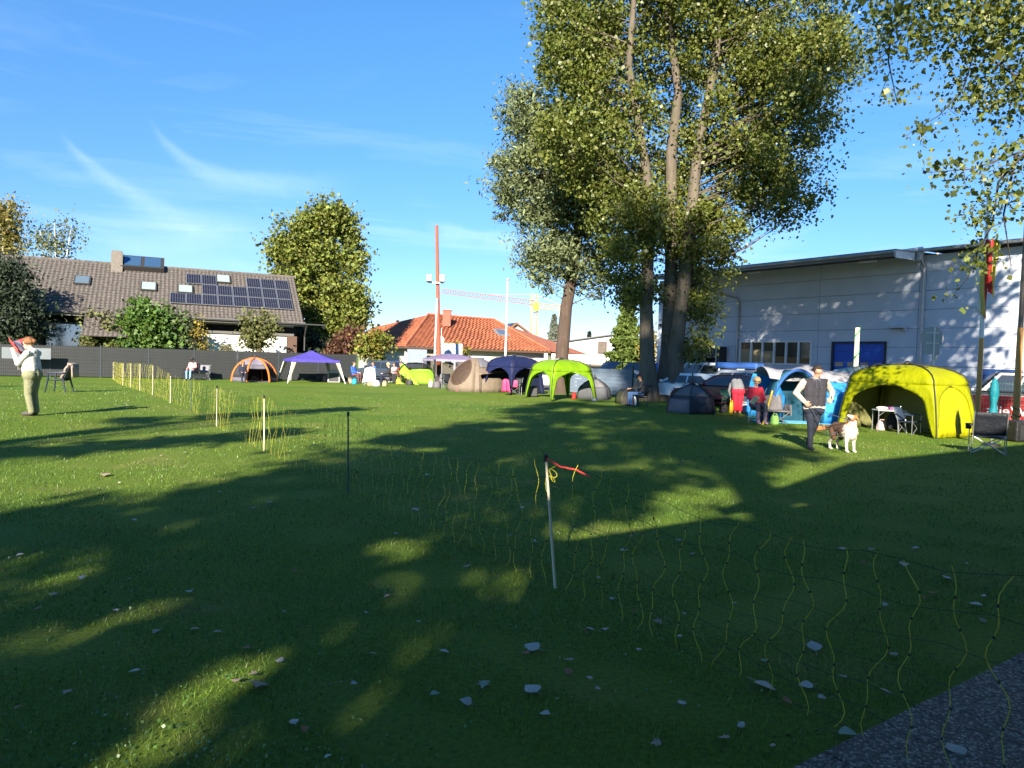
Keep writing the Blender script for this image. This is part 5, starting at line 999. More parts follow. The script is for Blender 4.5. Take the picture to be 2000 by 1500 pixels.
    MB().box((hl+.005, 0, .42), (.06, W_-.3, .2)).build('front_bumper', PLAS, t, bevel=.02); MB().box((-hl-.005, 0, .44), (.06, W_-.2, .22)).build('rear_bumper', PLAS, t, bevel=.02)
    MB().box((-hl-.03, 0, .70), (.02, .52, .11)).build('number_plate', WHT, t)
    if box: MB().box((-.3, 0, H_+.2), (2.2, .85, .30)).build('roof_box', box, t, bevel=.1); [MB().bar((x, -.6, H_+.04), (x, .6, H_+.04), .05).build('roof_bar', PLAS, t) for x in (-.9, .4)]
    return t
def cpaint(n, c): return M('paint_'+n, c, .3, .04, 2, coat=.8, spec=.5)
fdir = math.atan2(.63, -.78)
def on(u, Y): p = at(u, 740, Y); return (p.x, p.y, .004)
car('parked_van', 'light blue-white van parked nearest the dock opening', on(1372, 39), fdir+.15, cpaint('van', (.42, .50, .60)), 4.9, 1.9, 1.95, 'van')
car('parked_estate', 'silver blue estate car with blue roof box behind the fence', on(1432, 34.5), fdir-.1, cpaint('silver', (.22, .25, .30)), 4.6, 1.82, 1.62, 'suv', cpaint('box_blue', (.03, .10, .35)))
car('parked_hatchback', 'maroon hatchback parked just behind the white fence slats', on(1408, 31.8), fdir+.2, cpaint('maroon', (.10, .018, .02)), 4.1, 1.72, 1.42)
car('parked_saloon', 'pale blue-white car right behind the poplar stems', on(1335, 34.6), fdir, cpaint('white', (.60, .66, .72)), 4.3, 1.75, 1.42)
car('parked_hatchback', 'silver car behind the fence left of the man in the cap', on(1205, 40.3), fdir+.3, cpaint('pale_silver', (.40, .44, .48)), 4.2, 1.75, 1.4)
car('parked_hatchback', 'white car behind the lime green shelter', on(1075, 44), 2.9, cpaint('snow', (.70, .70, .70)), 4.2, 1.75, 1.42)
car('parked_hatchback', 'white car parked between beige dome tent and navy shelter', on(978, 52), 2.7, cpaint('snow', (.70, .70, .70)), 4.2, 1.75, 1.45)
car('parked_hatchback', 'dark blue-grey car behind the picnic group', on(742, 52.5), 2.75, cpaint('slate', (.035, .05, .075)), 4.2, 1.76, 1.46)
car('parked_van', 'black van at the right behind the mesh fence', on(1985, 31), fdir+.2, cpaint('black', (.012, .012, .014)), 4.9, 1.9, 1.9, 'van')
wc = MB()
for k in range(4): wc.box((0, 0, .08+k*.2), (1.2, .8, .14)); wc.box((0, -.3, .18+k*.2), (1.2, .1, .06)); wc.box((0, .3, .18+k*.2), (1.2, .1, .06))
wc = wc.build('pallet_stack', M('pallet_wood', (.50, .27, .10), .85, .25, 3)); p = at(1472, 740, 35.5); wc.location = (p.x, p.y, .3); wc.rotation_euler = (0, 0, .4); wc.scale = (1.2, 1.2, 1.3); wc.location.z = .01; tag(wc, 'stack of orange-brown pallets behind the parked estate car', 'pallets')

# ================================================================== CHAIRS AND CAMP GEAR
TUBE = M('chair_tube', (.40, .41, .43), .35, .05, 3, metal=.7); TUBD = M('chair_tube_dark', (.03, .035, .045), .4, metal=.3)
def camp_chair(name, label, p, rz, fm, tm=TUBE, w=.56, s=1.0, back=.46, arms=True, grp=None, seatz=.42):
    "folding camp chair facing local -y"
    t = thing(name, label, 'chair', T3(p), rz, grp, s); h = w/2
    MB().grid(lambda a, b: Vector((lerp(-h, h, a), lerp(-.26, .24, b), seatz-.05*math.sin(math.pi*a)*math.sin(math.pi*b)-.03*b)), 6, 6).build('seat', fm, t, smooth=60, solid=.02)
    MB().grid(lambda a, b: Vector((lerp(-h, h, a), .24+.16*b-.05*math.sin(math.pi*a), seatz+.02+back*b)), 6, 6).build('backrest', fm, t, smooth=60, solid=.02)
    for sx in (-1, 1):
        if arms: MB().bar((sx*(h+.03), -.24, seatz+.20), (sx*(h+.03), .30, seatz+.22), .06, .025).build('armrest', fm, t); MB().tube([(sx*(h+.03), -.22, 0), (sx*(h+.03), -.22, seatz+.2)], .012, 6).build('leg', tm, t)
        MB().tube([(sx*(h+.02), .20, 0), (sx*h, .24, seatz), (sx*h, .42, seatz+back+.03)], .012, 6).build('leg', tm, t)
    for y in (-.24, .22):
        MB().tube([(-h, y, .02), (h, y+.01, seatz-.02)], .010, 6).build('brace', tm, t); MB().tube([(h, y-.01, .02), (-h, y+.02, seatz-.02)], .010, 6).build('brace', tm, t)
    return t
CHB = fab('chair_black', (.012, .014, .020), .05); CHG = fab('chair_grey', (.20, .20, .21), .1); CHL = fab('chair_light_grey', (.17, .16, .165), .15); CHN = fab('chair_navy', (.02, .03, .09), .1); CHM = fab('chair_maroon', (.12, .018, .03), .1); CHT = fab('chair_steel_blue', (.03, .05, .09), .1); CHGR = fab('chair_green', (.012, .06, .04), .1)
c = camp_chair('camp_chair', 'black camp chair with crossed silver legs standing nearest the viewer', gnd(1928, 886), math.radians(152), CHB, TUBE, .62, 1.0, .50)
MB().lathe([(.055, 0), (.065, .13), (.055, .13)], (.36, -.22, .52), 12).build('cup_holder', CHB, c)
camp_chair('camp_chair', 'empty grey camp chair beside the reclining person', gnd(397, 742), math.radians(8), CHG, TUBE, .62, 1.0)
camp_chair('camp_chair', 'tall steel-blue folding chair inside the yellow shelter', gnd(1806, 840), math.radians(70), CHT, TUBD, .5, 1.0, .62)
camp_chair('camp_chair', 'low dark folding chair beside the white camping table', gnd(1775, 848), math.radians(35), CHT, TUBE, .5, .9, .4)
camp_chair('camp_chair', 'black camp chair with raised headrest at the back of the yellow shelter', gnd(1775, 832), math.radians(-10), CHB, TUBD, .7, 1.0, .42)
camp_chair('camp_chair', 'maroon camp chair right of the dark hexagonal tent', gnd(1402, 806), math.radians(60), CHM, TUBD, .6, .95)
camp_chair('camp_chair', 'dark green camp chair next to the bending person', gnd(1428, 802), math.radians(30), CHGR, TUBD, .6, .95)
camp_chair('camp_chair', 'pale grey chair standing under the blue gazebo', gnd(616, 743), math.radians(10), CHL, TUBE, .62, 1.05, .6)
camp_chair('folding_stool', 'folding stool with white crossed legs under the blue gazebo', gnd(645, 746), 0, CHB, WHT, .55, .95, .02, False)
camp_chair('camp_chair', 'navy folding chair in front of the beige dome tent', gnd(917, 765), math.radians(40), CHN, TUBE, .5, 1.0)
camp_chair('camp_chair', 'dark camp chair under the lilac gazebo edge', gnd(873, 759), math.radians(20), CHB, TUBE, .55, .95)
camp_chair('camp_chair', 'black camp chair inside the navy shelter', gnd(1006, 771), math.radians(-20), CHB, TUBE, .55, .95)
camp_chair('camp_chair', 'pale camp chair under the lilac gazebo nearest its black leg', gnd(858, 757), math.radians(-30), CHL, TUBE, .5, .85)
camp_chair('wooden_chair', 'folding wooden chair beside the lime beach shelter', gnd(787, 751), math.radians(120), fab('brown_canvas', (.10, .05, .04), .1), M('chair_wood', (.36, .20, .11), .7), .5, 1.0, .5)
# two-seat chair of the woman in red
p = gnd(1478, 829)+Vector((.58, .46, 0)); ds = thing('double_chair', 'grey two-seat camp chair with the woman in red', 'chair', T3(p), math.radians(6))
MB().grid(lambda a, b: Vector((lerp(-.52, .52, a), lerp(-.30, .26, b), .42-.07*math.sin(2*math.pi*a)**2*math.sin(math.pi*b))), 12, 6).build('seat', CHL, ds, smooth=60, solid=.03)
MB().grid(lambda a, b: Vector((lerp(-.54, .56, a), .26+.24*b-.05*math.sin(2*math.pi*a)**2, .42+(.44+.07*abs(math.cos(math.pi*a)))*b)), 14, 6).build('backrest', CHL, ds, smooth=60, solid=.03)
MB().grid(lambda a, b: Vector((.57+.02*b, lerp(-.2, .2, a), .62-.34*b)), 4, 4).build('side_pocket', CHL, ds, solid=.03)
for a, b in (((-.05, -.28, .40), (.45, -.20, 0)), ((.50, -.28, .40), (.02, -.2, 0)), ((-.55, -.28, .40), (-.1, -.2, 0)), ((.52, .26, .45), (.58, .30, 0)), ((.58, .3, 0), (.57, .5, .9)), ((-.52, .26, .45), (-.58, .30, 0)), ((.5, .2, .4), (.1, .25, 0))): MB().tube([a, b], .013, 6).build('leg', TUBE, ds)
# white garden chair... dark plastic armchair with a beige cushion on the left lawn
p = gnd(116, 766); gc = thing('garden_chair', 'dark plastic garden chair with beige cushion on the sunny lawn', 'chair', T3(p), math.radians(-82)); PD = M('dark_blue_plastic', (.018, .024, .045), .45)
MB().grid(lambda a, b: Vector((lerp(-.24, .24, a), lerp(-.24, .22, b), .42-.03*math.sin(math.pi*a))), 6, 6).build('seat', PD, gc, smooth=60, solid=.025)
MB().grid(lambda a, b: Vector((lerp(-.25, .25, a), .22+.20*b-.04*math.sin(math.pi*a), .42+.46*b)), 6, 6).build('backrest', PD, gc, smooth=60, solid=.025)
for sx in (-1, 1):
    MB().tube([(sx*.27, -.24, .64), (sx*.29, .0, .66), (sx*.27, .30, .66)], .025, 6).build('armrest', PD, gc, smooth=60)
    MB().tube([(sx*.25, -.22, .64), (sx*.25, -.24, .42), (sx*.30, -.30, 0)], [.022, .028, .02], 6).build('leg', PD, gc, smooth=60); MB().tube([(sx*.25, .22, .44), (sx*.29, .32, 0)], [.03, .02], 6).build('leg', PD, gc, smooth=60)
cu_ = thing('seat_cushion', 'beige quilted cushion folded over the dark garden chair', 'cushion', T3(p), math.radians(-82)); CUSH = M('beige_quilt', (.25, .20, .17), .9, .35, 9)
MB().grid(lambda a, b: Vector((lerp(-.23, .23, a), (.15+.27*b if b < .8 else lerp(.36, .48, (b-.8)/.2)) - .02*math.sin(b*16), lerp(.46, .97, min(1, b/.8)) if b < .8 else .97-.06*((b-.8)/.2))), 6, 16).build('pad', CUSH, cu_, smooth=60, solid=.06)
MB().grid(lambda a, b: Vector((lerp(-.23, .23, a), .47+.02*b, .92-.42*b)), 4, 4).build('hanging_end', CUSH, cu_, smooth=60, solid=.05)
# soft dog crate, black crate, bags, cooler
def soft_crate(name, label, u, v, size, rz, fm, net, cat='dog crate'):
    t = thing(name, label, cat, T3(gnd(u, v)), rz); w, d, h = size
    MB().box((0, 0, h/2+.005), (w, d, h)).build('body', fm, t, bevel=.04); MB().box((0, -d/2-.008, h*.46), (w*.78, .02, h*.72)).build('mesh_door', net, t, bevel=.03); MB().box((w/2+.008, 0, h*.5), (.02, d*.7, h*.6)).build('side_mesh', net, t, bevel=.03)
    MB().tube([(-.15, 0, h), (-.1, 0, h+.06), (.1, 0, h+.06), (.15, 0, h)], .012, 5).build('handle', BLKF, t); return t
DGN = M('crate_mesh', (.06, .06, .065), .85)
soft_crate('dog_crate', 'pale grey soft dog crate under the right of the blue gazebo', 653, 747, (.78, .6, .74), .1, fab('crate_grey', (.40, .40, .41), .1), DGN)
soft_crate('dog_crate', 'black dog crate under the blue gazebo', 628, 745, (.7, .6, .5), .1, fab('crate_black', (.015, .015, .016), .05), DGN)
soft_crate('dog_crate', 'black crate standing between navy and lime shelters', 1038, 775, (.5, .5, .52), .3, fab('crate_black', (.015, .015, .016)), DGN)
soft_crate('storage_box', 'black box at the right edge behind the camp chair', 2000, 862, (1.0, .6, .55), .1, fab('crate_black', (.015, .015, .016)), PLAS, 'box')
def bag(name, label, u, v, w, h, col, cat='bag', rz=0.0, d=None):
    t = thing(name, label, cat, T3(gnd(u, v)), rz); d = d or w*.6; mt = fab(f'bag_{u}_{v}', col, .1)
    MB().grid(lambda a, b: Vector((w/2*math.cos(2*math.pi*a)*(1-.35*b**3)*(.9+.1*math.sin(6*math.pi*a)), d/2*math.sin(2*math.pi*a)*(1-.5*b**3), h*b)), 14, 6).build('body', mt, t, smooth=60, solid=.01)
    MB().tube([(-w*.25, 0, h*.95), (-w*.15, 0, h*1.2), (w*.15, 0, h*1.2), (w*.25, 0, h*.95)], .015, 5).build('handle', mt, t); return t
bag('cool_bag', 'bright blue cool bag in front of the woman in blue', 692, 750, .36, .30, (.02, .30, .68)); bag('shopping_bag', 'white bag on the grass in the picnic group', 735, 754, .5, .28, (.66, .66, .66)); bag('shoulder_bag', 'lime green bag beside the folding wooden chair', 778, 750, .36, .32, (.42, .55, .04))
bag('blanket_bundle', 'peach blanket bundle at the feet of the picnic group', 723, 753, .4, .2, (.55, .30, .18), 'blanket'); bag('blanket_bundle', 'tan bundle behind the blue cool bag', 683, 749, .4, .3, (.38, .27, .18), 'blanket'); bag('travel_bag', 'dark bag leaning by the lime beach shelter', 800, 752, .5, .3, (.04, .04, .05))
bag('paper_bag', 'cream paper bag with orange print in the picnic group', 751, 754, .3, .26, (.60, .42, .22)); bag('travel_bag', 'pinkish rucksack under the blue gazebo', 635, 746, .36, .42, (.34, .20, .18)); bag('travel_bag', 'navy bag under the two-seat camp chair', 1491, 826, .36, .3, (.015, .03, .09)); bag('shopping_bag', 'green and white bag under the two-seat camp chair', 1513, 829, .3, .28, (.22, .45, .10))
bag('drink_bottle', 'yellow bottle bag beside the bending person', 1428, 808, .16, .42, (.62, .42, .02), 'bottle'); bag('travel_bag', 'black bag at the feet of the bending person', 1413, 806, .36, .32, (.02, .02, .022)); bag('shopping_bag', 'pale bag between bending person and woman in red', 1453, 806, .45, .34, (.42, .42, .45)); bag('rucksack', 'black and white striped rucksack beside the man in the cap', 1236, 793, .42, .42, (.03, .03, .04), 'rucksack')
t = bpy.data.objects['rucksack']; [MB().tube([(x, -.15, .04), (x*1.05, -.14, .25), (x*.8, -.05, .40)], .045, 6).build('white_stripe', WHT, t, smooth=60) for x in (-.09, .08)]
bag('watering_can', 'red can beside the grey net tent', 1121, 779, .24, .26, (.52, .02, .02), 'can'); bag('box_of_gear', 'grey gear pile under the lilac gazebo', 853, 758, .55, .40, (.12, .11, .12), 'gear'); bag('plastic_tub', 'white tub beside the gear under the lilac gazebo', 841, 756, .28, .36, (.60, .60, .60), 'tub'); bag('shopping_bag', 'pink flowered bag under the white camping table', 1722, 840, .34, .26, (.55, .40, .40)); bag('travel_bag', 'dark tangle of gear under the white camping table', 1748, 838, .6, .45, (.03, .03, .035), 'gear')
bag('dog_bowl', 'white bowl on the grass beside the lime shelter leg', 1161, 783, .26, .08, (.7, .7, .7), 'bowl'); bag('flower_pot', 'grey pot under the left of the blue gazebo', 566, 744, .4, .5, (.20, .20, .21), 'pot')
# draped cloths
def drape(name, label, u, v, w, h, col, rz=0., cat='cloth', z0=0.05):
    o = MB().grid(lambda a, b: Vector((lerp(-w/2, w/2, a)*(.75+.3*(1-b)), .10*math.sin(a*11)*(1-b)+.12*b, z0+h*b-.06*abs(2*a-1)**2)), 16, 8).build(name, fab('drape_'+str(u), col, .2), None, smooth=60, solid=.02); o.location = gnd(u, v); o.rotation_euler = (0, 0, rz); return tag(o, label, cat)
camp_chair('camp_chair', 'camp chair under the white cloth in the picnic group', gnd(721, 752), math.radians(180), CHB, TUBE, .6, 1.0, .5)
drape('white_cloth', 'white cloth hung over a chair back in the picnic group', 721, 753, .8, .88, (.74, .73, .68), z0=.2)
drape('pink_towel', 'bright pink towel draped over a chair by the beige tent', 906, 765, .8, .72, (.80, .05, .30), .3); drape('pink_jacket', 'pink patterned jacket hanging in the navy shelter opening', 988, 772, .4, .62, (.70, .07, .20), .2, 'jacket', .2); drape('pink_jacket', 'smaller pink jacket right of the navy shelter leg', 1004, 771, .36, .4, (.72, .10, .22), -.3, 'jacket', .35)
# white folding table with cushion
p = gnd(1735, 842); tb_ = thing('camping_table', 'white folding camping table at the yellow shelter entrance', 'table', T3(p), math.radians(-6))
MB().box((0, 0, .62), (.82, .5, .03)).build('table_top', M('table_white', (.68, .66, .64), .4), tb_, bevel=.008)
for x in (-.38, .38):
    for y in (-.22, .22): MB().tube([(x, y, 0), (x, y, .61)], .014, 6).build('leg', TUBE, tb_)
    MB().tube([(x, -.22, .45), (x*.55, -.22, .60)], .010, 6).build('brace', TUBE, tb_)
pc = MB().ell((0, 0, .05), (.18, .12, .05)).build('small_cushion', M('pink_white_cloth', (.66, .56, .54), .8)); pc.location = p+Vector((-.22, .0, .632)); tag(pc, 'pale pink cushion lying on the white camping table', 'cushion')
tr_ = MB().box((0, 0, .04), (.34, .26, .08)).build('serving_tray', M('purple_tray', (.18, .06, .18), .6), None, bevel=.02); tr_.location = p+Vector((.15, .05, .637)); tag(tr_, 'dark tray on the white camping table', 'tray')
# teal folded parasol
p = at(1940, 800, 17.6); ps = thing('folded_parasol', 'folded teal parasol behind the black camp chair', 'parasol', (p.x, p.y, 0)); z1 = at(1942, 738, 17.6).z
MB().lathe([(.03, .78), (.12, .80), (.075, .95), (.07, 1.05), (.11, 1.3), (.085, 1.55), (.05, z1-.05), (.01, z1)], (0, 0, 0), 14).build('folded_canopy', fab('teal_canopy', (.006, .17, .21), .15), ps, smooth=60)
MB().tube([(0, 0, 0), (0, 0, z1+.05)], .018, 8).build('pole', TUBE, ps); MB().lathe([(.2, 0), (.2, .05), (.04, .08)], (0, 0, 0), 14).build('base', PLAS, ps)
# ================================================================== PEOPLE AND DOG
SKIN = M('skin', (.50, .27, .18), .55, .06, 8); SKINL = M('skin_light', (.56, .34, .25), .55, .06, 8)
def cloth(n, c, b=.9): return M('cloth_'+n, c, .85, .14, 6, b, 11)
def capsule(mb, a, b, ra, rb, n=12):
    a, b = Vector(a), Vector(b); t = (b-a); Ln = t.length
    if Ln < 1e-6: mb.ell(a, (ra, ra, ra)); return
    t.normalize(); pts, rs = [], []
    for k in range(5): th = math.pi/2*(1-k/4); pts.append(a-t*ra*math.sin(th)); rs.append(max(.0005, ra*math.cos(th)))
    for k in range(1, 6): th = math.pi/2*(k/5); pts.append(b+t*rb*math.sin(th)); rs.append(max(.0005, rb*math.cos(th)))
    mb.tube(pts, rs, n)
def body_mesh(name, bones, voxel, parent, smooth=4):
    """bones: (A, B, rA, rB, material). Capsules are fused by a voxel remesh into one continuous skin, faces take the material of the nearest bone"""
    mb = MB()
    for a, b, ra, rb, m in bones: capsule(mb, a, b, ra, rb)
    o = mb.build(name+'_src'); md = o.modifiers.new('r', 'REMESH'); md.mode = 'VOXEL'; md.voxel_size = voxel; md2 = o.modifiers.new('s', 'SMOOTH'); md2.factor = .5; md2.iterations = smooth
    dg = bpy.context.evaluated_depsgraph_get(); me = bpy.data.meshes.new_from_object(o.evaluated_get(dg)); bpy.data.objects.remove(o)
    mats = []
    for bn in bones:
        if bn[4] not in mats: mats.append(bn[4])
    me.materials.clear(); [me.materials.append(m) for m in mats]
    n = len(me.polygons); C = np.empty(n*3); me.polygons.foreach_get('center', C); C = C.reshape(-1, 3); best = np.full(n, 1e9); mi = np.zeros(n, np.int32)
    for a, b, ra, rb, m in bones:
        a_, b_ = np.array(a, float), np.array(b, float); d = b_-a_; L2 = d @ d+1e-12; s = np.clip(((C-a_) @ d)/L2, 0, 1); q = a_+s[:, None]*d; dist = np.linalg.norm(C-q, axis=1)-(ra+(rb-ra)*s); k = dist < best; best[k] = dist[k]; mi[k] = mats.index(m)
    me.polygons.foreach_set('material_index', mi); me.polygons.foreach_set('use_smooth', np.ones(n, bool)); me.name = name; me.update()
    return lk(bpy.data.objects.new(name, me), parent)
def V3(*a): return Vector(a)
def hand_bones(wrist, fdir_, palm_n, side, sk, curl=.6, s=1.0):
    "palm, four unequal curled fingers and a thumb off the side of the palm"
    f = Vector(fdir_).normalized(); n = Vector(palm_n); n = (n-f*n.dot(f)).normalized(); l = f.cross(n)*side; w = Vector(wrist); B = []
    pc = w+f*.085*s
    for k in (-1, 0, 1): B.append((w+l*k*.016*s, pc+l*k*.026*s, .018*s, .016*s, sk))
    for k, (off, ln) in enumerate(((.034, .070), (.012, .080), (-.011, .076), (-.033, .058))):
        a = pc+l*off*s; d1 = (f*math.cos(curl*.8)+n*math.sin(curl*.8)); b = a+d1*ln*.5*s; d2 = (f*math.cos(curl*1.9)+n*math.sin(curl*1.9)); c = b+d2*ln*.5*s; B += [(a, b, .0105*s, .0095*s, sk), (b, c, .0095*s, .0075*s, sk)]
    a = w+f*.03*s+l*.026*s; b = a+(l*.7+f*.6+n*.3).normalized()*.042*s; c = b+(f*.8+n*.5).normalized()*.034*s; B += [(a, b, .013*s, .011*s, sk), (b, c, .011*s, .009*s, sk)]
    return B
def head_parts(t, pos, look, up, sk, hair_m, style='short', cap=None, s=1.0):
    "bones for the head plus hair and eyes as children; returns bones"
    f = Vector(look).normalized(); u = Vector(up); u = (u-f*u.dot(f)).normalized(); r = f.cross(u); p = Vector(pos); P = lambda x, y, z: p+(r*x+f*y+u*z)*s
    B = [(P(0, -.018, .030), P(0, .018, .035), .083*s, .080*s, sk), (P(0, .03, -.045), P(0, .05, -.07), .058*s, .042*s, sk), (P(0, .085, .005), P(0, .102, -.022), .013*s, .016*s, sk),
         (P(-.084, -.005, -.01), P(-.088, -.012, .02), .013*s, .013*s, sk), (P(.084, -.005, -.01), P(.088, -.012, .02), .013*s, .013*s, sk), (P(-.03, .083, .035), P(.03, .083, .035), .014*s, .014*s, sk), (P(-.018, .086, -.052), P(.018, .086, -.052), .010*s, .010*s, sk)]
    for x in (-.032, .032): MB().ell(P(x, .089, .012), (.011*s, .009*s, .007*s)).build('eye', M('eye_dark', (.05, .035, .03), .3), t)
    MB().tube([P(-.024, .096, -.052), P(0, .099, -.055), P(.024, .096, -.052)], .004*s, 5).build('mouth', M('lips', (.36, .13, .11), .5), t)
    R_ = Matrix((r, f, u)).transposed(); mb = MB(); N_, K_ = 24, 14; vs, fs = [], []
    rx, ry, rz_ = (.097, .114, .108) if style == 'short' else (.108, .122, .120)
    for i in range(K_+1):
        th = math.pi*i/K_
        for j in range(N_):
            a = 2*math.pi*j/N_; q = Vector((rx*math.sin(th)*math.cos(a), ry*math.sin(th)*math.sin(a), rz_*math.cos(th))); q *= 1+.05*math.sin(7*a+3*th)*math.sin(5*th); vs.append(P(q.x, q.y-.012, q.z+.036))
    low = {'short': -.02, 'bob': -.10, 'bun': -.03}[style]
    for i in range(K_):
        th = math.pi*(i+.5)/K_
        for j in range(N_):
            a = 2*math.pi*(j+.5)/N_; y = ry*math.sin(th)*math.sin(a); z = rz_*math.cos(th)
            if (z > .062 or (y < .035 and z > low) or (style == 'bob' and y < .07 and z > -.10 and abs(math.cos(a)*math.sin(th)) > .72)): fs.append((i*N_+j, (i+1)*N_+j, (i+1)*N_+(j+1) % N_, i*N_+(j+1) % N_))
    mb.add(vs, fs); mb.build('hair', hair_m, t, smooth=80, solid=.012*s)
    if style == 'bun': MB().ell(P(0, -.12, .05), (.05*s, .05*s, .05*s)).build('hair_bun', hair_m, t, smooth=60)
    if cap:
        mb = MB(); mb.grid(lambda a, b: P(.104*math.cos(2*math.pi*a)*math.cos(b*math.pi/2), .118*math.sin(2*math.pi*a)*math.cos(b*math.pi/2)-.008, .06+.085*math.sin(b*math.pi/2)), 18, 6)
        mb.grid(lambda a, b: P(.085*math.cos(math.pi*a)*(1-.15*b), .10+.10*b*math.sin(math.pi*a), .068-.025*b), 10, 3); mb.build('cap', cap, t, smooth=60, solid=.008)
    return B
def torso_bones(hip, chest, nrm_r, m, wh=.11, wc=.13, rh=.115, rc=.105, mhip=None):
    h, c, r = Vector(hip), Vector(chest), Vector(nrm_r); mid = h.lerp(c, .45); B = [(mid, c, rh*1.06, rc*1.02, m), (h, mid, rh*1.0, rh*1.06, mhip or m)]
    for k in (-1, 1):
        B += [(mid+r*k*wh*.75, c+r*k*wc*.7, rh*1.02, rc, m), (h+r*k*wh*.75, mid+r*k*wh*.75, rh, rh, mhip or m), (c+r*k*wc*.5, c+r*k*(wc+.04)+V3(0, 0, .06), rc, .072, m)]
    return B

# --- man walking with the dog
p = gnd(1586, 878); mn = thing('person', 'man in dark vest and beige sleeves walking a dog', 'person', T3(p), math.radians(4)); S = 1.03
VEST = cloth('vest', (.028, .026, .034)); SLV = cloth('beige_sleeve', (.40, .37, .30)); JEAN = cloth('dark_jeans', (.013, .017, .030)); SHOE = M('dark_shoe', (.02, .02, .025), .6); HOODM = cloth('grey_hood', (.075, .085, .12))
hipz = .95; B = torso_bones((0, 0, .985), (0, -.01, 1.40), (1, 0, 0), VEST, .14, .18, .138, .130, VEST)
B += [(V3(-.10, 0, .86), V3(.10, 0, .86), .134, .134, JEAN), (V3(-.12, -.005, .915), V3(.12, -.005, .915), .122, .122, SLV)]
B += [(V3(-.10, 0, .92), V3(-.085, -.07, .50), .105, .075, JEAN), (V3(-.085, -.07, .50), V3(-.08, -.06, .10), .072, .058, JEAN), (V3(.09, 0, .92), V3(.06, .05, .50), .105, .075, JEAN), (V3(.06, .05, .50), V3(.03, .24, .14), .070, .055, JEAN),
      (V3(-.08, -.04, .045), V3(-.085, -.22, .035), .045, .038, SHOE), (V3(.03, .27, .10), V3(.02, .14, .035), .045, .036, SHOE)]
shl, shr = V3(-.245, 0, 1.44), V3(.245, 0, 1.44)
el, wl = V3(-.37, .08, 1.20), V3(-.27, -.10, 1.03); er, wr = V3(.43, .08, 1.24), V3(.32, -.11, 1.11)
B += [(shl, el, .082, .068, SLV), (el, wl, .066, .048, SLV), (shr, er, .082, .068, SLV), (er, wr, .066, .048, SLV)]
B += hand_bones(wl, (.35, -.5, -.5), (.7, .3, 0), 1, SKIN, .8, 1.15) + hand_bones(wr, (-.45, -.55, -.35), (-.4, .5, -.5), -1, SKIN, 1.0, 1.15)
hp = V3(.02, -.045, 1.665); B += [(V3(0, 0, 1.47), V3(.01, -.02, 1.58), .062, .058, SKIN), (V3(-.07, .03, 1.50), V3(.07, .03, 1.50), .062, .062, HOODM), (V3(-.06, -.06, 1.48), V3(.06, -.06, 1.48), .04, .04, HOODM)]
B += head_parts(mn, hp, (.30, -.85, -.42), (.05, -.35, .93), SKIN, M('dark_hair', (.035, .025, .02), .7, .2, 30, .5, 60), 'short')
body_mesh('body', B, .0105, mn, 3); mn.scale = (S, S, S)
MB().tube([V3(0, -.160, 1.10), V3(0, -.165, 1.25), V3(0, -.150, 1.42)], .006, 5).build('zip', PLAS, mn)
for x in (-.04, .045): MB().tube([V3(x, -.145, 1.47), V3(x*1.1, -.168, 1.32)], .006, 5).build('hood_cord', HOODM, mn)
MB().tube([wr+V3(-.055, 0, .0)+V3(.045*math.cos(a)*.3+.05, .045*math.cos(a), .045*math.sin(a)) for a in np.linspace(0, 6.28, 16)], .012, 6).build('watch', PLAS, mn)
man_m = Matrix.Translation(p) @ Matrix.Rotation(math.radians(4), 4, 'Z') @ Matrix.Scale(S, 4)

# --- dog: brown and white collie type, standing, head turned up to the left
q = gnd(1652, 882); dg_ = thing('dog', 'brown and white long-haired dog standing beside the walking man', 'dog', T3(q), math.radians(12))
FW = M('white_fur', (.50, .45, .38), .95, .15, 14, .9, 45); FBk = M('dark_fur', (.085, .045, .028), .95, .2, 14, .9, 45); FBr = M('tan_fur', (.33, .14, .05), .95, .2, 14, .9, 45)
DB = [(V3(0, -.12, .45), V3(0, -.10, .50), .155, .15, FW), (V3(0, -.14, .38), V3(0, -.10, .42), .12, .13, FW), (V3(0, .02, .49), V3(0, .12, .49), .150, .145, FBk), (V3(0, .12, .49), V3(0, .34, .50), .140, .125, FBk), (V3(0, .34, .50), V3(0, .42, .46), .125, .11, FBk), (V3(0, .1, .40), V3(0, .3, .43), .10, .08, FW),
      (V3(0, -.12, .52), V3(-.02, -.20, .66), .115, .085, FW), (V3(-.02, -.12, .60), V3(-.02, -.15, .68), .085, .08, FBr)]
for x in (-.085, .085):
    DB += [(V3(x, -.13, .40), V3(x*1.05, -.12, .21), .062, .040, FW), (V3(x*1.05, -.12, .21), V3(x*1.05, -.14, .05), .036, .030, FW), (V3(x*1.05, -.14, .03), V3(x*1.05, -.19, .022), .032, .028, FW)]
    DB += [(V3(x*.9, .36, .42), V3(x*1.1, .30, .27), .085, .055, FBk), (V3(x*1.1, .30, .27), V3(x*1.1, .44, .17), .05, .034, FW), (V3(x*1.1, .44, .17), V3(x*1.1, .41, .05), .032, .028, FW), (V3(x*1.1, .41, .03), V3(x*1.1, .35, .022), .032, .028, FW)]
DB += [(V3(0, .46, .50), V3(-.12, .60, .46), .05, .06, FBk), (V3(-.12, .60, .46), V3(-.26, .66, .44), .065, .065, FBr), (V3(-.26, .66, .44), V3(-.36, .66, .46), .06, .035, FW)]
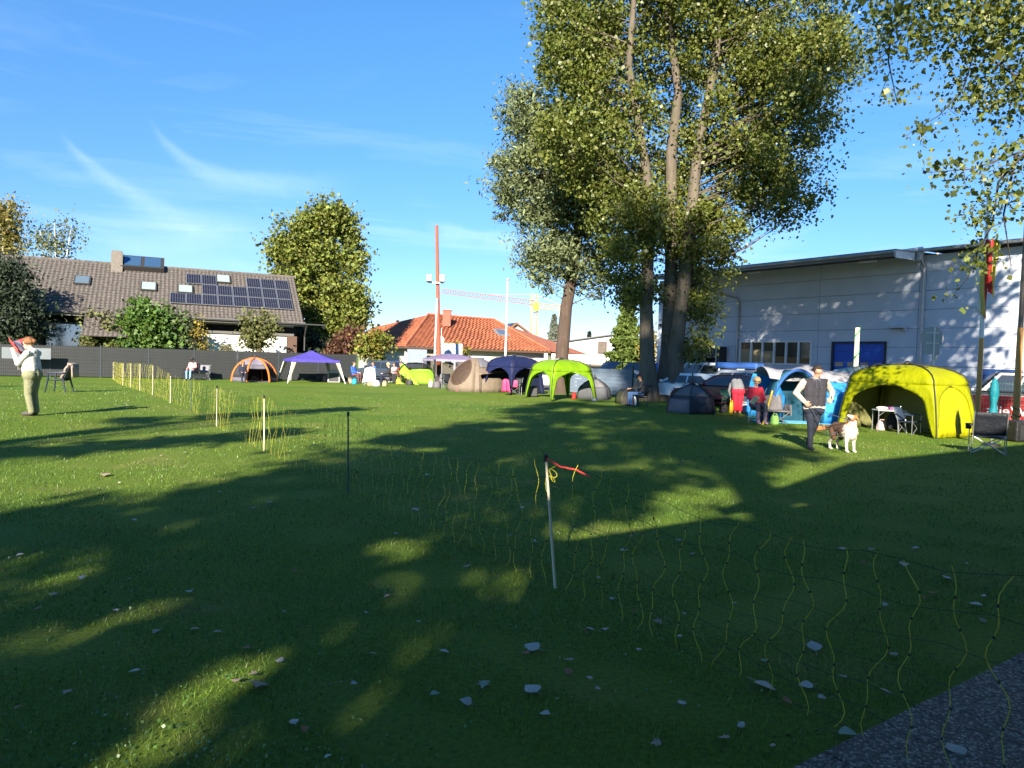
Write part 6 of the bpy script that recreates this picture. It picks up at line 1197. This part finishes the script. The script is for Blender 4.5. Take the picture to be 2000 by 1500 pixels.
hc = V3(-.02, -.20, .74); DB += [(hc, hc+V3(-.02, -.02, .01), .078, .075, FBr), (hc+V3(-.06, -.04, .03), hc+V3(-.15, -.05, .065), .048, .030, FW), (hc+V3(-.15, -.05, .065), hc+V3(-.175, -.055, .07), .028, .022, FW), (hc+V3(.02, .06, .05), hc+V3(.06, .08, .0), .035, .018, FBr), (hc+V3(.0, -.08, .05), hc+V3(.05, -.12, -.01), .035, .018, FBr)]
body_mesh('body', DB, .013, dg_, 3)
MB().ell(hc+V3(-.20, -.06, .085), (.017, .015, .014)).build('nose', M('dog_nose', (.012, .010, .010), .35), dg_)
MB().ell(hc+V3(-.065, -.085, .055), (.010, .009, .010)).build('eye', M('eye_dark', (.05, .035, .03)), dg_)
# fur tufts over the body
fp, fz = [], []
for a, b, ra, rb, m in DB[:8]:
    for _ in range(260):
        s = rng.random(); c = a.lerp(b, s); d = Vector(unit(1)[0]); r_ = lerp(ra, rb, s); pnt = c+d*r_*.97; e = pnt+Vector((d.x*.02, d.y*.02+.015, -.045-.02*rng.random())); fp.append((pnt, e, m))
for mt, nm in ((FW, 'white_tufts'), (FBk, 'dark_tufts'), (FBr, 'tan_tufts')):
    mb = MB()
    for a, e, m in fp:
        if m is mt: w = Vector(unit(1)[0])*.009; mb.add([a-w, a+w, e], [(0, 1, 2)])
    if mb.v: o = mb.build(nm, mt, dg_)
dog_m = Matrix.Translation(q) @ Matrix.Rotation(math.radians(12), 4, 'Z')
la = man_m @ (wl+V3(.05, -.04, -.05)); lb = dog_m @ (hc+V3(-.03, -.08, -.06)); lm_ = la.lerp(lb, .5)+V3(0, 0, -.03)
o = MB().tube([la, la.lerp(lb, .25)+V3(0, 0, -.02), lm_, lb], .008, 5).tube([la, la+V3(.25, -.05, -.35), la+V3(.42, -.05, -.62), la+V3(.55, 0, -.66), la+V3(.68, .0, -.58)], .008, 5).build('dog_leash', M('leash_dark', (.03, .04, .07), .7)); tag(o, 'dark leash running from the walking man to the dog', 'leash')

# --- woman with the red folder, side on, facing left
p = gnd(61, 811); wm = thing('person', 'woman in grey hoodie and olive trousers holding a red folder', 'person', T3(p), math.radians(-90)); HOO = cloth('grey_hoodie', (.50, .49, .46)); OLT = cloth('olive_trousers', (.20, .20, .115))
B = [(V3(-.05, .0, 1.02), V3(-.05, -.02, 1.30), .165, .145, HOO), (V3(.05, .0, 1.02), V3(.05, -.02, 1.30), .165, .145, HOO), (V3(0, -.07, 1.05), V3(0, -.05, 1.2), .14, .13, HOO), (V3(-.13, .02, 1.36), V3(.13, .02, 1.36), .085, .085, HOO), (V3(0, .0, 1.25), V3(0, .03, 1.38), .135, .11, HOO),
     (V3(-.08, .02, .90), V3(.08, .02, .90), .158, .158, OLT), (V3(0, .07, .90), V3(0, .06, .95), .13, .13, OLT)]
for x in (-.09, .09): B += [(V3(x, .02, .86), V3(x*.95, -.01, .47), .118, .085, OLT), (V3(x*.95, -.01, .47), V3(x*.9, .06, .10), .080, .066, OLT), (V3(x*.9, .05, .05), V3(x*.9, -.12, .04), .048, .040, M('dark_trainer', (.07, .055, .06), .7))]
for x in (-1, 1):
    sh, el_, wr_ = V3(x*.18, .02, 1.37), V3(x*.22, -.15, 1.14), V3(x*.13, -.30, 1.36); B += [(sh, el_, .072, .060, HOO), (el_, wr_, .058, .044, HOO)] + hand_bones(wr_, (-.1*x, -.35, .9), (-x*.8, -.5, 0), -x, SKINL, .5, 1.05)
B += [(V3(0, .01, 1.40), V3(0, -.03, 1.50), .058, .055, SKINL), (V3(-.06, .07, 1.40), V3(.06, .07, 1.40), .06, .06, HOO)]
B += head_parts(wm, V3(0, -.07, 1.565), (0, -.95, -.15), (0, -.1, 1), SKINL, M('auburn_hair', (.20, .085, .03), .6, .35, 25, .6, 60), 'bun', s=1.04)
body_mesh('body', B, .0115, wm, 4)
MB().box((0, 0, 0), (.3, .004, .2)).build('pocket', HOO, wm).location = (.0, -.2, 1.1)
WM = Matrix.Translation(p) @ Matrix.Rotation(math.radians(-90), 4, 'Z')
fo_ = thing('folder', 'open red folder held up by the woman in the grey hoodie', 'folder', T3(WM @ V3(0, -.36, 1.52)), math.radians(-90)); RED = M('folder_red', (.72, .09, .10), .45, .05, 3, trans=.1)
for s_ in (-1, 1): MB().box((s_*.13, .06, 0), (.27, .008, .33), rot=Matrix.Rotation(math.radians(38), 3, 'X') @ Matrix.Rotation(s_*.62, 3, 'Z')).build('cover', RED, fo_)
MB().box((0, .10, .0), (.2, .01, .28), rot=Matrix.Rotation(math.radians(38), 3, 'X')).build('papers', WHT, fo_)

def seated(label, p, rz, top_m, leg_m, shoe_m, sk, hair_m, style, look=(0, -.9, -.35), cap=None, seat=.44, arms='lap', lean=.12, s=1.0, voxel=.016, shin=None, knee=.34, fat=1.0):
    "person sitting, facing local -y"
    t = thing('person', label, 'person', T3(p), rz, None, s); hz = seat+.10; ch_ = V3(0, .02+lean, hz+.40)
    B = torso_bones((0, .06, hz+.02), ch_, (1, 0, 0), top_m, .10, .12, .125*fat, .11*fat, top_m)
    B += [(V3(-.08, .06, hz), V3(.08, .06, hz), .12, .12, leg_m)]
    for x in (-1, 1):
        kn = V3(x*.11, -knee, hz-.02); an = V3(x*.10, -knee-.02, .09); B += [(V3(x*.09, .04, hz), kn, .095, .070, leg_m), (kn, kn.lerp(an, .35), .066, .060, leg_m), (kn.lerp(an, .35), an, .060, .050, shin or leg_m), (an+V3(0, 0, -.04), an+V3(0, -.15, -.05), .045, .036, shoe_m)]
        sh = ch_+V3(x*.17, .0, .06)
        if arms == 'lap': el_ = sh+V3(x*.06, -.06, -.26); wr_ = V3(x*.13, -knee*.72, hz+.14)
        elif arms == 'up': el_ = sh+V3(x*.08, -.12, -.24); wr_ = ch_+V3(x*.05, -.22, .10)
        else: el_ = sh+V3(x*.05, -.15, -.22); wr_ = V3(x*.10, -.42, hz+.20)
        B += [(sh, el_, .064, .054, top_m), (el_, wr_, .052, .040, top_m)] + hand_bones(wr_, (-x*.3, -.8, -.1), (0, -.2, -1), x, sk, .5)
    nk = ch_+V3(0, -.03, .20); B += [(ch_+V3(0, 0, .08), nk, .055, .052, sk)] + head_parts(t, nk+V3(0, -.03, .08), look, (0, -.2, 1), sk, hair_m, style, cap)
    body_mesh('body', B, voxel, t, 3); return t
BLH = M('blonde_hair', (.55, .38, .18), .6, .3, 25, .5, 60); BRH = M('brown_hair', (.09, .05, .03), .6, .3, 25, .5, 60); GRH = M('grey_hair', (.25, .23, .21), .6, .3, 25, .5, 60)
RDJ = cloth('red_jacket', (.52, .025, .045)); GRL = cloth('grey_leggings', (.11, .10, .13)); BOOT = M('mauve_boot', (.42, .25, .28), .7, .1, 6); BLJ = cloth('blue_jeans', (.07, .14, .30)); BLT = cloth('blue_top', (.03, .11, .48)); BKJ = cloth('black_jacket', (.025, .025, .03)); TPE = cloth('taupe_jacket', (.09, .075, .085)); DNV = cloth('dark_navy', (.015, .018, .04))
pr = gnd(1478, 829)+Vector((.15, .50, 0)); sd = seated('blonde woman in red jacket and mauve boots reading in a camp chair', pr, math.radians(2), RDJ, GRL, BOOT, SKINL, BLH, 'bob', (-.12, -.75, -.6), shin=BOOT, knee=.40, s=1.08, voxel=.012, fat=1.12)
bk_ = MB(); bk_.box((0, 0, 0), (.22, .015, .28), rot=Matrix.Rotation(math.radians(35), 3, 'X')); bk_ = bk_.build('reading_book', M('book_paper', (.70, .69, .66), .7)); bk_.location = pr+V3(-.24, -.48, .76); bk_.rotation_euler = (0, .3, .5); tag(bk_, 'white booklet in the hands of the woman in red', 'book')
pc_ = gnd(1246, 794)+V3(.1, .3, 0); camp_chair('camp_chair', 'dark camp chair under the man in the cap', pc_, math.radians(-70), CHB, TUBD, .56, 1.0); seated('man in dark cap, black and grey jacket and jeans sitting by the poplar', pc_, math.radians(-72), cloth('charcoal_jacket', (.035, .04, .045)), BLJ, SHOE, SKIN, BRH, 'short', (0, -.85, -.5), cap=cloth('dark_cap', (.012, .012, .015)), lean=.02, arms='mid', knee=.42)
pg = gnd(367, 743)+V3(0, .4, 0); camp_chair('camp_chair', 'dark camp chair under the reclining person', pg, 0, CHB, TUBD, .75, 1.0, .55); seated('person in pink top, jeans and dark hat dozing in a camp chair', pg, math.radians(4), cloth('pink_top', (.55, .28, .27)), cloth('light_jeans', (.20, .32, .50)), SHOE, SKIN, BRH, 'short', (0, -.7, -.7), cap=cloth('dark_cap', (.012, .012, .015)), lean=.22, knee=.40)
po_ = gnd(474, 747); seated('person in dark clothes sitting at the orange tent entrance', po_, math.radians(30), DNV, DNV, SHOE, SKIN, M('red_hair', (.35, .10, .03), .6, .3, 25), 'bob', lean=.05, s=.9)
seated('dark-haired woman in blue jacket, leftmost of the picnic group', gnd(693, 748), math.radians(65), BLT, cloth('maroon_trousers', (.12, .05, .055)), SHOE, SKINL, BRH, 'bun', (0, -.9, -.2))
seated('person in blue raising a hand behind the white cloth', gnd(726, 746), math.radians(-40), BLT, DNV, SHOE, SKIN, BRH, 'short', arms='up')
seated('blonde person in dark jacket in the middle of the picnic group', gnd(755, 750), math.radians(-70), BKJ, DNV, SHOE, SKINL, BLH, 'bob')
seated('woman in grey top and dark trousers left of the couple by the lime tent', gnd(768, 747), math.radians(-15), cloth('grey_top', (.22, .21, .22)), BKJ, M('white_shoe', (.6, .6, .6), .6), SKINL, BRH, 'bob', arms='mid')
seated('person in taupe jacket sitting nearest the lime beach shelter', gnd(780, 748), math.radians(-60), TPE, BKJ, SHOE, SKIN, M('light_brown_hair', (.25, .14, .08), .6, .3, 25), 'bob', arms='lap')
# --- person bending over, seen from behind, red trousers
p = gnd(1440, 808); bp_ = thing('person', 'person in grey top and red trousers bending over, seen from behind', 'person', T3(p), math.radians(176), None, 1.0); RT = cloth('red_trousers', (.72, .012, .03)); GT = cloth('grey_pullover', (.14, .145, .15))
B = [(V3(-.09, 0, .84), V3(.09, 0, .84), .155, .155, RT)]
for x in (-.10, .10): B += [(V3(x, .0, .80), V3(x*.9, .0, .45), .125, .100, RT), (V3(x*.9, 0, .45), V3(x*.85, .02, .17), .10, .095, RT), (V3(x*.85, .02, .13), V3(x*.85, .02, .07), .05, .045, SKINL), (V3(x*.85, .03, .045), V3(x*.9, -.13, .035), .045, .036, M('tan_shoe', (.25, .17, .10), .7))]
B += [(V3(-.08, -.02, .99), V3(-.08, -.26, 1.20), .15, .13, GT), (V3(.08, -.02, .99), V3(.08, -.26, 1.20), .15, .13, GT), (V3(-.1, -.28, 1.16), V3(.1, -.28, 1.16), .12, .12, GT)]
for x in (-1, 1): B += [(V3(x*.2, -.34, 1.10), V3(x*.26, -.36, .84), .062, .05, GT), (V3(x*.26, -.36, .84), V3(x*.16, -.42, .60), .05, .04, GT)] + hand_bones(V3(x*.16, -.42, .60), (-.1*x, -.2, -.9), (0, -1, 0), x, SKINL, .5)
B += [(V3(0, -.38, 1.12), V3(0, -.46, 1.12), .055, .052, SKINL)] + head_parts(bp_, V3(0, -.54, 1.10), (0, -.6, -.8), (0, -.8, .6), SKINL, GRH, 'bob')
body_mesh('body', B, .014, bp_, 4)
# ================================================================== ELECTRIC NETTING ACROSS THE LAWN
NETY = M('net_yellow', (.42, .40, .035), .6, .15, 8); NETD = M('net_dark', (.025, .03, .025), .7); NPOST = M('net_post', (.62, .55, .38), .6, .1, 3); NPD = M('net_post_dark', (.06, .09, .07), .6)
nodes = [Vector((2.32, 2.42, 0))] + [gnd(u, v) for u, v in ((1087, 1150), (680, 962), (516, 881), (423, 833), (373, 801), (333, 787), (298, 771), (273, 763), (255, 757), (240, 753), (221, 741))]
tops = [None, (1066, 890), (680, 806), (516, 773), (424, 754), (372, 738), (333, 731)]
nt_ = thing('electric_netting', 'sagging yellow electric netting on thin posts across the lawn', 'netting', T3(nodes[1])); no_ = Vector(nt_.location); nh = 1.03
tp_ = []
for i, n in enumerate(nodes):
    if i < len(tops) and tops[i] and i > 0: tt_ = at(tops[i][0], tops[i][1], n.y + (.12 if i == 1 else 0)); tt_ = Vector((tt_.x, tt_.y, tt_.z))
    else: tt_ = n+Vector((0, 0, nh))
    tp_.append(tt_)
    if i == 0: continue
    dark = i in (2, 5); MB().tube([n-no_-Vector((0, 0, .1)), tt_-no_], [.013, .010], 8).build('post', NPD if dark else NPOST, nt_, smooth=60)
    MB().lathe([(.016, -.05), (.018, .0), (.010, .012)], tt_-no_, 8).build('post_clip', PLAS, nt_)
# six wavy string shapes, shared
variants = []
for k in range(8):
    mb = MB(); r_ = np.random.default_rng(100+k); ph = r_.random(3)*6; pts = []
    for j in range(22): z = j/21; pts.append(Vector((.030*math.sin(9*z+ph[0])+.018*math.sin(21*z+ph[1])+.03*(z-.5)*math.sin(ph[2]), .02*math.sin(8*z+ph[2]), z)))
    mb.tube(pts, .0022, 5, NETY)
    for j in (4, 7, 11, 15, 18): mb.ell(pts[j], (.006, .006, .009), NETD, 6, 4)
    variants.append((mb.mesh('vertical_string', smooth=60), pts))
cnt = 0; hz_ = [.02, .16, .30, .45, .62, .80, 1.0]; seg_pts = []
for i in range(len(nodes)-1):
    a, b, ta, tb2 = nodes[i], nodes[i+1], tp_[i], tp_[i+1]; Ln = (b-a).length; ns = max(6, round(Ln/.185)); rows_ = []
    sagk = [.16, .26, .20, .12, .10, .08, .06, .05, .05, .04, .04][i]
    for k in range(0 if i == 0 else 1, ns):
        s = k/ns; g_ = a.lerp(b, s); g_.z = gz(g_.x, g_.y); t3 = ta.lerp(tb2, s)-Vector((0, 0, sagk*math.sin(math.pi*s))); lean_ = .10*math.sin(math.pi*s)
        me, pv_ = variants[cnt % 8]; o = lk(bpy.data.objects.new('vertical_string', me), nt_); h_ = t3.z-g_.z
        o.location = g_-no_; o.scale = (1+.4*rng.random(), 1, h_); o.rotation_euler = ((rng.random()-.5)*.10+lean_, (rng.random()-.5)*.06, math.atan2((b-a).y, (b-a).x)); cnt += 1
        rows_.append((g_, t3))
    rows_ = [(a, ta)]+rows_+[(b, tb2)]
    for hzk in hz_:
        pts = [g_.lerp(t3, hzk)-no_+Vector((0, 0, .02*math.sin(k*1.7+hzk*9))) for k, (g_, t3) in enumerate(rows_)]; mb = MB(); mb.tube(pts, .0015, 4); mb.build('horizontal_strand', NETD, nt_)
tt_ = tp_[1]; e_ = at(1153, 932, tt_.y-.35)
rr = MB().tube([tt_-Vector((0, 0, .02)), tt_.lerp(e_, .35)-Vector((0, 0, .03)), tt_.lerp(e_, .7)+Vector((0, 0, .005)), e_], .007, 6).build('red_cord', M('cord_red', (.62, .05, .04), .6)); tag(rr, 'red cord tied to the top of the nearest netting post', 'cord')
kn = tt_+Vector((.06, 0, -.10)); mb = MB(); mb.tube([kn+Vector((.05*math.sin(a*3)*(1-a/8), .02*math.cos(a*4), .04*math.sin(a*2.3)-.03*a*.5)) for a in np.linspace(0, 6, 30)], .004, 5); o = mb.build('knotted_end', NETY, nt_); o.location = -no_

# ================================================================== GRASS AND FALLEN LEAVES
def blade_material():
    m = M('grass_blade', (.100, .170, .016), .42, .25, .9, spec=.5, island=.8, hue=.03); t = m.node_tree; n = t.nodes; l = t.links.new; b = n['Principled BSDF']; hs = next(x for x in n if x.type == 'HUE_SAT')
    tc = n.new('ShaderNodeTexCoord'); no = n.new('ShaderNodeTexNoise'); no.inputs['Scale'].default_value = .75; no.inputs['Detail'].default_value = 6; no.inputs['Roughness'].default_value = .7; l(tc.outputs['Object'], no.inputs['Vector'])
    mr = n.new('ShaderNodeMapRange'); mr.inputs['From Min'].default_value = .50; mr.inputs['From Max'].default_value = .72; mr.inputs['To Max'].default_value = .5; l(no.outputs['Fac'], mr.inputs['Value'])
    mx = n.new('ShaderNodeMixRGB'); mx.inputs[1].default_value = (.098, .178, .020, 1); mx.inputs[2].default_value = (.25, .215, .075, 1); l(mr.outputs[0], mx.inputs[0]); l(mx.outputs[0], hs.inputs['Color'])
    tr = n.new('ShaderNodeBsdfTranslucent'); ms_ = n.new('ShaderNodeMixShader'); ms_.inputs[0].default_value = .3; l(hs.outputs[0], tr.inputs['Color']); l(b.outputs[0], ms_.inputs[1]); l(tr.outputs[0], ms_.inputs[2]); l(ms_.outputs[0], n['Material Output'].inputs['Surface'])
    return m
def grass_blades():
    zones = [(2.2, 4.2, 3000, .040, .0038), (4.2, 7.0, 1700, .040, .0055), (7.0, 11.0, 700, .040, .008), (11, 18, 200, .042, .013), (18, 30, 46, .045, .020)]
    PP, HH, WW = [], [], []
    for y0, y1, dens, h, w in zones:
        n = int((y1-y0)*(y0+y1)*.78*dens); y = np.sqrt(rng.random(n)*(y1**2-y0**2)+y0**2); x = (rng.random(n)*2-1)*(.76*y+.3)
        # patchy: thin out with a cheap pseudo-noise, keep off the terrace
        k = (np.sin(x*2.1+1.3*np.sin(y*1.7))*np.sin(y*2.6+1.1*np.sin(x*1.3))) > -.75+rng.random(n)*.3
        d = (x-T0.x)*EN.x+(y-T0.y)*EN.y; k &= d < -.03-.05*rng.random(n)**2
        x, y = x[k], y[k]; PP.append(np.stack([x, y], 1)); m = len(x); HH.append(h*(.45+.9*rng.random(m))); WW.append(np.full(m, w)*(.7+.6*rng.random(m)))
    P = np.concatenate(PP); H = np.concatenate(HH); W_ = np.concatenate(WW); n = len(P); a = rng.random(n)*6.283; b = rng.random(n)*6.283; tilt = .15+.75*rng.random(n)
    z = np.array([gz(px, py) for px, py in P]) - .004
    base = np.stack([P[:, 0], P[:, 1], z], 1); side = np.stack([np.cos(a), np.sin(a), np.zeros(n)], 1)*W_[:, None]*.5; ln = np.stack([np.cos(b)*np.sin(tilt), np.sin(b)*np.sin(tilt), np.cos(tilt)], 1)*H[:, None]
    V = np.empty((n, 3, 3), np.float32); V[:, 0] = base-side; V[:, 1] = base+side; V[:, 2] = base+ln
    me = np_mesh('grass_blades', V.reshape(-1, 3), np.arange(n*3).reshape(n, 3), [blade_material()])
    o = lk(bpy.data.objects.new('grass_blades', me)); o['kind'] = 'stuff'; o['label'] = 'short mown grass blades covering the lawn'; print('BLADES', n)
grass_blades()
# broad-leaved weeds in the turf
n = 9000; y = 2.6+rng.random(n)**1.5*6; x = (rng.random(n)*2-1)*.74*y; k = ((x-T0.x)*EN.x+(y-T0.y)*EN.y < -.05) & (np.sin(x*1.7+.6)*np.sin(y*1.3+1.1)+.35*rng.normal(size=n) > .10); P = np.stack([x[k], y[k], .012+.02*rng.random(k.sum())], 1)
wd_ = leaf_mesh('clover_weeds', P, .015*(.6+.9*rng.random(len(P))), M('weed_leaf', (.07, .15, .035), .4, .15, 2, trans=.2, spec=.5, island=.4), None, wid=.5, up=0); wd_['kind'] = 'stuff'; wd_['label'] = 'low broad-leaved weeds growing through the turf'
LFM = [M('leaf_pale', (.36, .32, .27), .7, .15, 14), M('leaf_buff', (.27, .20, .14), .75, .2, 14), M('leaf_rust', (.26, .10, .05), .75, .25, 14), M('leaf_grey_green', (.19, .23, .16), .7, .2, 14)]
def leaf_shape(kind, m, cur):
    mb = MB(); N_ = 9; pts = []
    if kind == 'poplar': prof = [(0, 0), (.30, .10), (.46, .26), (.42, .46), (.28, .68), (.12, .88), (0, 1.02)]
    else: prof = [(0, 0), (.22, .06), (.52, .20), (.24, .34), (.58, .58), (.20, .60), (.12, .82), (0, 1.05)]
    L_ = [(-x, y) for x, y in prof]; R_ = [(x, y) for x, y in prof]
    zc_ = lambda x, y: cur*(x*x*1.2+.35*math.sin(y*3)*(.4+x)) + .02
    k = len(prof); vs = [(x, y-.5, zc_(x, y)) for x, y in L_]+[(0, y-.5, zc_(0, y)) for x, y in prof]+[(x, y-.5, zc_(x, y)) for x, y in R_]
    fs = [(i, k+i, k+i+1, i+1) for i in range(k-1)]+[(k+i, 2*k+i, 2*k+i+1, k+i+1) for i in range(k-1)]
    mb.add(vs, fs); mb.tube([(0, -.5, zc_(0, 0)), (.03, -.72, .03), (.0, -.92, .02)], .014, 4); return mb.mesh('fallen_leaf', m, True)
shapes = {(kd, mi, c): leaf_shape(kd, LFM[mi], c) for kd in ('poplar', 'maple') for mi in range(4) for c in (.2, .5)}
def leaf_at(u, v, sz, kd, mi, lab=None):
    p = gnd(u, v); o = lk(bpy.data.objects.new('fallen_leaf', shapes[(kd, mi, .2 if rng.random() < .6 else .5)])); o.location = (p.x, p.y, p.z+.028); s = sz; o.scale = (s, s, s*.8); o.rotation_euler = ((rng.random()-.5)*.5, (rng.random()-.5)*.5, rng.random()*6.28)
    on_t = (p.x-T0.x)*EN.x+(p.y-T0.y)*EN.y > 0; where = 'on the terrace slabs' if on_t else ('close to the viewer, ' if p.y < 3.8 else 'midway to the netting post, ' if p.y < 5.7 else 'beyond the netting post, ')+('far left' if u < 400 else 'left of centre' if u < 800 else 'in the centre' if u < 1200 else 'right of centre' if u < 1600 else 'far right')
    tag(o, ['silvery', 'buff', 'rust brown', 'grey green'][mi]+(' oval' if kd == 'poplar' else ' lobed')+' fallen leaf '+where, 'leaf', ['silvery fallen leaves', 'buff fallen leaves', 'rust fallen leaves', 'grey green fallen leaves'][mi])
big = [(1038, 1272, .105, 'poplar', 0), (1037, 1355, .105, 'poplar', 0), (1028, 1284, .06, 'maple', 2), (1110, 1297, .06, 'maple', 1), (1494, 1349, .12, 'poplar', 0), (1588, 1270, .10, 'poplar', 0), (1573, 1348, .08, 'poplar', 0), (909, 1381, .065, 'poplar', 0), (944, 1347, .07, 'maple', 3), (1655, 1443, .085, 'poplar', 3), (1862, 1475, .10, 'poplar', 0), (503, 1347, .11, 'maple', 1), (262, 1320, .06, 'poplar', 0), (812, 1000, .10, 'poplar', 0), (836, 931, .09, 'poplar', 0), (1152, 1238, .07, 'poplar', 0), (1219, 1080, .08, 'poplar', 0), (1907, 1187, .09, 'poplar', 0), (1765, 1108, .09, 'poplar', 0), (1790, 1077, .10, 'poplar', 0), (1645, 1077, .07, 'poplar', 0), (1700, 1078, .07, 'maple', 1), (1850, 1134, .08, 'poplar', 0), (1283, 1222, .07, 'maple', 1), (1280, 1462, .05, 'maple', 1), (1182, 1237, .05, 'maple', 0), (910, 1112, .07, 'maple', 1), (160, 1135, .06, 'poplar', 0), (72, 1196, .05, 'maple', 2), (575, 1122, .05, 'maple', 2), (545, 1300, .05, 'poplar', 0), (572, 1421, .05, 'poplar', 0), (305, 1242, .06, 'poplar', 1), (39, 1090, .06, 'poplar', 0), (755, 1172, .05, 'maple', 1), (727, 1285, .05, 'poplar', 3), (1325, 1060, .07, 'poplar', 0), (1045, 1063, .06, 'poplar', 0), (530, 985, .09, 'poplar', 0), (205, 931, .14, 'poplar', 1), (1825, 1165, .09, 'maple', 2), (1918, 1218, .06, 'maple', 1), (1150, 1333, .04, 'poplar', 0), (1247, 1277, .04, 'poplar', 0), (850, 1365, .05, 'poplar', 3), (690, 1345, .04, 'maple', 0)]
for b_ in big: leaf_at(*b_)
for _ in range(70):
    v = 880+(1500-880)*rng.random()**1.2; u = 2000*rng.random(); g_ = gnd(u, v)
    if (g_.x-T0.x)*EN.x+(g_.y-T0.y)*EN.y > 0 and rng.random() < .7: continue
    leaf_at(u, v, .028+.035*rng.random(), 'poplar' if rng.random() < .7 else 'maple', rng.choice([0, 0, 1, 1, 2, 3]))
